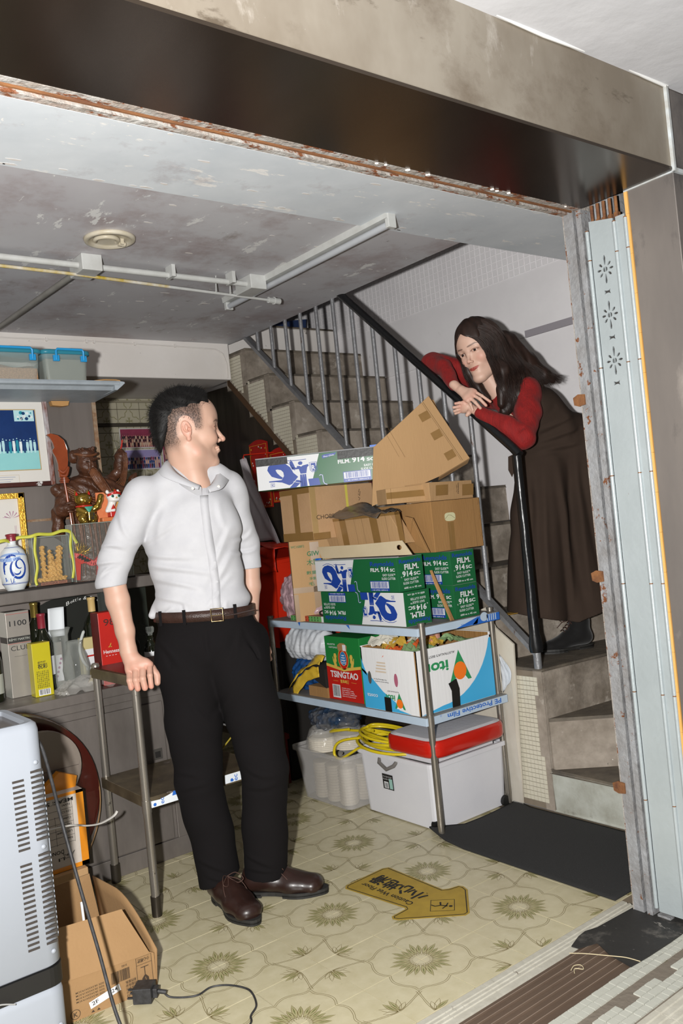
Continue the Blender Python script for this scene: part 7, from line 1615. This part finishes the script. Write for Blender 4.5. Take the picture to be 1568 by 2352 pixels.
t=Th('shrink_wrap_pile','clear crinkled film and foil heaped on the counter front','wrapping',(-.79,.12,.6905)); b=MB(); b.grid(wavy(lambda u,v:(-.885+.20*u,.05+.13*v,.694+.045*math.sin(PI*u)*math.sin(PI*min(1,v*1.2))),1,1,31,.02),22,14,wrap,False); t.put(b,'film')
t=Th('stoppered_decanter','dark bottle with a faceted glass stopper behind the hand','bottle',(-.43,.27,.6905)); b=MB(); b.lathe([(0,0),(.028,0),(.030,.004),(.030,.085),(.024,.10),(.013,.115),(.013,.135),(.016,.137)],(-.43,.27,.6905),dg,24); t.put(b,'glass'); b=MB(); b.lathe([(0,.133),(.010,.135),(.010,.142),(.017,.150),(.019,.165),(.016,.172),(0,.172)],(-.43,.27,.6905),glass,8,smooth=False); t.put(b,'stopper'); b=MB(); b.lathe([(.0306,.05),(.0306,.072)],(-.43,.27,.6905),P_white,24); t.put(b,'paper_label')
t=Th('sign_board','black arched board lettered Bottle & Bites behind the bottles','sign',(-.68,.43,.6905)); b=MB(); A_=[(-.93,.6905),(-.46,.6905)]+[(-.695+.235*math.cos(PI*i/16),.84+.185*math.sin(PI*i/16)) for i in range(17)]; b.prism(A_,'y',.425,.432,mt('black_board','#1e1f1c',.35,c2='#262824',scale=4)); t.put(b,'board')
p=Print((0,.4245,0),(1,0,0),(0,0,1)); s_='Bottle & Bites'; 
wd=[.021,.012,.009,.009,.007,.010,.007,.016,.007,.017,.007,.009,.011,.010]; tot=sum(wd); acc=0
for i,c_ in enumerate(s_):
    a=R(118)-((acc+wd[i]/2)/.150); acc+=wd[i]
    if c_!=' ': cx,cz=-.640+.150*math.cos(a),.850+.150*math.sin(a); p.text(c_,cx,cz,.014 if c_ in 'BBtl&' else .012,mt('sign_white','#d8d8d4',.5),1,w=wd[i]*.85 if c_ not in 'il' else .003,rot=a-PI/2,shear=.3,align='c',bold=-.004)
t.put(p,'lettering')
# more bottles at the far left edge (cut by the frame)
bottle('dark bottle at the left frame edge beside the silver box',-1.07,.22,.26,.034,dg,goldc,.05,.013,(svw,.03,.10))
# ================================================================ things on the beam / ceiling
pvc=mt('white_pvc_conduit','#c4c6c4',.45,c2='#b0b0ac',scale=14,spots=[('#8a7a62',16,.68)]); yellp=mt('yellow_gas_paint','#b59a2c',.5,c2='#c9c5ba',scale=9,contrast=.12,stretch=(1,1,1))
t=Th('ceiling_light_ring','rusty round ceiling lamp base without its shade','ceiling light',(-.63,-.16,2.31)); b=MB(); wm=mt('yellowed_white_metal','#c9c3b4',.4,c2='#b3a78c',scale=12,spots=[('#8a5a30',30,.66)])
b.lathe([(.085,0),(.092,-.004),(.088,-.014),(.076,-.016),(.070,-.008),(.060,-.006),(.0,-.006)],(-.63,-.16,2.31),wm,40); t.put(b,'ring'); b=MB(); b.tube([(-.645+.040*math.cos(R(a)),-.165+.040*math.sin(R(a)),2.296) for a in range(150,370,12)],.008,wm,8); t.put(b,'inner_ring'); b=MB(); b.box((-.598,-.18,2.285),(-.585,-.15,2.304),wm); b.cyl((-.60,-.165,2.29),(-.575,-.165,2.29),.008,wm,10); t.put(b,'lamp_holder')
t=Th('cable_trunking','white conduit run with two junction boxes across the ceiling','conduit',(-.6,.05,2.27)); b=MB(); b.tube([(-2.4,.03,2.275),(.10,.085,2.275)],.012,pvc,12); t.put(b,'conduit'); b=MB(); b.tube([(-.64,.06,2.27),(-.66,.5,2.27),(-.69,1.27,2.272)],.012,mt('grey_conduit','#8f8d88',.5,c2='#7a7770',scale=10),12); t.put(b,'conduit')
for x,y in ((-.625,.09),(.125,.11)): b=MB(); b.box((x-.04,y-.065,2.248),(x+.04,y+.065,2.31),pvc); t.put(b,'junction_box',bevel=.003)
for x in (-.28,.0): b=MB(); b.box((x-.008,.04,2.262),(x+.008,.095,2.31),pvc); t.put(b,'clip')
t=Th('yellow_pipe','thin yellow and white painted pipe ending in a capped fitting','pipe',(-.4,.15,2.25)); b=MB(); b.tube([(-2.4,.02,2.25),(-.69,.10,2.25),(-.25,.145,2.25)],.0065,yellp,10); b.tube([(-.25,.145,2.25),(.29,.20,2.25)],.0065,pvc,10); t.put(b,'pipe'); b=MB(); b.cyl((.27,.198,2.25),(.335,.205,2.25),.014,pvc,12); b.cyl((.30,.201,2.25),(.305,.202,2.25),.017,pvc,12); t.put(b,'end_fitting')
for x in (-.02,.05): b=MB(); b.tube([(x,.165,2.25),(x-.02,.12,2.31)],.003,pvc,6); t.put(b,'hanger')
t=Th('fluorescent_batten','white fluorescent batten running towards the beam','ceiling light',(.17,-.2,2.28)); b=MB(); b.prism([(.158,2.31),(.212,2.31),(.208,2.285),(.162,2.285)],'y',-.76,.42,pvc); t.put(b,'housing'); b=MB(); b.cyl((.185,-.74,2.268),(.185,.40,2.268),.013,mt('dead_tube','#b9bcc0',.2,c2='#a8abb0',scale=5),14); t.put(b,'tube')
for y in (-.765,.40): b=MB(); b.box((.168,y,2.252),(.205,y+.02,2.312),pvc); t.put(b,'end_cap',bevel=.002)
b=MB(); b.tube([(-2.4,1.276,2.29),(-.6,1.276,2.283),(-.1,1.276,2.286),(.35,1.276,2.281),(.60,1.276,2.275),(.645,1.276,2.25),(.665,1.276,2.19),(.662,1.276,2.11)],.0035,wallw_m,6); t=Th('wall_cable','thin painted-over cable clipped along the white beam','cable',(0,1.276,2.28)); t.put(b,'cable')
for x in (-.38,-.17,-.13,.10,.34): b=MB(); b.box((x-.004,1.268,2.275),(x+.004,1.28,2.293),wallw_m); t.put(b,'clip')
b=MB(); b.box((.695,1.20,2.0),(.712,1.33,2.31),pvc); 
# photos on tiled wall
for lab,x0,x1,z0,z1,bg,cols,sd in (('maroon-toned group photo taped to the tiled wall',.25,.50,1.79,1.915,mt('photo_maroon','#7d2f45',.35,c2='#93405a',scale=20),[mt('fig_dark','#2b2024',.5),mt('fig_cream','#c9b59c',.5),mt('fig_dark','#1'),mt('fig_face','#c9a186',.5)],1),('violet-toned group photo below the maroon one',.27,.515,1.655,1.783,mt('photo_violet','#8a7fb0',.35,c2='#9d94c0',scale=9),[mt('fig_navy','#fff'),mt('fig_dark','#fff'),mt('fig_red','#7d3040',.5),mt('fig_face','#fff')],2),('small group photo partly hidden by the head of the man',.525,.62,1.66,1.86,mt('photo_maroon','#fff'),[mt('fig_navy','#fff'),mt('fig_dark','#fff'),mt('fig_face','#fff')],5)):
    t=Th('photo_print',lab,'photo',((x0+x1)/2,1.935,z0)); b=MB(); b.box((x0,1.935,z0),(x1,1.94,z1),matte); t.put(b,'card'); p=Print((x0,1.9345,z0),(1,0,0),(0,0,1)); w_,h_=x1-x0,z1-z0; p.rect(.006,.006,w_-.006,h_-.006,bg,0)
    for k in range(3): figs(p,.012,w_-.012,.008+h_*.16*(2-k),h_*.28,18,cols,sd*10+k,2+2*k)
    t.put(p,'picture')
# ================================================================ trolley
t=Th('steel_trolley','tall narrow stainless trolley stand that the man leans on','trolley',(-.50,-.165,0)); dst=mt('dirty_shelf_steel','#776b55',.42,.45,c2='#463c30',scale=9,contrast=.2,spots=[('#8a8078',9,.64),('#6a3a20',14,.68)])
for x,y in ((-.790,-.372),(-.772,.005),(-.335,-.372),(-.335,.005)):
    b=MB(); b.cyl((x,y,.06),(x,y,.775),.0135,steelpipe,20); b.cyl((x,y,0),(x,y,.065),.0165,mt('dark_foot','#4a443c',.4,.8),16); b.lathe([(.0150,.770),(.0155,.785),(.012,.793),(0,.795)],(x,y,0),steelpipe,18); b.cyl((x,y,.335),(x,y,.375),.0155,steelpipe,18); t.put(b,'leg')
b=MB(); b.box((-.79,-.374,.742),(-.335,.008,.777),dst); t.put(b,'top_frame',bevel=.002); b=MB(); b.box((-.782,-.362,.777),(-.343,-.0,.780),mt('red_wood_top','#4a1c14',.3,c2='#2f120d',scale=9,stretch=(.2,1,1))); t.put(b,'top_board')
b=MB(); b.box((-.79,-.376,.345),(-.335,.008,.382),dst); t.put(b,'lower_shelf',bevel=.002)
p=Print((-.775,-.3765,.347),(1,0,0),(0,0,1)); wf=mt('label_white','#d5dade',.5); p.poly([(0,0),(.105,0),(.105,.033),(.09,.034),(.06,.026),(.03,.020),(.0,.022)],wf,0); p.poly([(.075,.020),(.102,.020),(.102,.034),(.08,.034)],pblue,1); p.text('ec',.045,.004,.016,pblue,1,w=.02,rot=PI/2); p.circle(.012,.008,.006,pblue,1,6)
t.put(p,'film_scrap'); p=Print((-.775,-.3765,.347),(1,0,0),(0,0,1)); p.rect(.275,.004,.345,.034,wf,0); p.text('ec',.325,.006,.018,pblue,1,w=.022,rot=PI/2); p.poly([(.296,.008),(.304,.006),(.310,.010),(.304,.018),(.297,.016)],pblue,1); t.put(p,'film_scrap')
b=MB(); b.tube([(-.62,-.34,.40),(-.5,-.33,.44),(-.44,-.35,.50),(-.40,-.34,.52)],.003,mt('yellow_cord','#8a7a1d',.6),6); q=Th('yellow_twine','thin yellow twine hanging between the trolley shelves','twine',(-.5,-.33,.40)); q.put(b,'twine')
# ================================================================ round tops, orange-white box, carton, appliance
t=Th('round_table_top','large dark red round table top leaning on the counter','table top',(-1.16,-.01,0)); b=MB(); b.cyl((-1.155,-.02,.345),(-1.155,.012,.35),.345,mt('red_lacquer','#4b1811',.25,c2='#2f0f0b',scale=6,coat=.3,stretch=(1,1,.2)),64); b.cyl((-1.155,-.0205,.345),(-1.155,-.021,.345),.33,mt('red_lacquer','#f'),64); t.put(b,'disc'); b=MB(); b.tube([(-1.155+.3455*math.cos(a),-.021,.345+.3455*math.sin(a)) for a in [2*PI*i/64 for i in range(64)]],.0022,mt('tan_edge','#8a6a45',.6),6,closed=True); t.put(b,'edge_band')
t=Th('grey_round_lid','round taupe plastic lid leaning in front of the red table top','lid',(-1.03,-.08,.4)); b=MB(); lm=mt('taupe_plastic','#7e746b',.5,c2='#776d64',scale=3); b.cyl((-1.035,-.09,.475),(-1.035,-.075,.478),.145,lm,48); b.tube([(-1.035+.137*math.cos(a),-.0915,.475+.137*math.sin(a)) for a in [2*PI*i/48 for i in range(48)]],.0015,lm,6,closed=True); b.box((-1.17,-.0925,.4745),(-.90,-.0905,.4755),mt('seam_dark','#4f463f',.7)); t.put(b,'lid')
orb=mt('orange_tape','#d98a1d',.35,c2='#c97a14',scale=8,coat=.3,bump=.2,bscale=20); t=carton('lamp_carton','white shipping carton edged with orange tape, printed upside-down MEAS table',(-1.16,-.175,.165),(-.925,-.03,.415),mt('dull_white_card','#b9b0a6',.8,bump=.1,bscale=100)); p=face(t.A,t.B,'-y'); W_=.235; p.rect(W_-.024,0,W_,.25,orb,1); p.rect(0,0,W_,.014,orb,1); p.rect(.0,.24,W_,.25,orb,1)
p.text('MEAS: 53 X',.20,.232,.012,ink,1,w=.13,rot=PI,bold=.02)
for i,s_ in enumerate(('NW:','12V □','Color','LED quantity','LED Type','Name')):
    z=.205-.022*i; p.line([(.06,z+.016),(.195,z+.016)],.0009,ink,1); p.text(s_,.188,z+.010,.0065,ink,1,rot=PI,w=.05 if len(s_)>6 else .028)
p.line([(.195,.221),(.195,.085)],.0009,ink,1); p.line([(.135,.18),(.135,.085)],.0009,ink,1); p.line([(.06,.089),(.195,.089)],.0009,ink,1); p.text('DONG',.155,.070,.012,ink,1,w=.05,rot=PI,bold=.01); p.text('LI',.155,.045,.010,ink,1,w=.02,rot=PI)
p.line([(.175,.072),(.175,.058),(.166,.052),(.166,.045)],.0018,ink,1); p.line([(.190,.058),(.178,.040),(.158,.040),(.150,.060),(.160,.050),(.180,.050),(.190,.058)],.0015,ink,1); t.put(p,'print')
b=MB(); q=[(W_/2,t.A.y if hasattr(t.A,'y') else t.A[1],.25)]
b.prism([(-.02,.25),(.11,.25),(.118,.285),(.06,.31)],'y',-.03,-.0,orb); t.put(b,'torn_flap',label='crumpled orange taped flap')
b=MB(); b.cyl((.02,-.04,.245),(.02,-.03,.25),.085,lm,30); t.put(b,'disc_insert') if False else None
t=Th('support_carton','plain brown carton under the orange-edged one','carton',(-1.06,-.11,0)); b=MB(); b.box((-1.18,-.20,0),(-.94,-.02,.163),card); t.put(b,'body',bevel=.002)
t=Th('white_strap','loose white plastic strap sticking out over the lamp carton','strap',(-.92,-.35,.30)); b=MB(); b.tube(smoothc([(-1.16,-.45,.40),(-1.06,-.42,.385),(-1.0,-.40,.362),(-.95,-.38,.350),(-.90,-.36,.353),(-.885,-.36,.366)],5),.006,mt('white_strap','#b9b6b0',.35),8,flat=.45); t.put(b,'strap')
# open carton on the floor
t=Th('open_carton','open brown carton with fragile marking and 2F 924 sticker on the floor','carton',(-1.09,-.58,0)); kr=mt('kraft_carton','#957550',.85,c2='#896a46',scale=4,bump=.1,bscale=120); x0,x1,y0,y1=-1.262,-.985,-.765,-.42
b=MB(); b.add([(x0,y0,0),(x1,y0-.015,0),(x1,y0-.015,.095),(x1-.01,y0-.012,.10),(x0,y0,.115)],[(0,1,2,3,4)],kr); front=t.put(b,'front_panel',solid=.004)
b=MB(); b.add([(x0-.02,y0-.004,.112),(x1-.012,y0-.018,.098),(x1-.055,y0+.045,.215),(x0-.02,y0+.05,.23)],[(0,1,2,3)],kr); t.put(b,'front_flap',solid=.004)
b=MB(); b.grid(lambda u,v:(x1+.01*v-.03*u*v, y0-.015+(y1-y0+.015)*u, (.10+.115*math.sin(min(1,u*1.6)*PI/2))*v),12,6,kr); t.put(b,'side_panel',solid=.004)
b=MB(); b.add([(x0,y1,0),(x1,y1,0),(x1-.03,y1,.225),(x0,y1+.01,.215)],[(0,1,2,3)],kr); t.put(b,'back_panel',solid=.004)
b=MB(); b.add([(x0,y0,0),(x0,y1,0),(x0,y1,.2),(x0,y0,.12)],[(0,1,2,3)],kr); b.add([(x0,y0,.003),(x1,y0,.003),(x1,y1,.003),(x0,y1,.003)],[(0,1,2,3)],kr); t.put(b,'base_panel',solid=.003)
p=Print((x1,y0-.018,.0),(-1,.052,0),(0,0,1)); p.n=Vector((-.05,-1,0)).normalized()
def FP(): 
    q=Print((x0,y0-.003,0),(1,-.052,0),(0,0,1),lift=.0012); return q
p=FP(); p.line([(.225,.008),(.268,.008),(.268,.098),(.225,.098)],.0012,inkb,1,True); p.line([(.225,.078),(.268,.078)],.001,inkb,1); p.text('小心輕放',.262,.093,.008,inkb,2,w=.034,rot=PI); p.text('易碎物品',.262,.018,.007,inkb,2,w=.034,rot=PI)
p.poly([(.236,.022),(.258,.022),(.256,.040),(.249,.048),(.245,.048),(.238,.040)],inkb,2); p.rect(.246,.048,.248,.070,inkb,2); p.rect(.236,.069,.258,.071,inkb,2); p.line([(.246,.024),(.244,.032),(.249,.034),(.247,.042)],.0012,kr,3)
p.bars(.155,.055,.205,.085,inkb,1,26,9); p.text('2102',.20,.095,.005,inkb,1,w=.015,rot=PI)
for i in range(5): p.text('易的服魚安方分'[i:i+4],.215-.011*i if False else .222,.050-.009*i,.006,inkb,1,w=.030,rot=PI)
for i in range(4): p.text('SIZE 28.5X23X19.5CM',.135,.072-.008*i,.0045,inkb,1,w=.075,rot=PI)
p.poly([(.095,.016),(.178,.034),(.174,.052),(.091,.034)],P_white,3); p.text('2F',.100,.023,.010,ink,4,w=.018,rot=.2,bold=.01); p.text('924',.145,.033,.010,ink,4,w=.025,rot=.2,bold=.01)
p.line([(.055+.012*math.cos(a),.018+.012*math.sin(a)) for a in [2*PI*i/16 for i in range(16)]],.0015,inkb,1,True); p.text('K',.05,.012,.012,inkb,1,bold=.02)
for x in (.10,.115): p.poly([(x,.012),(x-.005,.006),(x+.005,.006)][::-1],inkb,1)
t.put(p,'print')
b=MB(); b.cyl((-1.10,-.60,.02),(-1.08,-.52,.19),.004,P_white,8); q=Th('white_rod','thin white rod standing inside the open carton','rod',(-1.1,-.6,.02)); q.put(b,'rod')
# appliance stack (near, left edge)
wpl=mt('white_appliance_plastic','#8f949c',.5,c2='#8b9098',scale=3,bump=.02); slot=mt('slot_dark','#35302c',.9); ax,ay=-1.288,-.985
def appl(z0,z1,lab,top):
    t=Th('white_appliance',lab,'appliance',(ax-.25,ay+.2,z0)); b=MB(); n=28
    L=[(z0,.006),(z0+.006,0),(z1-.02,0),(z1-.006,.003),(z1,.010)]; vs=[]
    for z,g in L: vs+=rr_ring(ax-.6+g,ax-g,ay+g,ay+.275-g,z,.036)
    fs=[tuple(range(n))[::-1]]+[(i*n+k,i*n+(k+1)%n,(i+1)*n+(k+1)%n,(i+1)*n+k) for i in range(4) for k in range(n)]
    if not top: fs.append(tuple(range(4*n,5*n)))
    b.add(vs,fs,wpl,True)
    if top:
        v2=rr_ring(ax-.6+.024,ax-.024,ay+.024,ay+.251,z1-.001,.026); v3=rr_ring(ax-.6+.026,ax-.026,ay+.026,ay+.249,z1-.02,.026); o=vs[-n:]
        b.add(o+v2+v3,[(k,(k+1)%n,n+(k+1)%n,n+k) for k in range(n)]+[(n+k,n+(k+1)%n,2*n+(k+1)%n,2*n+k) for k in range(n)],wpl,False)
    t.put(b,'casing')
    if top: b=MB(); b.add(rr_ring(ax-.6+.024,ax-.024,ay+.024,ay+.251,z1-.012,.026),[tuple(range(n))],mt('dusty_black_glass','#5a5250',.2,c2='#3d3836',scale=7)); t.put(b,'top_glass')
    b=MB(); 
    for col_,(dx,w_) in enumerate(((-.078,.026),(-.036,.026))):
        z=z1-.112 if col_ else z1-.125; k=0
        while z>z0+.045:
            if not (14<=k%30<=15): b.box((ax+dx,ay-.0012,z-.0026+.0),(ax+dx+w_,ay+.004,z+.0026),slot if col_==0 or k%1 else slot)
            z-=.0120; k+=1
    o=t.put(b,'vent_slots'); o['kind']='stuff'
    for z in (z1-.092,z1-.288,z0+.035): b=MB(); b.lathe([(0,.003),(.005,.0025),(.007,0)],(0,0,0),wpl,12); b.v=[(ax-.022+v[0]*.8,ay-v[2]-.0,z+v[1]*.8) for v in b.v]; t.put(b,'screw_cover')
    b=MB(); b.box((ax-.006,ay+.035,z0+.05),(ax+.004,ay+.045,z1-.12),wpl); t.put(b,'side_rib'); return t
appl(.259,.824,'upper white ventilated appliance at the left edge with a sunken dark top',True); appl(0,.216,'lower white ventilated appliance under the black band, at the left edge',False)
b=MB(); vs=rr_ring(ax-.602,ax+.002,ay-.002,ay+.277,.216,.038)+rr_ring(ax-.602,ax+.002,ay-.002,ay+.277,.259,.038); n=28; t=Th('black_strap','wide black band between the two white appliances','strap',(ax-.25,ay+.2,.216)); b.add(vs,[(k,(k+1)%n,n+(k+1)%n,n+k) for k in range(n)]+[tuple(range(n)),tuple(range(n,2*n))],mt('black_strap','#161514',.5)); b.tube(smoothc([(ax-.19,ay-.006,.225),(ax-.155,ay-.012,.23),(ax-.12,ay-.014,.218)],5),.0018,mt('clear_tie','#8a8a88',.3),6); t.put(b,'band')
# cable and plug
blk=mt('black_cable','#1d1c1c',.5,c2='#3a3a3c',scale=60); t=Th('power_cable','black power cable hanging from the white appliance to the floor','cable',(-1.27,-.93,.0)); b=MB(); b.tube(smoothc([(-1.316,-.925,.775),(-1.293,-.93,.780),(-1.277,-.935,.750),(-1.262,-.935,.670),(-1.248,-.935,.573),(-1.231,-.97,.413),(-1.212,-1.003,.261),(-1.201,-1.046,.128),(-1.185,-1.085,.05),(-1.165,-1.12,.012),(-1.12,-1.2,.004)],7),.0042,blk,8); t.put(b,'cable')
t=Th('mains_plug','black three-pin plug lying on the tiles with its curling flex','plug',(-1.03,-.83,0)); b=MB(); pm_=Matrix.Translation((-1.035,-.822,.024))@Matrix.Rotation(R(-42),4,'Z'); b.box((-.028,-.025,-.020),(.022,.025,.020),blk,pm_); b.box((.022,-.012,-.012),(.034,.012,.012),blk,pm_); b.cyl(pm_@Vector((.034,0,0)),pm_@Vector((.056,0,-.004)),.006,blk,10); t.put(b,'plug_body',bevel=.005)
for yy,zz in ((-.012,-.008),(.012,-.008),(0,.008)): b=MB(); b.box((-.046,yy-.003,zz-.002),(-.028,yy+.003,zz+.002),blk if zz<0 else blk,pm_); t.put(b,'pin')
b=MB(); b.tube(smoothc([tuple(pm_@Vector((.05,0,-.006))),(-.986,-.865,.006),(-.955,-.895,.004),(-.925,-.910,.004),(-.885,-.902,.004),(-.850,-.925,.004),(-.825,-.97,.004),(-.822,-1.01,.004),(-.845,-1.07,.004),(-.88,-1.10,.004),(-.90,-1.13,.004),(-.98,-1.18,.004),(-1.1,-1.2,.004)],7),.0026,blk,8); t.put(b,'flex')
# ================================================================ floor things
t=Th('floor_arrow_sticker','worn yellow arrow-shaped wet floor warning sticker','sticker',(-.15,-.9,.0005)); ys=mt('sticker_yellow','#a98d33',.5,c2='#8f762a',scale=14,spots=[('#5c4a24',9,.64)]); 
A0=Vector((-.305,-.715)); 
# local frame: x along the arrow from tail to head, y left
tail=Vector((-.168,-.684)); 
P_=[(-.268,-.700),(-.252,-.683),(-.085,-.674),(-.064,-.686),(-.066,-.955),(-.050,-.966),(-.014,-.975),(-.008,-.992),(-.016,-1.018),(-.125,-1.132),(-.146,-1.134),(-.298,-1.000),(-.305,-.982),(-.296,-.968),(-.236,-.964),(-.232,-.955)]
P_=[Vector(q) for q in P_]; b=MB(); b.prism([tuple(q) for q in P_][::-1],'z',.0004,.0012,ys); t.put(b,'sticker')
c=sum(P_,Vector((0,0)))/len(P_); inn=[]
n=len(P_)
for i in range(n):
    a=P_[i-1];q=P_[i];d=P_[(i+1)%n]; e1=(q-a).normalized(); e2=(d-q).normalized(); nn=Vector((e1.y+e2.y,-(e1.x+e2.x))); nn=nn.normalized() if nn.length>1e-6 else Vector((0,0)); inn.append(q+nn*.008)
p=Print((0,0,.0012),(1,0,0),(0,1,0),lift=.0002); p.line([tuple(q) for q in inn],.0032,ink,1,True)
# text rows run along the arrow axis (from -y end to +y end), read from the woman's side
ang=R(92)
p.text('小心地滑',-.118,-.955,.050,ink,2,w=.245,rot=ang,bold=.03); p.text('Caution Wet Floor',-.190,-.955,.022,ink,2,w=.240,rot=ang,bold=.02)
dc=Vector((-.145,-1.035)); p.line([(dc.x-.052,dc.y),(dc.x,dc.y-.052),(dc.x+.052,dc.y),(dc.x,dc.y+.052)],.0028,ink,2,True)
p.circle(dc.x+.012,dc.y+.024 if False else dc.y-.024,.006,ink,3,10)
p.line([(dc.x+.006,dc.y-.016),(dc.x-.004,dc.y+.004),(dc.x+.010,dc.y+.020)],.006,ink,3); p.line([(dc.x-.004,dc.y+.004),(dc.x-.020,dc.y+.012),(dc.x-.022,dc.y+.028)],.005,ink,3); p.line([(dc.x+.004,dc.y-.012),(dc.x-.016,dc.y-.016)],.004,ink,3); p.line([(dc.x+.004,dc.y-.012),(dc.x+.022,dc.y-.002)],.004,ink,3); t.put(p,'lettering')
matm=mt('charcoal_mat','#2a2a2a',.95,c2='#343434',scale=200,contrast=.3,bump=.8,bscale=600,spots=[('#b8b5ae',130,.715,(1,1,1),.01)]); t=Th('entrance_mat','charcoal entrance mat with turned-up corner at the foot of the stairs','mat',(.45,-1.0,0))
PM=[(.33,-.546),(.38,-.60),(.52,-.618),(.66,-.598),(.700,-.62),(.700,-1.40),(.23,-1.415),(.205,-1.40),(.205,-.75),(.215,-.68),(.26,-.60),(.29,-.56)]
b=MB()
def matp(u,v):
    y=-.605-.810*v; x=.238+.462*u-.033*min(1,v/.12); z=.006; k=max(0,1-u/.30)*max(0,1-v/.22)
    z+=.020*k; 
    if v<.12: y+= .035*math.sin(PI*u)*-1*(1-v/.12)*.6
    return (x,y+.03*k,z)
b.grid(matp,30,40,matm); t.put(b,'mat',solid=.006)
rb=mt('black_rubber_sheet','#242322',.6,c2='#2f2e2c',scale=7,spots=[('#5e5a55',7,.56,(1,1,1),.12),('#8d8982',24,.64,(1,.3,1),.03)],bump=.15); t=Th('rubber_patch','black rubber patch laid over the ribbed track at the jamb','rubber sheet',(.1,-1.56,0)); b=MB(); b.prism([(.262,-1.480),(.04,-1.470),(.0,-1.458),(-.035,-1.462),(-.09,-1.480),(-.087,-1.50),(-.03,-1.52),(-.06,-1.58),(-.075,-1.655),(.0,-1.66),(.10,-1.662),(.20,-1.66),(.262,-1.64)][::-1],'z',.0005,.0035,rb); t.put(b,'sheet')
b=MB()
for a,c_ in (((-.02,-1.62),(.22,-1.60)),((.05,-1.48),(.06,-1.65)),((.13,-1.48),(.15,-1.65))): b.box((min(a[0],c_[0]),min(a[1],c_[1]),.0034),(max(a[0],c_[0]) if abs(a[0]-c_[0])>.05 else min(a[0],c_[0])+.002,max(a[1],c_[1]) if abs(a[1]-c_[1])>.05 else min(a[1],c_[1])+.002,.004),mt('crease_grey','#6a6762',.8))
t.put(b,'crease') if False else None
t=Th('string_scrap','pale string scrap lying on the ribbed track','string',(-.10,-1.55,.004)); b=MB(); b.tube(smoothc([(-.125,-1.50,.004),(-.10,-1.535,.005),(-.07,-1.585,.005),(-.05,-1.625,.006),(-.04,-1.66,.004)],5),.0013,mt('string','#b5a888',.7),6); b.tube(smoothc([(-.19,-1.555,.004),(-.17,-1.55,.006),(-.155,-1.56,.005),(-.165,-1.575,.004),(-.18,-1.56,.006),(-.195,-1.57,.004)],5),.0012,mt('string','#f'),6); t.put(b,'string')
t=Th('blue_tarp','dark blue folded cloth on the landing behind the banisters','cloth',(1.2,1.6,2.456)); b=MB(); b.prism([(.98,2.456),(1.42,2.456),(1.44,2.56),(1.22,2.53)],'y',1.50,1.60,mt('navy_cloth','#1c2f55',.8)); t.put(b,'cloth')
